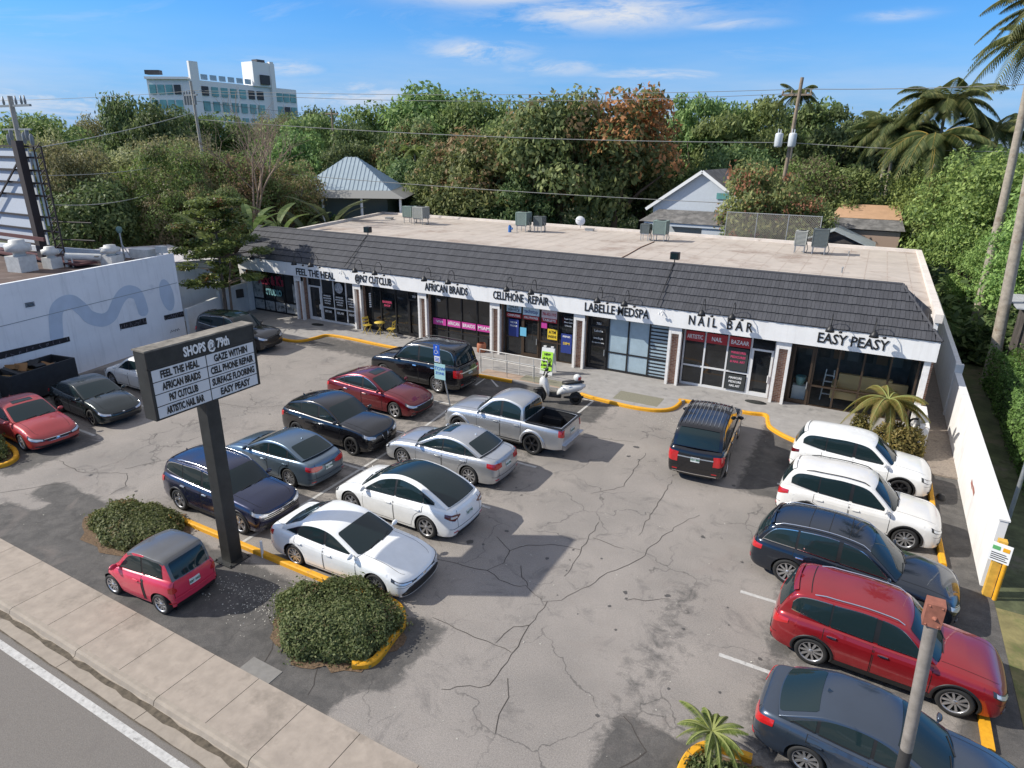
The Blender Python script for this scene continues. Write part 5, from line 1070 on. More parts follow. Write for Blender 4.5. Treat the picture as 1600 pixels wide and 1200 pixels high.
    for k in range(26): m.box(-1.3, 1.3, -.03, .03, .1+k*.072, .14+k*.072)
    obj('slats', m, STEEL, t)
    for x in (-1.3,0,1.3):
        m = MB(); m.box(x-.05,x+.05,-.06,.06,0,2.05); obj('post', m, BLK, t)
def build_right():
    # long white boundary wall
    t = thing('boundary_wall', 'long white masonry wall along the right side of the lot', 'wall', (4.45,30,0)); m = MB(); m.box(4.36,4.56,19.75,34.1,-.1,2.12); m.box(4.36,4.56,34.1,53,-.1,2.5); m.box(4.30,4.62,34.0,34.25,-.1,2.54); obj('wall', m, STUC, t, world=True)
    m = MB(); m.box(4.33,4.59,19.72,33.98,2.122,2.17); obj('coping', m, STUC, t, world=True)
    m = MB()
    for y, a in ((23.6,0),(24.1,1)): m.add([(4.352,y,.95),(4.352,y+.42,1.0),(4.352,y+.40,1.16),(4.352,y-.02,1.1)], [(0,1,2,3)])
    obj('rust_mark', m, mat('rust_mark', (.33,.12,.09), .9), t, world=True, fix=False)
    t = thing('bollard', 'square yellow painted post at the end of the white wall', 'post', (4.47,19.35,0)); m = MB(); m.box(-.10,.10,-.10,.10,0,1.75); obj('post', m, mat('post_yellow', (.62,.36,.05), .75, noise=.2, nscale=7, coords='World'), t); m = MB(); m.tube([(.16,-.16,0),(.16,-.16,1.15)], .055, 10); obj('guard', m, YEL, t)
    t = thing('notice_sign', 'white notice board with small coloured blocks on the yellow post', 'sign', (4.46,19.22,1.42), radians(-18)); m = MB(); m.box(-.24,.24,-.02,.02,-.27,.27); obj('board', m, LETW, t)
    m = MB(); m.box(-.19,-.02,-.03,-.02,.08,.19); obj('green_block', m, mat('sign_green', (.10,.35,.12), .6), t); m = MB(); m.box(.04,.19,-.03,-.02,.08,.19); obj('yellow_block', m, YEL, t)
    text('PRIVATE PARKING', (0,0,0), (pi/2,0,0), .1, LETB, None); lt = bpy.context.scene.objects[-1]
    m = MB()
    for k in range(4): m.box(-.19,.19-.05*(k % 2),-.03,-.02,-.21+k*.06,-.19+k*.06)
    obj('text_lines', m, BLK, t); bpy.data.objects.remove(lt)
    t = thing('camera_pole', 'thin pale pole rising beyond the white wall at the right edge', 'pole', (5.5,24.0,0)); m = MB(); m.tube([(0,0,0),(.05,0,7.5)], .065, 10); obj('pole', m, STEEL, t)
    # bare sign pole in the foreground
    t = thing('sign_pole', 'tall grey steel pole with a rusty box top in the foreground at the right', 'pole', (1.32,6.25,0)); m = MB(); m.tube([(.02,0,-.1),(-.12,-.02,5.75)], .057, 16, mi=1); m.tube([(-.12,-.02,5.75),(-.22,-.05,7.45)], .057, 16); obj('pole', m, [mat('pole_grey', (.23,.205,.18), .6, noise=.25, nscale=9, stain=((.16,.10,.07), 5, .62)), mat('pole_grime', (.03,.028,.027), .8, noise=.4, nscale=5)], t)
    m = MB(); m.box(-.295,-.145,-.12,.02,7.30,7.54); m.lathe([(.025,0),(.0,-.03)], 8, (-.21,-.12,7.40), ax='y')
    for a in (-.27,-.17):
        for b in (7.32,7.52): m.lathe([(.012,0),(.0,-.012)], 6, (a,-.121,b), ax='y')
    obj('rusty_cap', m, mat('rusty_box', (.27,.10,.065), .85, noise=.3, nscale=10, stain=((.40,.20,.13), 4, .55)), t)
def build_sign():
    t = thing('pylon_sign', 'tall black sign board listing the shops on a square black post', 'sign', (-14.86,10.2,0)); BM = mat('sign_black', (.022,.023,.022), .55, noise=.4, nscale=3, bump=.1); m = MB(); m.box(-.195,.195,-.20,.20,-.1,5.05); obj('post', m, BM, t)
    m = MB(); m.box(-.22,.22,-1.58,1.58,5.02,6.78); bd = obj('cabinet', m, BM, t); m = MB(); m.box(-.24,.24,-1.60,1.60,6.78,6.82); obj('top_cap', m, mat('sign_top', (.20,.18,.15), .9, noise=.5, nscale=3), t)
    m = MB(); m.box(-.36,.36,-.36,.36,0,.03); [m.lathe([(.0,.07),(.03,.07),(.03,.03)], 6, (a_,b_,0)) for a_ in (-.31,.31) for b_ in (-.31,.31)]; obj('base_plate', m, BM, t); m = MB(); [m.box(.20,.229,-1.585,1.585,z_,z_+.025) for z_ in (5.02,6.34,6.755)]; [m.box(.20,.229,y_,y_+.025,5.04,6.75) for y_ in (-1.585,1.56)]; obj('frame', m, mat('frame_dark_metal', (.05,.05,.05), .4, .5), t); PW = mat('sign_panel', (.62,.63,.64), .45, noise=.03, nscale=2)
    text('SHOPS @ 79th', (-14.86+.235,10.2+.08,6.53), (pi/2,0,pi/2), .34, LETW, t, fit=1.35, bold=.012, name='sign_lettering')
    rows = [('FEEL THE HEAL','GAZE WITHIN'),('AFRICAN BRAIDS','CELL PHONE REPAIR'),('P67 CUTCLUB','SURFACE FLOORING'),('ARTISTIC NAIL BAR','EASY PEASY')]
    for i, r in enumerate(rows):
        z1 = 6.30-i*.315
        for j, s in enumerate(r):
            y0 = -1.50+j*1.515; m = MB(); m.box(.222,.232,y0,y0+1.485,z1-.29,z1); p = obj('name_panel', m, PW, t); wd = {0:.95,1:1.25}[j]*(len(s)/13 if len(s) < 13 else 1.12)
            text(s, (-14.86+.24,10.2+y0+.74,z1-.15), (pi/2,0,pi/2), .26, LETB, t, fit=min(wd,1.36), bold=.010, ext=.002, name='sign_lettering')
    m = MB(); m.tube([(.35,.5,0),(.35,.5,.55)], .04, 8); o = obj('pipe_stub', m, LETW); o.location = (-14.5,10.2,0); tag(o, 'short white pipe stub at the foot of the sign post', 'pipe')
# ---------------- vegetation ----------------
def leaf_mat(name, c1, c2, c3, patch=None, rough=.6):
    m = bpy.data.materials.new('leaves_'+name); m.use_nodes = True; t = m.node_tree; b = t.nodes['Principled BSDF']; o = t.nodes['Material Output']; b.inputs['Roughness'].default_value = rough; b.inputs['Specular IOR Level'].default_value = .35
    g = N(t, 'ShaderNodeNewGeometry'); r = N(t, 'ShaderNodeValToRGB'); e = r.color_ramp.elements; e[0].color = (*c1,1); e[1].color = (*c3,1); x = e.new(.5); x.color = (*c2,1)
    t.links.new(g.outputs['Random Per Island'], r.inputs[0]); out = r.outputs[0]
    oi = N(t, 'ShaderNodeObjectInfo'); hv = N(t, 'ShaderNodeHueSaturation'); hv.inputs['Saturation'].default_value = .86; t.links.new(M(t, 'MULTIPLY_ADD', oi.outputs['Random'], .045, .465), hv.inputs['Hue']); t.links.new(M(t, 'MULTIPLY_ADD', oi.outputs['Random'], .35, .85), hv.inputs['Value']); t.links.new(out, hv.inputs['Color']); out = hv.outputs[0]
    if patch:
        n = N(t, 'ShaderNodeTexNoise'); n.inputs['Scale'].default_value = patch[1]; n.inputs['Detail'].default_value = 3; t.links.new(g.outputs['Position'], n.inputs['Vector'])
        f = M(t, 'ADD', n.outputs[0], M(t, 'MULTIPLY_ADD', g.outputs['Random Per Island'], .24, -.12))
        if len(patch) > 3:
            tc_ = N(t, 'ShaderNodeTexCoord'); s = N(t, 'ShaderNodeSeparateXYZ'); t.links.new(tc_.outputs['Object'], s.inputs[0]); f = M(t, 'ADD', f, M(t, 'MULTIPLY', s.outputs[2], patch[3]))
        q = N(t, 'ShaderNodeMapRange'); q.inputs['From Min'].default_value = patch[2]; q.inputs['From Max'].default_value = patch[2]+.06; t.links.new(f, q.inputs['Value'])
        mx_ = N(t, 'ShaderNodeMix', data_type='RGBA'); t.links.new(q.outputs[0], mx_.inputs['Factor']); t.links.new(out, mx_.inputs['A']); mx_.inputs['B'].default_value = (*patch[0],1); out = mx_.outputs['Result']
    t.links.new(out, b.inputs['Base Color']); tl = N(t, 'ShaderNodeBsdfTranslucent'); ms = N(t, 'ShaderNodeMixShader'); ms.inputs[0].default_value = .44
    t.links.new(out, tl.inputs[0]); t.links.new(b.outputs[0], ms.inputs[1]); t.links.new(tl.outputs[0], ms.inputs[2]); t.links.new(ms.outputs[0], o.inputs['Surface'])
    return m
def quads_mesh(name, C, U, V, mt=None):
    """rhombus leaves: centre C, half length U, half width V"""
    n = len(C); v = np.stack([C-U, C+V-U*.1, C+U, C-V-U*.1], 1).reshape(-1, 3); me = bpy.data.meshes.new(name)
    me.vertices.add(n*4); me.vertices.foreach_set('co', v.astype(np.float32).ravel()); me.loops.add(n*4); me.loops.foreach_set('vertex_index', np.arange(n*4, dtype=np.int32))
    me.polygons.add(n); me.polygons.foreach_set('loop_start', np.arange(0, n*4, 4, dtype=np.int32)); me.update(calc_edges=True); me.validate()
    if mt: me.materials.append(mt)
    return me
def unit(v): return v/np.maximum(np.linalg.norm(v, axis=-1, keepdims=True), 1e-9)
def leaves(rng, C, Nn, size, aspect=.5, tilt=.7):
    n = len(C); nn = unit(Nn+rng.normal(0, tilt, (n, 3))); a = unit(np.cross(nn, rng.normal(0, 1, (n, 3)))); b = np.cross(nn, a); s = size*rng.uniform(.65, 1.25, (n, 1))
    return a*s, b*s*aspect
def crown(seed, ncl, nl, cr_, size, flat=1.0, aspect=.5, core=.25, bare=0, hemi=True):
    rng = np.random.default_rng(seed); c = []
    while len(c) < ncl:
        p = rng.normal(0, 1, 3); p /= np.linalg.norm(p)
        if hemi and p[2] < -.55: continue
        r = rng.uniform(.52, .80) if rng.random() > core else rng.uniform(.1, .5)
        c.append(p*r)
    c = np.array(c); rr = rng.uniform(.7, 1.3, ncl)*cr_; w_ = rr**2/np.sum(rr**2); k = rng.choice(ncl, nl, p=w_); d = unit(rng.normal(0, 1, (nl, 3))); d[:, 2] = np.where(d[:, 2] < -.3, -d[:, 2]*.6, d[:, 2]); d = unit(d)
    rad = rr[k, None]*(rng.uniform(0, 1, (nl, 1))**.28)*rng.uniform(.86, 1.16, (nl, 1)); C = c[k]+d*rad*np.array([1, 1, flat])
    nm = unit(d+np.array([0, 0, .45])+.5*unit(C)); U, V = leaves(rng, C, nm, size, aspect)
    return C, U, V, c
CROWNS = {}
def trunk_mb(c, base, r=.055, rng=None, n=9):
    m = MB(); fork = Vector((0.02, .02, base*.45)); m.tube([(0,0,base), (0.01,0,base*.75), tuple(fork)], [r*1.25, r, r*.85], 8)
    order = sorted(range(len(c)), key=lambda i: rng.random())[:n]
    for i in order:
        e = Vector(c[i]); mid = fork.lerp(e, .5)+Vector((rng.uniform(-.06,.06), rng.uniform(-.06,.06), .05)); m.tube([tuple(fork), tuple(mid), tuple(e)], [r*.6, r*.38, r*.12], 6)
    return m
def build_tree_lib():
    spec = {'fine': (64, 16000, .24, .026, .9, .5), 'broad': (50, 13500, .27, .038, .85, .5), 'airy': (34, 8500, .20, .036, .7, .45)}
    BK = mat('bark', (.16,.12,.09), .9, noise=.3, nscale=6)
    for k, (a, b, c_, s, f, asp) in spec.items():
        for i in range(2):
            C, U, V, c = crown(11+i*7+len(k), a, b, c_, s, f, asp, core=.2); rr = random.Random(i)
            me = quads_mesh('crown', C, U, V, None); me.materials.append(BK); tm = trunk_mb(c, -1.35, rng=rr); tme = bpy.data.meshes.new('trunk'); setmesh(tme, tm.v, tm.f, [BK], tm.m, tm.sf); CROWNS[(k, i)] = (me, tme)
TREES = [
    (-62.9, 30.6, 13.7, 3.8, 'olive', 'olive leafed tree at the far left behind the billboard frame'),
    (-58.4, 30.8, 12.4, 3.9, 'olive', 'grey green bushy tree just right of the billboard frame'),
    (-106.5, 55.4, 16.0, 5.4, 'green', 'rounded green tree on the left skyline beside the billboard pole'),
    (-99.1, 58.3, 16.4, 4.6, 'olive', 'feathery olive tree on the left skyline left of the dark round tree'),
    (-92.9, 58.9, 18.8, 5.2, 'dark', 'dark round tree on the skyline left of the white apartment tower'),
    (-82.0, 57.3, 17.2, 5.0, 'dark', 'dark green tree in front of the left end of the white apartment tower'),
    (-62.3, 36.1, 12.2, 5.4, 'olive', 'wide yellowish olive tree behind the low white roofed wing'),
    (-53.8, 36.6, 12.5, 4.4, 'brown', 'brown tinged leafy tree left of the bare branched tree'),
    (-54.5, 30.0, 9.5, 4.2, 'dark', 'dark low bushy tree right of the billboard stair tower'),
    (-50.5, 34.2, 8.7, 3.3, 'brown', 'low brownish bushy tree between the white roofed wing and the orange leafed trees'),
    (-54.9, 43.5, 12.1, 4.9, 'autumn', 'orange and brown leafed tree behind the bare branched tree'),
    (-47.9, 37.2, 9.0, 3.2, 'autumn', 'reddish brown low tree above the big banana leaves'),
    (-52.7, 48.1, 11.1, 4.4, 'autumn', 'thin brownish tree right of the bare branched tree'),
    (-95.2, 88.6, 18.3, 6.4, 'brown', 'domed brownish tree on the skyline right of the apartment tower'),
    (-86.7, 90.0, 18.8, 5.6, 'dark', 'small dark tree on the skyline between the tower and the thin utility pole'),
    (-67.9, 67.2, 14.1, 5.5, 'green', 'mid green tree below the skyline left of the metal roofed house'),
    (-66.9, 76.3, 15.7, 5.5, 'dark', 'dark leafed tree right behind the thin utility pole'),
    (-61.4, 56.8, 10.1, 4.6, 'green', 'broad leafed green tree left of the metal roofed house'),
    (-62.5, 68.9, 12.9, 4.8, 'dark', 'dark tree just above the peak of the metal roof'),
    (-55.2, 72.2, 15.9, 5.0, 'mango', 'mango tree with pinkish new leaves right above the metal roof'),
    (-66.0, 92.5, 20.0, 8.3, 'green', 'light green crown left of the tallest rounded skyline tree'),
    (-58.8, 87.0, 21.1, 9.9, 'green', 'tall rounded green tree on the skyline above the metal roofed house'),
    (-52.2, 84.3, 19.4, 6.0, 'green', 'yellow green tree between the tallest rounded tree and the mango'),
    (-42.8, 63.5, 12.6, 4.9, 'mango', 'dense dark tree at the right edge of the metal roofed house'),
    (-37.3, 62.3, 14.1, 6.1, 'mango', 'large dense tree behind the leftmost roof air conditioners'),
    (-37.0, 71.6, 16.4, 5.8, 'mango', 'dense dark green tree between the two largest crowns'),
    (-43.4, 87.9, 18.1, 7.3, 'green', 'bright green tree on the skyline left of the large mango'),
    (-31.9, 60.5, 10.6, 3.8, 'dark', 'dark shaded tree behind the blue roof pipe'),
    (-29.2, 63.8, 17.8, 7.0, 'mango', 'large mango tree with a forked pale trunk behind the satellite dish'),
    (-24.6, 67.5, 18.0, 6.8, 'orange', 'large mango tree crowned with orange new leaves'),
    (-26.5, 92.3, 17.3, 5.7, 'green', 'green tree in the gap right of the orange crowned mango'),
    (-20.6, 85.6, 19.8, 6.1, 'airy', 'tall airy green tree on the skyline right of the orange mango'),
    (-15.6, 82.5, 19.5, 5.8, 'airy', 'airy green tree touching the skyline left of the transformer pole'),
    (-13.4, 93.0, 17.4, 5.1, 'dark', 'dark green tree just left of the transformer pole'),
    (-6.9, 85.7, 18.9, 6.0, 'airydark', 'dark open crowned tree right of the transformer pole'),
    (-3.2, 91.9, 16.8, 5.5, 'olive', 'dull olive tree left of the coconut palms'),
    (-9.0, 59.4, 11.3, 3.9, 'seagrape', 'broad sea grape tree with reddish leaves over the white gabled house'),
    (-5.7, 59.3, 8.4, 3.0, 'seagrape', 'low sea grape tree behind the chain link fence'),
    (-5.8, 70.6, 12.2, 5.1, 'brown', 'brownish half bare tree behind the transformer pole'),
    (-1.8, 68.0, 10.6, 4.3, 'green', 'green tree behind the orange roof'),
    (4.4, 65.5, 12.0, 4.0, 'bright', 'bright green tree under the coconut palms'),
    (7.0, 59.0, 12.6, 5.2, 'bright', 'bright green tree between the coconut palms and the leaning trunks'),
    (12.5, 56.0, 12.5, 5.4, 'bright', 'bright green tree at the right edge behind the leaning trunks'),
    (6.4, 57.5, 8.8, 3.0, 'bright', 'low bright green tree just right of the orange roof'),
    (9.6, 47.0, 9.6, 3.9, 'bright', 'dense bright green tree behind the two leaning palm trunks'),
    (7.2, 53.5, 7.0, 2.4, 'bright', 'low leafy tree hard against the right end of the shop roof'),
    (-49.5, 66.0, 11.0, 4.5, 'dark', 'dark tree standing right behind the metal roofed house'),
    (-45.5, 76.0, 15.5, 6.0, 'green', 'green tree filling the gap behind the leftmost mango'),
    (-72.0, 50.0, 13.7, 5.5, 'olive', 'olive tree below the left end of the apartment tower'),
    (-78.0, 72.0, 15.7, 6.0, 'green', 'green tree at the foot of the apartment tower'),
    (-14.0, 74.0, 13.0, 4.6, 'dark', 'shaded green tree behind the gable of the white house'),
    (-24.5, 76.0, 14.0, 5.5, 'dark', 'shaded tree between the two largest mango crowns'),
    (-75.5, 41.5, 11.5, 4.5, 'dark', 'dark tree low on the left skyline behind the billboard'),
    (-95.5, 76.0, 16.6, 7.3, 'green', 'green tree hiding the lower floors of the apartment tower at its middle'),
    (-95.9, 84.8, 17.4, 7.6, 'olive', 'olive tree hiding the lower floors of the apartment tower at its right end'),
    (-92.3, 68.6, 17.0, 5.1, 'dark', 'dark tree in front of the corner fin of the apartment tower'),
    (-83.7, 83.2, 17.5, 5.9, 'green', 'green tree on the skyline just right of the apartment tower'),
    (-72.7, 85.2, 18.4, 6.1, 'green', 'green tree on the skyline left of the tallest rounded tree'),
    (-89.0, 45.5, 15.5, 6.4, 'green', 'green tree filling the far left skyline'),
    (-45.9, 83.2, 18.6, 6.1, 'green', 'green tree on the skyline in the gap left of the large mango'),
    (-17.6, 88.3, 17.9, 6.2, 'green', 'green tree behind the airy skyline trees'),
    (-9.9, 91.5, 18.0, 6.4, 'green', 'green tree filling the skyline behind the transformer pole'),
    (-0.3, 88.0, 16.8, 6.1, 'dark', 'dark tree filling the skyline beneath the coconut palms'),
    (-56.6, 44.6, 11.7, 4.6, 'brown', 'brown tinged tree right behind the bare branched tree'),
]
def build_trees():
    build_tree_lib()
    LM = {'green': leaf_mat('green', (0.070,0.136,0.031), (0.161,0.272,0.056), (0.288,0.402,0.096)), 'dark': leaf_mat('dark', (0.039,0.085,0.024), (0.101,0.172,0.045), (0.201,0.272,0.078)),
          'olive': leaf_mat('olive', (0.116,0.144,0.050), (0.253,0.275,0.091), (0.427,0.419,0.166)), 'brown': leaf_mat('brown', (0.123,0.125,0.052), (0.253,0.226,0.091), (0.410,0.340,0.149), ((0.175,0.244,0.070), .35, .44)),
          'autumn': leaf_mat('autumn', (0.149,0.114,0.052), (0.305,0.226,0.091), (0.473,0.367,0.123), ((0.175,0.235,0.078), .5, .46)), 'mango': leaf_mat('mango', (0.063,0.118,0.031), (0.154,0.231,0.056), (0.305,0.376,0.108), ((0.349,0.235,0.123), .22, .60, .06)),
          'orange': leaf_mat('orange', (0.063,0.116,0.031), (0.157,0.226,0.056), (0.305,0.359,0.106), ((0.525,0.253,0.106), .20, .56, .20)), 'seagrape': leaf_mat('seagrape', (0.078,0.130,0.039), (0.201,0.262,0.070), (0.394,0.410,0.114), ((0.402,0.175,0.106), .45, .60)),
          'bright': leaf_mat('bright', (0.078,0.166,0.029), (0.193,0.331,0.052), (0.349,0.525,0.096))}
    LM['airy'] = LM['green']; LM['airydark'] = LM['dark']
    kind = {'green': 'broad', 'dark': 'broad', 'olive': 'fine', 'brown': 'fine', 'autumn': 'fine', 'mango': 'broad', 'orange': 'broad', 'seagrape': 'broad', 'bright': 'fine', 'airy': 'airy', 'airydark': 'airy'}
    rng = random.Random(8)
    for i, (x, y, h, R, sp, lb) in enumerate(TREES):
        me, tme = CROWNS[(kind[sp], i % 2)]; t = thing('broadleaf_tree', lb, 'tree', (x, y, 0), rng.uniform(0, 6.28), 'trees beyond the shops')
        low = .50 if R > 3 else .54; sc = h*(1-low)/1.05
        for nm, m_ in (('crown', me), ('trunk', tme)):
            o = meshobj(nm, m_, t, (0,0,h*low), None, (R*1.12, R*1.12, sc*1.13))
            if nm == 'trunk': o.scale = (R*1.1, R*1.1, h*low/1.35)
            else:
                o.material_slots[0].link = 'OBJECT'; o.material_slots[0].material = LM[sp]
    # undergrowth and far woods: nobody could count these
    r = np.random.default_rng(3); n = 60000; X = r.uniform(-110, 30, n); Yb = r.uniform(56, 100, n); Z = np.abs(r.normal(0, 1, n))*1.4
    ok = ~((X > -22) & (X < -8) & (Yb < 64)) & ~((X < -42) & (Yb < 62)) & ~((X > -5) & (X < 3) & (Yb < 66)); C = np.stack([X, Yb, Z], 1)[ok]
    X2 = r.uniform(-75, -44, 16000); Y2 = r.uniform(33, 60, 16000); ok2 = ~((X2 > -60) & (Y2 > 50)) ; C = np.vstack([C, np.stack([X2, Y2, np.abs(r.normal(0, 1, 16000))], 1)[ok2]])
    X3 = r.uniform(4.8, 14, 16000); Y3 = r.uniform(44, 60, 16000); C = np.vstack([C, np.stack([X3, Y3, np.abs(r.normal(0, 1, 16000))*1.1], 1)])
    U, V = leaves(r, C, np.tile([0, 0, 1.], (len(C), 1)), .30, .55); tag(meshobj('undergrowth', quads_mesh('undergrowth', C, U, V, LM['dark'])), 'dark green undergrowth and bushes beneath the trees', 'undergrowth', kind='stuff')
    # far wood: lumpy canopy reaching to the horizon
    pts = []
    for k in range(520):
        d = r.uniform(125, 420); a = radians(r.uniform(-72, 22)); cx_, cy_ = d*sin(a), d*cos(a); R = r.uniform(4, 8); h = r.uniform(8, 13.5)+d*.004; 
        if -172 < cx_ < -128 and 90 < cy_ < 150: continue
        nn = int(420*min(1, (160/d))**1.0)+60; q = unit(r.normal(0, 1, (nn, 3))); q[:, 2] = np.abs(q[:, 2]); pts.append(np.array([cx_, cy_, h*.45])+q*np.array([R, R, h*.55])*r.uniform(.75, 1.05, (nn, 1)))
    C = np.vstack(pts); sz = .30+np.hypot(C[:, 0], C[:, 1])*.0045; U, V = leaves(r, C, np.tile([0, 0, 1.], (len(C), 1)), 1.0, .6); U *= sz[:, None]; V *= sz[:, None]
    tag(meshobj('distant_wood', quads_mesh('distant_wood', C, U, V, LM['green'])), 'far off green tree canopy reaching the horizon', 'wood', kind='stuff')
    # foliage by the lot
    def bush(name, lb, cat, x, y, rx, ry, h, n, size, mt, grp=None, box=False, z0=0, asp=.55, lump=True):
        t = thing(name, lb, cat, (x, y, z0), 0, grp); rg = np.random.default_rng(int(abs(x*7+y*13))+5); d = unit(rg.normal(0, 1, (n, 3))); d[:, 2] = np.abs(d[:, 2])
        if box:
            p = rg.uniform(-1, 1, (n, 3)); ax = rg.choice(3, n, p=[.35, .25, .4]); p[np.arange(n), ax] = np.sign(p[np.arange(n), ax]); p[:, 2] = np.abs(p[:, 2]); q = p; d = unit(p)
        else:
            e = .62; q = np.sign(d)*np.abs(d)**e; q = q/np.maximum(np.linalg.norm(q[:, :2], axis=1, keepdims=True)**.35, .6)*.95 if False else q
            q = d*np.minimum(1.0/np.maximum(np.maximum(np.abs(d[:, 2:3])*1.05, np.linalg.norm(d[:, :2], axis=1, keepdims=True)), 1e-3), 1.12)
        bump_ = 1+.09*np.sin(q[:, 0:1]*5+x)*np.cos(q[:, 1:2]*4.3+y)+.04*np.sin(q[:, 1:2]*11+q[:, 0:1]*9); C = q*np.array([rx, ry, h])*(bump_*rg.uniform(.90, 1.04, (n, 1))); C[:, 2] = np.maximum(C[:, 2], .02)
        ns_ = n//14; C[:ns_] *= np.array([1, 1, 1])*rg.uniform(1.03, 1.15, (ns_, 1)); tw = MB()
        for k_ in range(0, ns_, 9):
            e_ = C[k_]; tw.tube([tuple(e_*.8), tuple(e_)], .006 if rx > .5 else .004, 3, cap=False)
        obj('twigs', tw, mat('twig', (.16,.11,.07), .9), t, fix=False)
        U, V = leaves(rg, C, d, size, asp, .6); obj_ = meshobj('foliage', quads_mesh('foliage', C, U, V, mt), t)
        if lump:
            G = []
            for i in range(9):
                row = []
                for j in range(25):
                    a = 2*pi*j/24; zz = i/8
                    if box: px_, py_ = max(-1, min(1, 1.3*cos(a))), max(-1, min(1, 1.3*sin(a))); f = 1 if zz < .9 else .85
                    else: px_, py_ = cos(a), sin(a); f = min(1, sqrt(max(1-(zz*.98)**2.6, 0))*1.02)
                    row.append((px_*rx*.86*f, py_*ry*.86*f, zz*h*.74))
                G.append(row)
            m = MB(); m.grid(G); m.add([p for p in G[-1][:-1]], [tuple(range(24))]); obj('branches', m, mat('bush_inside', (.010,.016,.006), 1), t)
        return t
    HM = leaf_mat('hedge', (.050,.090,.022), (.130,.185,.045), (.260,.300,.110), ((.24,.16,.08), 1.3, .68)); YM = leaf_mat('croton', (.10,.12,.02), (.26,.25,.035), (.42,.38,.06)); BM = leaf_mat('bright_hedge', (.04,.085,.012), (.10,.19,.02), (.18,.30,.045))
    bush('hedge', 'low rounded hedge beside the coral red car, browned at its near edge', 'hedge', -18.85, 9.8, 1.75, 1.0, .50, 10000, .050, HM); bush('hedge', 'large clipped oval hedge inside the curved yellow kerb', 'hedge', -10.2, 9.62, 1.66, 1.30, .70, 22000, .042, HM)
    bush('hedge', 'dark hedge cut off by the left edge beside the faded red sedan', 'hedge', -29.6, 9.9, 2.0, .9, 1.0, 5000, .06, HM)
    bush('shrub', 'yellow leafed shrub below the small palm in front of EASY PEASY', 'shrub', 2.35, 28.4, .95, .75, 1.15, 3200, .07, YM); bush('shrub', 'small yellow leafed bush left of the small palm', 'shrub', .95, 29.4, .4, .35, .9, 900, .06, YM, z0=.1)
    bush('hedge', 'tall bright green clipped hedge along the right edge', 'hedge', 7.55, 33.0, 1.1, 6.6, 2.1, 26000, .075, BM, box=True)
    bush('shrub', 'dark green ground shrub around the small palm at the bottom', 'shrub', -.3, 9.75, 1.15, .55, .45, 3000, .06, HM)
    # far-left: small tree with layered bright leaves by the shops
    t = thing('layered_tree', 'small tree with tiers of glossy bright leaves at the left end of the shops', 'tree', (-38.1,28.6,0), 0); rg = np.random.default_rng(12); Cs = []; Ds = []
    br = MB(); br.tube([(0,0,0),(.1,0,2.2),(.0,.1,4.5),(.1,.1,7.9)], [.13,.11,.08,.03], 7); br.tube([(.5,.1,0),(.6,.1,2.5),(.9,.2,4.2)], [.09,.07,.04], 6)
    for k in range(64):
        a = rg.uniform(0, 6.28); z = rg.choice([3.0,4.0,4.9,5.7,6.5,7.3,8.0]); rr_ = rg.uniform(.5, 3.6)*(1.2-z/13); c = np.array([rr_*cos(a), rr_*sin(a), z+rg.normal(0, .15)]); br.tube([(0.05,0.05,z-.5), tuple(c*np.array([.5,.5,1])-np.array([0,0,.15])), tuple(c)], [.04,.03,.012], 5)
        n = 260; d = unit(rg.normal(0, 1, (n, 3))); Cs.append(c+d*np.array([.75,.75,.28])*rg.uniform(.3, 1, (n, 1))); Ds.append(d*.3+np.array([0,0,1.]))
    C = np.vstack(Cs); U, V = leaves(rg, C, np.vstack(Ds), .13, .5, .45); meshobj('crown', quads_mesh('crown', C, U, V, leaf_mat('glossy', (.06,.12,.02), (.15,.25,.04), (.26,.38,.07), ((.22,.10,.04), .5, .66), .35)), t); obj('trunk', br, mat('bark'), t)
    # bare branched tree
    t = thing('bare_tree', 'tall bare branched tree with pale twigs in front of the apartment tower', 'tree', (-48.7,40.5,0)); m = MB(); rr = random.Random(21)
    def grow(p, d, L, r, dep):
        q = p+d*L; m.tube([tuple(p), tuple(p.lerp(q, .5)+Vector((rr.uniform(-.1,.1),)*3)*L*.3), tuple(q)], [r, r*.85, r*.65], 6 if dep < 3 else 4, cap=False)
        if dep > 5: return
        for _ in range(3 if dep < 4 else 2):
            nd = (d+Vector((rr.uniform(-1,1), rr.uniform(-1,1), rr.uniform(-.25,.7)))*.75).normalized(); grow(q, nd, L*rr.uniform(.62,.85), r*.6, dep+1)
    grow(Vector((0,0,0)), Vector((.05,0,1)), 4.6, .19, 0); obj('branches', m, mat('pale_twig', (.26,.19,.14), .9), t, fix=False)
    # big leaved banana plants and travellers palms
    BL = leaf_mat('banana', (.06,.115,.02), (.10,.17,.035), (.16,.22,.06)); BL2 = leaf_mat('travellers', (.07,.10,.045), (.11,.145,.06), (.16,.19,.08))
    def bigleaf(mb, p0, az, L, wd, up, mi=0):
        d = Vector((cos(az), sin(az), 0)); s = Vector((-sin(az), cos(az), 0)); P = []; n = 10
        for i in range(n+1):
            q = i/n; c = Vector(p0)+d*(L*q*cos(up*(1-.9*q)))*.8+Vector((0,0,L*(sin(up)*q-.42*q*q))); w_ = wd*sin(pi*min(q*.96+.04, 1))**.6*.5
            P.append([tuple(c+s*w_+Vector((0,0,.25*w_))), tuple(c), tuple(c-s*w_+Vector((0,0,.25*w_)))])
        for i in range(n):
            if i % 1 == 0:
                a, b = P[i], P[i+1]; g = .08
                for j in (0, 1):
                    va = Vector(a[j]); vb = Vector(a[j+1]); vc = Vector(b[j+1]); vd = Vector(b[j]); sh_ = (vd-va)*g
                    mb.add([va+sh_, vb, vc, vd], [(0,1,2,3)])
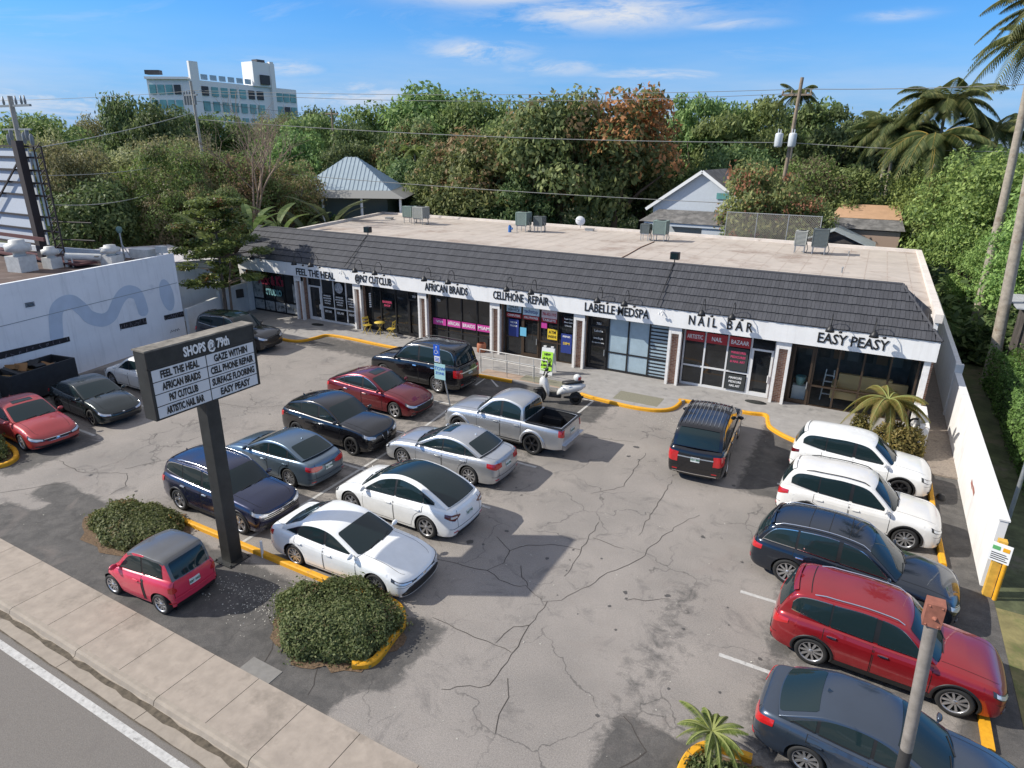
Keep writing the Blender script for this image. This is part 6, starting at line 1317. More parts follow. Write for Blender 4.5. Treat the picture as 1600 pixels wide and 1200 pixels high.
    def plant(name, lb, x, y, nl, L, wd, stem, mt, seed, lo=.9, hi=1.45):
        t = thing(name, lb, 'plant', (x, y, 0)); rr = random.Random(seed); s = MB(); m = MB()
        for k in range(nl):
            a = rr.uniform(0, 6.28); h = stem*rr.uniform(.75, 1.0); b = (rr.uniform(-.3,.3), rr.uniform(-.3,.3), 0); tp = (b[0]+.3*cos(a), b[1]+.3*sin(a), h); s.tube([b, tp], [.09,.05], 6); bigleaf(m, tp, a, L*rr.uniform(.8,1.15), wd, rr.uniform(lo, hi))
        obj('stem', s, mat('green_stem', (.12,.16,.06), .7), t); obj('leaves', m, mt, t, fix=False)
    plant('banana_plant', 'tall banana plant with ragged pale leaves left of the layered tree', -42.3,31.3, 8, 3.1, .65, 5.4, BL, 3); plant('banana_plant', 'banana plant with upright leaves behind the layered tree', -40.3,33.6, 7, 2.9, .7, 6.0, BL, 8, 1.1, 1.5); plant('banana_plant', 'banana plant with one broad bright leaf at the left end of the shop roof', -42.3,37.6, 5, 3.0, .8, 5.6, BL, 5, 1.1, 1.5)
    plant('travellers_palm', 'traveller palm with tall ragged paddles left of the metal roofed house', -45.0,46.5, 7, 4.2, .95, 5.0, BL2, 14, 1.25, 1.55); plant('travellers_palm', 'shorter paddle leafed palm at the left rear corner of the shop roof', -47.2,45.0, 6, 3.2, .8, 4.2, BL2, 17, 1.1, 1.5)
    plant('banana_plant', 'small bright banana plant behind the leftmost roof air conditioners', -34.5,56.6, 6, 2.0, .5, 4.2, BL, 33, 1.0, 1.5)
    for x, y, h, lb in ((-50.5,53.0,4.5,'young green shrub in front of the metal roofed house'),):
        bush('shrub', lb, 'shrub', x, y, 2.2, 1.6, h, 4000, .16, LM['green'])
    bush('shrub', 'yellow flowering shrub left of the white gabled house', 'shrub', -21.5, 58.0, 2.2, 1.0, 3.3, 3000, .16, YM); bush('shrub', 'orange and red croton bush behind the chain link fence', 'shrub', -8.8, 56.8, 2.0, 1.0, 5.0, 4500, .16, leaf_mat('croton_red', (.16,.045,.02), (.28,.10,.03), (.12,.11,.03)))
    # palms
    def frond(mb, o, az, L, rise, droop, lw=.055, ll=.75, n=26, mi=0):
        d = Vector((cos(az), sin(az), 0)); s = Vector((-sin(az), cos(az), 0)); o = Vector(o); pts = []
        for i in range(13):
            q = i/12; pts.append(o+d*(L*(q-.12*q*q))+Vector((0,0,L*(rise*q-droop*q*q))))
        mb.tube([tuple(p) for p in pts], [max(.035*(1-i/13), .006) for i in range(13)], 4, cap=False, mi=1, smooth=False)
        for k in range(n):
            q = .10+.9*k/n; j = min(int(q*12), 11); f = q*12-j; c = pts[j].lerp(pts[j+1], f); t_ = (pts[j+1]-pts[j]).normalized(); ln = ll*sin(pi*min(1, q*.82+.16))**.7*L/3.2
            for sg in (1, -1):
                e = c+(s*sg*.80+t_*.55+Vector((0,0,-.42-.3*q))).normalized()*ln; mid = c.lerp(e, .5)+Vector((0,0,.10*ln)); w_ = t_*lw*L/3.2
                mb.add([c-w_*.5, c+w_*.5, mid+w_*.8, e, mid-w_*.8], [(0,1,2,3,4)], mi=mi)
    def palm(name, lb, base, top, L, nf, mts, seed, tr=(.17,.12), rise=(.2,1.0), droop=(.5,1.0), n=34, lw=.05, grp=None, ll=.85, tm=None):
        t = thing(name, lb, 'palm', base, 0, grp); rr = random.Random(seed); m = MB(); b = Vector((0,0,0)); tp = Vector(top)-Vector(base)
        m.tube([tuple(b.lerp(tp, q)+Vector((sin(q*3)*.1,0,0))) for q in np.linspace(0, 1, 9)], [tr[0]*(1.35 if q < .05 else 1)*(1-q)+tr[1]*q for q in np.linspace(0, 1, 9)], 12); obj('trunk', m, tm or mat('palm_trunk', (.30,.26,.21), .9, noise=.25, nscale=5, stain=((.20,.15,.11), 2, .55)), t)
        m = MB()
        for k in range(nf):
            frond(m, tuple(tp), 2*pi*k*.382+rr.uniform(-.2,.2), L*rr.uniform(.85,1.1), rr.uniform(*rise)*(1 if k > nf*.25 else .25), rr.uniform(*droop), lw, ll, n)
        obj('crown', m, mts, t, fix=False); return t
    PS = mat('frond_stem', (.22,.24,.07), .6); CP = leaf_mat('coconut', (.045,.080,.015), (.10,.145,.03), (.22,.23,.06)); CY = leaf_mat('yellow_palm', (.16,.20,.02), (.26,.27,.03), (.38,.30,.04)); FP = leaf_mat('fresh_palm', (.10,.17,.02), (.18,.27,.035), (.26,.36,.06))
    palm('coconut_palm', 'large coconut palm left of the tall one on the right skyline', (.3,74.2,0), (.2,73.4,13.7), 4.6, 30, [CP, PS], 1, rise=(.1,.9)); palm('coconut_palm', 'tallest dark coconut palm on the right skyline', (3.9,72.5,0), (3.6,71.5,15.6), 4.8, 30, [CP, PS], 2, rise=(.3,1.1)); palm('coconut_palm', 'coconut palm with yellowing lower fronds below the tallest palm', (3.5,67.0,0), (3.0,66.0,12.7), 4.5, 26, [CP, mat('frond_stem_yellow', (.42,.28,.05), .6)], 3, rise=(.0,.7))
    palm('coconut_palm', 'coconut palm between the tallest palm and the leaning trunks', (8.2,74.0,0), (8.0,73.4,13.6), 4.5, 28, [CP, PS], 4)
    palm('palm_tree', 'left one of the two tall bare trunked palms at the right edge', (6.64,48.9,0), (6.05,48.9,17.6), 3.4, 24, [CP, PS], 5, tr=(.29,.18), n=32, ll=.7, rise=(.1,.8)); palm('palm_tree', 'right one of the two tall bare trunked palms, nearer the camera', (6.8,40.8,0), (5.5,40.8,17.9), 3.3, 24, [CP, PS], 6, tr=(.29,.19), n=32, ll=.7, rise=(.1,.8))
    palm('palm_tree', 'slim palm rising left of the transformer pole on the skyline', (-9.3,79.5,0), (-9.4,79.0,17.2), 2.6, 20, [CP, PS], 7, tr=(.17,.12)); palm('palm_tree', 'small fan of palm fronds beside the green tree above the metal roof', (-50.0,67.0,0), (-50,66.5,11.2), 2.3, 18, [FP, PS], 10, tr=(.17,.12)); palm('palm_tree', 'pale trunked palm below the coconut palms', (-.3,73.0,0), (-.3,73.0,14.0), 2.6, 18, [CP, PS], 11, tr=(.2,.14))
    palm('small_palm', 'small yellow green palm in the planter at the EASY PEASY corner', (1.75,29.1,0.1), (1.72,29.1,1.95), 1.8, 19, [CY, PS], 12, tr=(.10,.08), rise=(.35,.9), droop=(.6,1.15), n=44, lw=.050, ll=.62)
    palm('small_palm', 'small fresh green palm in the island at the bottom edge', (-1.05,10.2,0), (-1.07,10.25,.80), .80, 20, [FP, PS], 13, tr=(.07,.06), rise=(.5,1.1), droop=(.5,.9), n=34, lw=.05, ll=.55)
# ---------------- far buildings ----------------
def build_far():
    TEAL = mat('teal_glass', (.12,.30,.29), .15, spec=.8, noise=.5, nscale=.25, coords='World'); WH = mat('tower_white', (.80,.79,.77), .8); DK = mat('tower_opening', (.05,.05,.055), .6)
    T = thing('apartment_tower', 'white modern apartment tower with teal windows on the left skyline', 'building', (-145,118,0)); L = Vector((-152.7,102.5,0)); C = Vector((-143.6,106.9,0)); R = Vector((-141.8,137.5,0)); B = L+(R-C)
    P = lambda nm, m, mt: obj(nm, m, mt, T, world=True)
    m = MB(); m.prism([(p.x, p.y) for p in (L, C, R, B)], 0, 25.9); P('wall', m, WH)
    def face(a, b, n, h0, us, rows):
        d = (b-a); ln = d.length; d.normalize(); nn = Vector((d.y, -d.x, 0))
        for z0, z1 in rows:
            for u0, u1 in us:
                p = a+d*u0+nn*.12; q = a+d*u1+nn*.12; rs = random.Random(int(u0*31+z0*7)).random()
                m = MB(); m.obox((p.x, p.y, (z0+z1)/2), (q.x, q.y, (z0+z1)/2), .2, z1-z0); P('window', m, TEAL if rs > .22 else DK)
    rows = [(22.7,24.7),(19.4,21.5),(16.2,18.2),(13.0,15.0)]
    face(C, R, 8, 0, [(2.8+i*2.55, 4.5+i*2.55) for i in range(6)]+[(18.0,19.9),(23.9,25.8),(26.2,28.0),(28.4,30.2)], rows); face(L, C, 4, 0, [(.5+i*1.95, 2.0+i*1.95) for i in range(4)], rows)
    d = (R-C).normalized(); n = Vector((d.y, -d.x, 0))
    m = MB(); p = C+n*.35; m.obox((p.x,p.y,14.8), tuple(p+d*2.2+Vector((0,0,14.8))), .7, 29.8); p2 = C+Vector((-.4,0,0)); P('corner_fin', m, WH)
    p = C+d*17.2-n*1.5; m = MB(); m.obox((p.x,p.y,28.6), (p.x+d.x*6.6,p.y+d.y*6.6,28.6), 4.2, 5.6); P('stair_core', m, WH)
    m = MB(); q = C+d*19.0+n*.9; m.obox((q.x,q.y,27.4), tuple(q+d*2.6+Vector((0,0,27.4))), .6, 2.2); P('roof_opening', m, DK); q = C+d*19.5-n*1.5; m = MB(); m.obox((q.x,q.y,31.8), tuple(q+d*2.4+Vector((0,0,31.8))), 2, .7); P('roof_plant', m, DK)
    m = MB(); q = C+d*22.3+n*.3; m.obox((q.x,q.y,16), tuple(q+d*1.1+Vector((0,0,16))), 1.0, 31.6); P('corner_fin', m, WH)
    for i in range(6):
        m = MB(); q = C+d*(3.2+i*2.4)-n*.4; m.obox((q.x,q.y,26.7), tuple(q+d*1.8+Vector((0,0,26.7))), .1, 1.2); P('railing', m, mat('rail_glass', (.35,.45,.52), .2))
    m = MB(); q = L.lerp(C, .2)-n*3; m.obox((q.x,q.y,27.4), tuple(q+(C-L).normalized()*3.4+Vector((0,0,27.4))), 1.5, .9); P('roof_plant', m, DK)
    m = MB(); m.obox(tuple(L.lerp(C,.0)+Vector((0,-.2,26.1))), tuple(C+Vector((0,-.2,26.1))), 1.0, .5); P('roof_edge', m, WH)
    # metal roofed house
    T = thing('metal_roofed_house', 'house with a pale standing seam hipped metal roof behind the shops', 'house', (-52,58,0)); MR = mat('metal_roof', (.42,.50,.54), .38, .35, noise=.08, nscale=1); c = Vector((-51.6,57.2)); a = radians(30)
    def rot(x, y, z): return (c.x+x*cos(a)-y*sin(a), c.y+x*sin(a)+y*cos(a), z)
    E = 4.9; ap = [rot(-.6,0,10.5), rot(.6,0,10.5)]; co = [rot(-E,-E,7.3), rot(E,-E,7.3), rot(E,E,7.3), rot(-E,E,7.3)]
    m = MB(); m.add(co+ap, [(0,1,5,4),(1,2,5),(2,3,4,5),(3,0,4)])
    for (p, q, r1, r2) in ((co[0],co[1],ap[0],ap[1]),(co[1],co[2],ap[1],ap[1]),(co[3],co[0],ap[0],ap[0])):
        for i in range(1, 22):
            f = i/22; e = Vector(p).lerp(Vector(q), f); g = min(1, min(f, 1-f)*2*(1.14 if r1 != r2 else 1)); tpt = e+(Vector(r1).lerp(Vector(r2), .5)-Vector(p).lerp(Vector(q), .5))*g
            m.obox(tuple(e+Vector((0,0,.03))), tuple(tpt+Vector((0,0,.03))), .05, .06)
    obj('roof', m, MR, T, world=True, fix=False); m = MB(); sk_ = [rot(-E-1.6,-E-1.6,6.6), rot(E+1.6,-E-1.6,6.6), rot(E+1.6,E+1.6,6.6), rot(-E-1.6,E+1.6,6.6)]
    m.add(co+sk_, [(0,1,5,4),(1,2,6,5),(2,3,7,6),(3,0,4,7)]); obj('porch_roof', m, mat('porch_roof', (.22,.22,.21), .8), T, world=True, fix=False); m = MB()
    m.add([rot(x,y,z) for z in (0,7.0) for x,y in ((-4.4,-4.4),(4.4,-4.4),(4.4,4.4),(-4.4,4.4))], [(0,1,5,4),(1,2,6,5),(2,3,7,6),(3,0,4,7)]); obj('wall', m, mat('house_green', (.13,.15,.13), .9), T, world=True)
    for x in (-6,-2,2,6):
        m = MB(); p = rot(x,-6,0); q = rot(x,-6,6.7); m.tube([p,q], .14, 8); obj('column', m, WHITE, T, world=True)
    # white gabled house
    T = thing('gabled_house', 'small white house with a steep gable behind the chain link fence', 'house', (-14,62,0)); HW = mat('house_white', (.50,.54,.58), .85, noise=.05); RG = mat('old_shingle', (.13,.125,.12), .9, noise=.4, nscale=2, coords='World', stain=((.20,.19,.18), 1, .5))
    m = MB(); m.add([(-18.2,60.2,0),(-9.6,60.2,0),(-9.6,60.2,6.9),(-14.0,60.2,9.8),(-18.2,60.2,6.9),(-18.2,70,0),(-9.6,70,0),(-9.6,70,6.9),(-14.0,70,9.8),(-18.2,70,6.9)], [(0,1,2,3,4),(5,6,7,8,9),(0,5,9,4),(1,6,7,2)]); obj('wall', m, HW, T, world=True)
    m = MB(); m.obox((-18.8,65,6.55),(-18.79,65,6.55),1,1) if False else None
    m.add([(-18.8,59.9,6.55),(-14.0,59.9,9.95),(-14.0,70.3,9.95),(-18.8,70.3,6.55),(-9.0,59.9,6.55),(-9.0,70.3,6.55)], [(0,1,2,3),(1,4,5,2)]); obj('roof', m, RG, T, world=True, fix=False)
    m = MB(); m.obox((-18.8,59.88,6.45),(-14.0,59.88,9.85),.12,.26); m.obox((-14.0,59.88,9.85),(-9.0,59.88,6.45),.12,.26); obj('bargeboard', m, WHITE, T, world=True); m = MB(); m.box(-12.6,-11.2,60.1,60.15,7.6,8.1); obj('attic_window', m, TEAL, T, world=True)
    m = MB(); m.add([(-18.6,57.4,5.6),(-9.4,57.4,5.6),(-9.4,60.1,6.5),(-17.6,60.1,6.5)], [(0,1,2,3)]); obj('porch_roof', m, RG, T, world=True, fix=False); m = MB(); m.box(-18.4,-9.6,57.5,57.62,5.3,5.6); m.box(-18.4,-18.1,57.5,60.1,0,5.6); m.box(-13.0,-9.8,57.62,60.1,0,5.5); obj('porch_wall', m, HW, T, world=True)
    for x in (-12.4,-11.2):
        m = MB(); m.box(x,x+.9,57.5,57.6,3.2,4.8); obj('window', m, BLK, T, world=True)
    # orange roofed house and shed
    T = thing('orange_roofed_house', 'house with a flat orange sheet roof right of the fence', 'house', (-.5,64,0)); m = MB(); m.add([(-3.4,62.5,6.4),(1.9,62.5,6.4),(1.6,66,7.3),(-2.9,66,7.3)], [(0,1,2,3)]); obj('roof', m, mat('orange_sheet', (.44,.27,.16), .8, noise=.1, nscale=2), T, world=True, fix=False)
    m = MB(); m.add([(-4.2,60.6,5.7),(2.2,60.6,5.7),(1.9,62.5,6.38),(-3.4,62.5,6.38)], [(0,1,2,3)]); obj('lower_roof', m, RG, T, world=True, fix=False); m = MB(); m.box(-3.8,1.9,60.9,66,0,5.6); obj('wall', m, mat('house_tan', (.36,.26,.20), .9), T, world=True)
    T = thing('shed', 'shed with a pale corrugated gable roof tucked behind the shop roof', 'shed', (-2.5,57,0)); m = MB(); SR = mat('corrugated', (.40,.44,.45), .5, .3, noise=.15, nscale=3, coords='World')
    for i in range(24):
        y = 55.6+i*.2
        for s in (1,-1): m.obox((-2.6,y,5.95),(-2.6+s*2.9,y,4.75),.17,.05)
    obj('roof', m, SR, T, world=True); m = MB(); m.add([(-5.3,55.9,0),(.1,55.9,0),(.1,55.9,4.7),(-2.6,55.9,5.85),(-5.3,55.9,4.7)], [(0,1,2,3,4)]); m.box(-5.2,0,56.0,60.2,0,4.6); obj('wall', m, mat('shed_dark', (.07,.06,.055), .9, noise=.5, nscale=2), T, world=True, fix=False)
    T = thing('grey_shed', 'grey board roof of a low building at the right edge above the hedge', 'shed', (8.6,36,0)); m = MB()
    for i in range(8): m.box(6.9+i*.5,7.37+i*.5,39.6,43.8,4.28+.01*(i % 2),4.34+.01*(i % 2))
    obj('roof', m, mat('board_grey', (.36,.37,.38), .8, noise=.15, nscale=3), T, world=True); m = MB(); m.box(7.7,10.8,40.0,43.6,0,4.27); obj('wall', m, mat('shed_dark'), T, world=True)
    m = MB(); m.box(-54,-43,-.1,.1,0,2.0); o = obj('garden_wall', m, mat('old_wall', (.16,.16,.155), .9, noise=.4, nscale=1.2)); o.location = (-4,34.4,0); tag(o, 'dark grey stained wall behind the low white roofed wing', 'wall')
# ---------------- poles, wires, billboard ----------------
def build_utilities():
    WD = mat('pole_wood', (.24,.19,.14), .9, noise=.25, nscale=4); WD2 = mat('pole_concrete', (.36,.34,.30), .9, noise=.15, nscale=4); INS = mat('insulator', (.20,.21,.21), .4); CAN = mat('transformer_grey', (.50,.53,.55), .4)
    T = thing('utility_pole', 'wooden utility pole carrying two grey transformer cans', 'utility pole', (-7.9,63.6,0)); m = MB(); m.tube([(-.1,0,0),(.45,0,17.4)], [.2,.14], 10); obj('pole', m, WD, T)
    for x in (-.75,.35):
        m = MB(); m.lathe([(.0,0),(.28,.02),(.33,.15),(.33,1.05),(.28,1.15),(.0,1.2)], 14, (x+.1,-.45,11.9)); m.tube([(x,-.45,13.05),(x,-.45,13.4)], .05, 6); m.tube([(x+.2,-.45,13.05),(x+.2,-.45,13.35)], .05, 6); obj('transformer', m, CAN, T)
    m = MB(); m.box(-1.0,1.4,-.08,.08,16.0,16.14); 
    for x in (-.9,-.2,.9,1.3): m.lathe([(.06,16.14),(.09,16.25),(.04,16.45),(0,16.46)], 8, (x,0,0))
    obj('crossarm', m, WD, T)
    T = thing('utility_pole', 'concrete utility pole standing before the apartment tower', 'utility pole', (-59.6,44.7,0)); m = MB(); m.tube([(0.3,0,0),(-.3,0,17.3)], [.18,.12], 10); obj('pole', m, WD2, T); m = MB(); m.box(-1.6,.4,-.07,.07,16.0,16.14)
    for x in (-1.5,-1.1,-.7,.0): m.tube([(x,0,15.2),(x,0,16.0)], .12, 8); m.lathe([(.06,16.14),(.1,16.3),(0,16.5)], 8, (x,0,0))
    obj('crossarm', m, INS, T)
    T = thing('utility_pole', 'thin dark utility pole above the metal roofed house', 'utility pole', (-68.6,72.7,0)); m = MB(); m.tube([(0,0,0),(0,0,16.4)], .13, 8); obj('pole', m, WD, T); m = MB(); m.box(-1.2,1.2,-.06,.06,15.8,15.95); obj('crossarm', m, WD, T)
    T = thing('utility_pole', 'cluttered utility pole behind the billboard at the left edge', 'utility pole', (-46.8,22.3,0)); m = MB(); m.tube([(0,0,0),(.35,0,14.1)], [.2,.14], 10); obj('pole', m, WD2, T); m = MB(); m.box(-1.3,2.4,-.06,.06,13.5,13.62)
    for x in (-1.2,-.5,.9,1.5,1.9): m.lathe([(.05,13.62),(.08,13.75),(.03,14.1),(0,14.1)], 8, (x,0,0))
    for x, z in ((-.9,11.6),(-.5,11.9),(.9,11.7),(1.3,11.9),(1.7,11.6),(.4,11.0),(-.7,10.6),(1.1,10.5)): m.lathe([(.04,z-.3),(.12,z-.1),(.12,z+.25),(.04,z+.4)], 8, (x,0,0))
    m.box(-1.3,1.9,-.05,.05,12.2,12.3); m.box(-1.0,1.5,-.05,.05,10.9,11.0); obj('crossarm', m, INS, T)
    W = mat('wire_pale', (.30,.30,.28), .6); W2 = mat('wire_dark', (.04,.04,.04), .6)
    def wire(a, b, sag, mt, lb, r=.03):
        a = Vector(a); b = Vector(b); m = MB(); m.tube([tuple(a.lerp(b, q)-Vector((0,0,sag*4*q*(1-q)))) for q in np.linspace(0, 1, 25)], r, 5); o = obj('overhead_wire', m, mt); tag(o, lb, 'wire', 'overhead wires')
    wire((-59.9,44.7,13.9),(-7.6,63.5,12.3),.5,W,'long pale wire crossing the mango trees to the transformer cans',.035); wire((-7.6,63.5,12.3),(26,72,12.4),.6,W,'pale wire running right from the transformer cans under the coconut palms',.03)
    wire((-60.5,46.5,9.4),(-11.0,60.0,7.3),.3,W,'low wire crossing the metal roof towards the white gabled house',.03); wire((-60.6,44.7,16.5),(-8.4,63.6,16.5),.4,W,'upper skyline wire between the concrete pole and the transformer pole',.022); wire((-59.6,44.7,16.3),(-7.6,63.6,16.2),.7,W,'second skyline wire just below the upper one',.022); wire((-7.0,63.6,16.5),(24,68,17.6),.5,W,'skyline wire running right over the coconut palms',.03)
    wire((-46.0,22.3,11.1),(-60.2,44.7,14.5),.2,W,'bright wire from the cluttered left pole towards the concrete pole',.03); wire((-46.2,22.3,9.6),(-60.0,44.7,10.5),.5,W,'faint wire below the bright one at the left',.02); wire((-45.0,22.5,7.9),(-58,42.0,9.0),.9,W,'sagging pale wire in front of the olive trees',.025); wire((-60.6,44.7,16.4),(-110,30,16.0),.6,W,'wire running left from the concrete pole past the tower',.02)
    wire((-68.6,72.7,15.8),(-60.2,44.7,15.6),.2,W2,'thin wire from the dark pole to the concrete pole',.018)
    # billboard back with frame and stair tower
    T = thing('billboard', 'rear of a large billboard on dark steel posts at the left edge', 'billboard', (-47.5,22,0)); m = MB(); m.box(-53.5,-46.2,21.0,21.06,5.6,11.2); obj('panel', m, mat('board_back', (.50,.54,.60), .7, noise=.06), T, world=True)
    FR = mat('frame_rust', (.030,.022,.022), .7)
    m = MB()
    for z in (5.7,6.6,7.4,8.6,9.3,10.0,10.7,11.3): m.box(-53.5,-44.6,20.86,20.96,z-.05,z+.05)
    m.obox((-53,20.8,6.5),(-47,20.8,10.5),.08,.08); obj('frame', m, FR, T, world=True)
    m = MB(); m.box(-46.5,-46.0,20.4,20.8,0,11.6); obj('post', m, FR, T, world=True); m = MB(); m.box(-45.75,-45.35,20.95,21.02,6.9,11.0); obj('trim', m, mat('board_trim', (.45,.55,.56), .5), T, world=True)
    m = MB()
    for a, b in ((-45.1,-44.3),): 
        for x in (a, b):
            m.tube([(x,20.8,5.0),(x,20.8,11.3)], .05, 6)
        for k in range(14): m.tube([(a,20.8,5.2+k*.45),(b,20.8,5.65+k*.45)], .03, 5)
    for z in (5.3,6.2,7.2): m.tube([(-45.1,20.8,z),(-42.0,21.4,z+.05)], .04, 5)
    obj('ladder', m, FR, T, world=True); m = MB(); m.box(-53,-42.2,20.2,21.4,4.95,5.05); m.box(-53,-44.4,19.9,20.0,6.2,6.4); obj('walkway', m, mat('walkway_red', (.09,.03,.03), .8), T, world=True); T.location.x += 3.0
# ---------------- small things ----------------
def build_small():
    # handicapped sign
    t = thing('parking_sign', 'leaning accessible parking sign post in front of the pickup', 'sign', (-16.05,23.4,0)); m = MB(); m.tube([(0,0,0),(-.68,0,2.95)], .035, 6); obj('post', m, STEEL, t)
    m = MB(); m.box(-.84,-.50,-.06,-.04,2.42,2.95); p = obj('blue_plate', m, mat('sign_blue', (.02,.10,.50), .4), t)
    m = MB(); m.lathe([(.0,0),(.035,.0)], 8, (-.68,-.065,2.85), ax='y'); m.tube([(-.68,-.065,2.81),(-.67,-.065,2.66),(-.60,-.065,2.66),(-.57,-.065,2.55)], .013, 4); m.tube([(-.70+.085*cos(a),-.065,2.60+.085*sin(a)) for a in np.linspace(1.8,6.0,12)], .012, 4); obj('symbol', m, LETW, p)
    m = MB(); m.box(-.80,-.50,-.06,-.04,2.12,2.40); q = obj('fine_plate', m, LETW, t); m = MB(); [m.box(-.76,-.54,-.07,-.06,2.17+k*.07,2.20+k*.07) for k in range(3)]; obj('text_lines', m, mat('sign_blue'), q)
    m = MB(); m.box(-.80,-.20,-.08,-.06,1.30,2.06); q = obj('notice_plate', m, mat('sign_pale_green', (.36,.58,.58), .5), t); text('TOW', (-16.05-.5,23.31,1.84), (pi/2,0,0), .24, mat('sign_blue'), q, ext=.002, name='lettering').location = (-.5,-.09,1.82); text('ZONE', (0,0,0), (pi/2,0,0), .18, mat('sign_blue'), None, ext=.002).name = 'lettering'
    o = scene.objects[-1]; o.parent = q; o.location = (-.5,-.09,1.6)
    # A frame sandwich board
    t = thing('sandwich_board', 'lime green sandwich board sign outside the phone repair shop', 'sign', (-14.05,29.8,.15), radians(4)); t.scale = (1.12,1.12,1.25); W_ = mat('board_white', (.68,.68,.66), .5)
    for s, nm in ((-1,'front'),(1,'back')):
        m = MB(); m.add([(-.32,s*.30,0),(.32,s*.30,0),(.32,s*.04,1.12),(-.32,s*.04,1.12),(-.32,s*.27,0),(.32,s*.27,0),(.32,s*.01,1.12),(-.32,s*.01,1.12)], [(0,1,2,3),(4,5,6,7),(0,1,5,4),(2,3,7,6),(0,3,7,4),(1,2,6,5)]); b = obj('panel', m, W_, t)
        if s < 0:
            m = MB(); m.add([(-.28,-.285,.18),(.28,-.285,.18),(.28,-.11,.98),(-.28,-.11,.98)], [(0,1,2,3)]); f = obj('poster', m, mat('lime', (.38,.72,.05), .5), b, fix=False)
            tilt = math.atan2(.26, 1.12)
            for tx, z, sz in (('NEW', .86, .14), ('$20', .62, .30), ('A MONTH', .40, .12), ('LINE', .26, .12)):
                me = text_mesh(tx, sz, .002, .006); me.materials.clear(); me.materials.append(LETB); meshobj('lettering', me, f, (0, -.295+(z-.13)*.232-.015, z), (pi/2-tilt, 0, 0))
    m = MB(); m.box(-.25,-.12,-.04,.04,1.10,1.2); m.box(.12,.25,-.04,.04,1.10,1.2); obj('handle', m, W_, t)
    # bistro set
    Y = mat('bistro_yellow', (.55,.40,.06), .5)
    def chair(x, y, rz, lb):
        t = thing('folding_chair', lb, 'chair', (x, y, .148), rz, 'yellow bistro chairs'); t.scale = (1.15,1.15,1.25); m = MB()
        for k in range(5): m.box(-.20,.20,-.19+k*.08,-.13+k*.08,.44,.46)
        obj('seat', m, Y, t)
        for s in (-1,1):
            m = MB(); m.tube([(s*.19,-.22,0),(s*.19,.12,.45),(s*.19,.20,.86)], .014, 5); obj('leg', m, Y, t); m = MB(); m.tube([(s*.17,.24,0),(s*.17,-.16,.45)], .014, 5); obj('leg', m, Y, t)
        m = MB(); m.box(-.19,.19,.185,.20,.74,.84); m.box(-.19,.19,.165,.18,.58,.64); obj('backrest', m, Y, t)
    chair(-27.55,30.95,radians(75),'yellow folding chair left of the small round table'); chair(-25.65,31.0,radians(-75),'yellow folding chair right of the small round table')
    t = thing('bistro_table', 'small round yellow bistro table outside the barber shop', 'table', (-26.6,31.05,.148)); t.scale = (1.15,1.15,1.2); m = MB(); m.lathe([(0,.71),(.30,.71),(.30,.68),(0,.68)], 20); obj('table_top', m, Y, t)
    for a in (0,1,2,3):
        m = MB(); m.tube([(.28*cos(a*pi/2+.7),.28*sin(a*pi/2+.7),0),(-.2*cos(a*pi/2+.7),-.2*sin(a*pi/2+.7),.68)], .013, 5); obj('leg', m, Y, t)
    # railing along the ramp
    t = thing('railing', 'white metal handrail along the ramp at the phone repair shop', 'railing', (-15.6,28.75,.148)); RW = mat('rail_white', (.58,.56,.52), .5)
    m = MB(); m.tube([(-2.1,0,1.05),(2.0,0,1.05)], .028, 8); m.tube([(-2.1,0,.55),(2.0,0,.55)], .022, 8); obj('rail', m, RW, t)
    for k in range(6):
        m = MB(); m.tube([(-2.1+k*.82,0,0),(-2.1+k*.82,0,1.05)], .024, 8); obj('post', m, RW, t)
    t = thing('railing', 'lower grey handrail on the kerb side of the ramp', 'railing', (-15.6,28.05,.148)); m = MB(); m.tube([(-1.6,0,.9),(1.6,0,.9)], .02, 6); obj('rail', m, STEEL, t)
    for x in (-1.6,-.0,1.6):
        m = MB(); m.tube([(x,0,0),(x,0,.9)], .02, 6); obj('post', m, STEEL, t)
    # planter box
    t = thing('planter_wall', 'white low planter wall at the right corner of the shops', 'planter', (3.1,30.2,0)); m = MB(); m.box(-.13,.2,-1.6,1.0,0,1.25); obj('wall', m, STUC, t); m = MB(); m.lathe([(.22,0),(.28,.02),(.25,.06),(.18,.06)], 18, (-.19,-.5,.9), ax='y'); w_ = obj('hose_reel', m, BLK, t)
    # scooter with helmet
    t = thing('scooter', 'white and black motor scooter parked outside the phone repair shop', 'scooter', (-11.85,26.4,0), radians(197)); t.scale = (1.25,1.25,1.38); BW = mat('scooter_white', (.62,.62,.60), .25, coat=1)
    for x, r in ((.72,.25),(-.66,.24)):
        m = MB(); m.lathe([(r*.6,-.05),(r*.95,-.06),(r,-.02),(r,.02),(r*.95,.06),(r*.6,.05)], 20, (x,0,r), ax='y'); w_ = obj('wheel', m, mat('rubber', (.018,.018,.018), .75), t); m = MB(); m.lathe([(0,.03),(r*.6,.03),(r*.6,-.03),(0,-.03)], 14, (x,0,r), ax='y'); obj('rim', m, BLK, w_)
    def blob(nm, secs, mt, n=12):
        m = MB(); G = []
        for x, z, w_, h in secs: G.append([(x, w_*cos(a), z+h*sin(a)) for a in np.linspace(0, 2*pi, n+1)])
        m.grid(G); m.add(G[0][:-1], [tuple(range(n))]); m.add(G[-1][:-1], [tuple(range(n))]); return obj(nm, m, mt, t, merge=True)
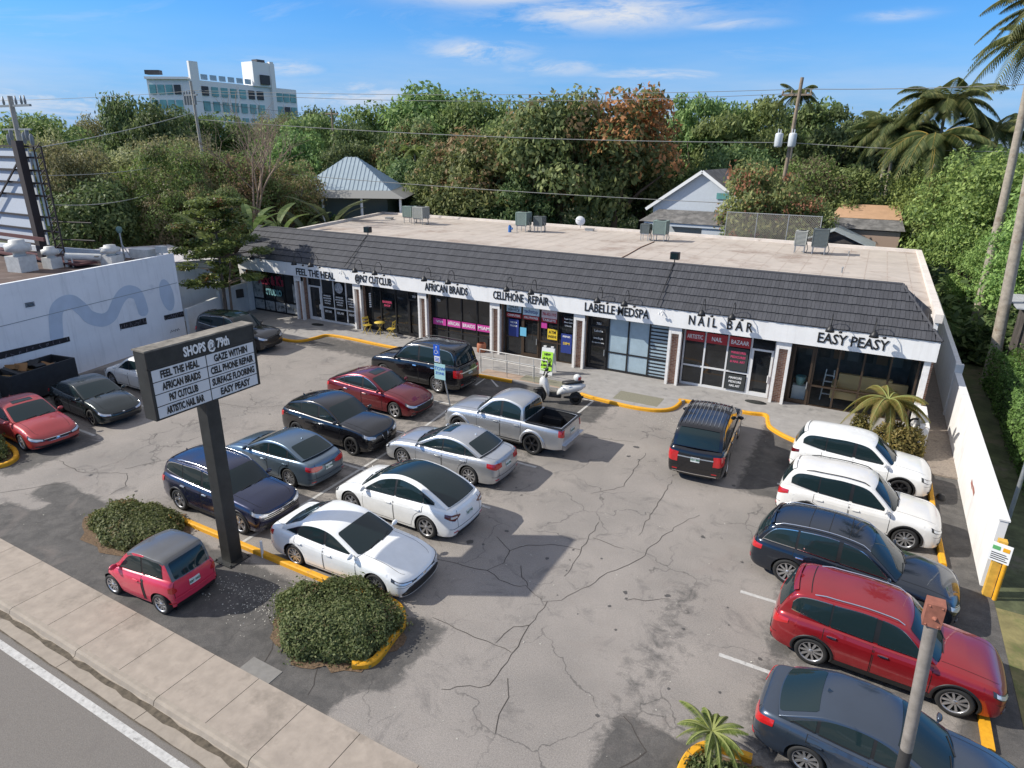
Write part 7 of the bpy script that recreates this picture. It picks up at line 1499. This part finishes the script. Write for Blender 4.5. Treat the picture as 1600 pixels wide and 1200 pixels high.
    blob('rear_body', [(-1.02,.72,.04,.05),(-.85,.68,.14,.13),(-.5,.60,.19,.18),(-.15,.52,.17,.18),(.05,.40,.16,.10)], BW); blob('floorboard', [(-.1,.30,.17,.09),(.35,.30,.18,.08)], BLK); blob('leg_shield', [(.34,.36,.20,.16),(.46,.62,.24,.26),(.62,.80,.20,.20),(.74,.72,.10,.14)], BW); blob('front_fender', [(.98,.42,.03,.03),(.85,.48,.08,.05),(.66,.50,.09,.06),(.50,.44,.05,.03)], BLK)
    blob('seat', [(-.95,.86,.05,.03),(-.7,.86,.14,.06),(-.35,.80,.15,.06),(-.12,.78,.09,.04)], BLK); m = MB(); m.tube([(.60,0,.8),(.46,0,1.02)], .04, 8); m.tube([(.40,-.33,1.05),(.48,-.15,1.03),(.48,.15,1.03),(.40,.33,1.05)], .02, 6); m.tube([(.48,.18,1.03),(.46,.30,1.26)], .01, 4); m.tube([(.48,-.18,1.03),(.46,-.30,1.26)], .01, 4); h = obj('handlebar', m, BLK, t)
    for s in (1,-1):
        m = MB(); m.lathe([(0,0),(.06,.005),(.06,.02),(0,.03)], 10, (.44,s*.33,1.30), ax='x' if False else 'y'); obj('mirror', m, BLK, h)
    m = MB(); m.grid([[(.56+.05*abs(v), v*.22, 1.0), (.50+.04*abs(v), v*.17, 1.22), (.42, v*.08, 1.36)] for v in np.linspace(-1,1,7)]); obj('windscreen', m, GLASS, t, fix=False); blob('exhaust', [(-.95,.30,.05,.05),(-.5,.26,.06,.06),(-.2,.24,.03,.03)], BLK)
    m = MB(); m.add([(-.06,-.06,0),(0,-.3,-.0)], []) 
    m = MB(); G = []
    for i in range(9):
        a = pi*i/8*.78; G.append([(.17*sin(a)*cos(b), .14*sin(a)*sin(b), .16*cos(a)) for b in np.linspace(0, 2*pi, 17)])
    m.grid(G); t2 = thing('helmet', 'white and red helmet resting on the scooter seat', 'helmet', (-11.03,26.65,1.36)); t2.scale = (1.15,1.15,1.15); obj('shell', m, BW, t2); m = MB(); G = [[(.175*sin(a)*cos(b), .145*sin(a)*sin(b), .165*cos(a)) for b in np.linspace(-1.0, 1.4, 10)] for a in (1.1,1.4,1.7,2.0)]; m.grid(G); obj('red_panel', m, mat('helmet_red', (.40,.01,.015), .25, coat=1), t2, fix=False)
    # furniture seen through the EASY PEASY window
    TAN = mat('sofa_tan', (.66,.46,.22), .8); t = thing('sofa', 'tan sofa inside the EASY PEASY window', 'sofa', (.85,32.55,.5)); m = MB(); m.box(-1.1,1.1,-.4,.4,.12,.48); obj('seat', m, TAN, t); m = MB(); m.box(-1.1,1.1,.28,.5,.48,1.15); obj('backrest', m, TAN, t)
    for s in (-1,1):
        m = MB(); m.box(s*1.22-.12,s*1.22+.12,-.42,.5,.1,.75); obj('armrest', m, TAN, t)
    t = thing('armchair', 'tan armchair inside the shop behind the small palm', 'armchair', (2.2,32.5,.45)); m = MB(); m.box(-.4,.4,-.4,.4,.12,.5); obj('seat', m, TAN, t); m = MB(); m.box(-.4,.4,.25,.42,.5,1.1); obj('backrest', m, TAN, t)
    m = MB(); m.lathe([(0,0),(.14,.0),(.22,.25),(.24,.45),(.2,.45)], 16); o = obj('plant_pot', m, mat('pot_teal', (.25,.45,.42), .5)); o.location = (-1.85,32.5,.9); tag(o, 'pale teal bowl on the stand just inside the EASY PEASY door', 'pot'); m = MB(); m.box(-.3,.3,-.2,.2,0,.74); o = obj('display_stand', m, LETW); o.location = (-1.85,32.5,.16); tag(o, 'white display stand under the teal bowl', 'stand')
    t = thing('wall_pictures', 'framed panels hung on the back wall inside EASY PEASY', 'picture', (0,35.9,1.5)); 
    for k in range(7):
        m = MB(); m.box(-2.0+k*.65,-1.5+k*.65,-.04,0,0,1.2); obj('panel', m, mat('panel_%d' % (k % 3), [(.35,.33,.30),(.12,.11,.10),(.45,.25,.15)][k % 3], .7), t)
    t = thing('folding_ladder', 'white step ladder inside the EASY PEASY window', 'ladder', (-.65,33.2,.16)); m = MB()
    for s in (-.25,.25): m.tube([(s,-.25,0),(s*.7,0,1.5)], .03, 5); m.tube([(s,.3,0),(s*.7,0,1.5)], .03, 5)
    for k in range(4): m.box(-.22,.22,-.22+k*.05,-.12+k*.05,.3+k*.3,.34+k*.3)
    obj('frame', m, LETW, t)
    m = MB(); m.lathe([(.2,0),(.25,.01),(.25,.25),(.2,.3)], 14); o = obj('bin', m, mat('terracotta', (.35,.13,.07), .8)); o.location = (-19.15,31.3,.148); o.scale = (1.1,1.1,1.8); tag(o, 'terracotta pot beside the pink banded window', 'pot')
    m = MB(); m.lathe([(0,.06),(.15,.05),(.2,0)], 14); o = obj('tyre_scrap', m, BLK); o.location = (3.7,24.9,.06); o.scale = (.8,.8,2.2); tag(o, 'small round dark object on the ground at the end of the side path', 'debris')
random.seed(3)
build_ground(); build_shops(); build_roof_units(); build_left(); build_right(); build_sign(); build_cars(); build_small(); build_utilities(); build_far(); build_trees()
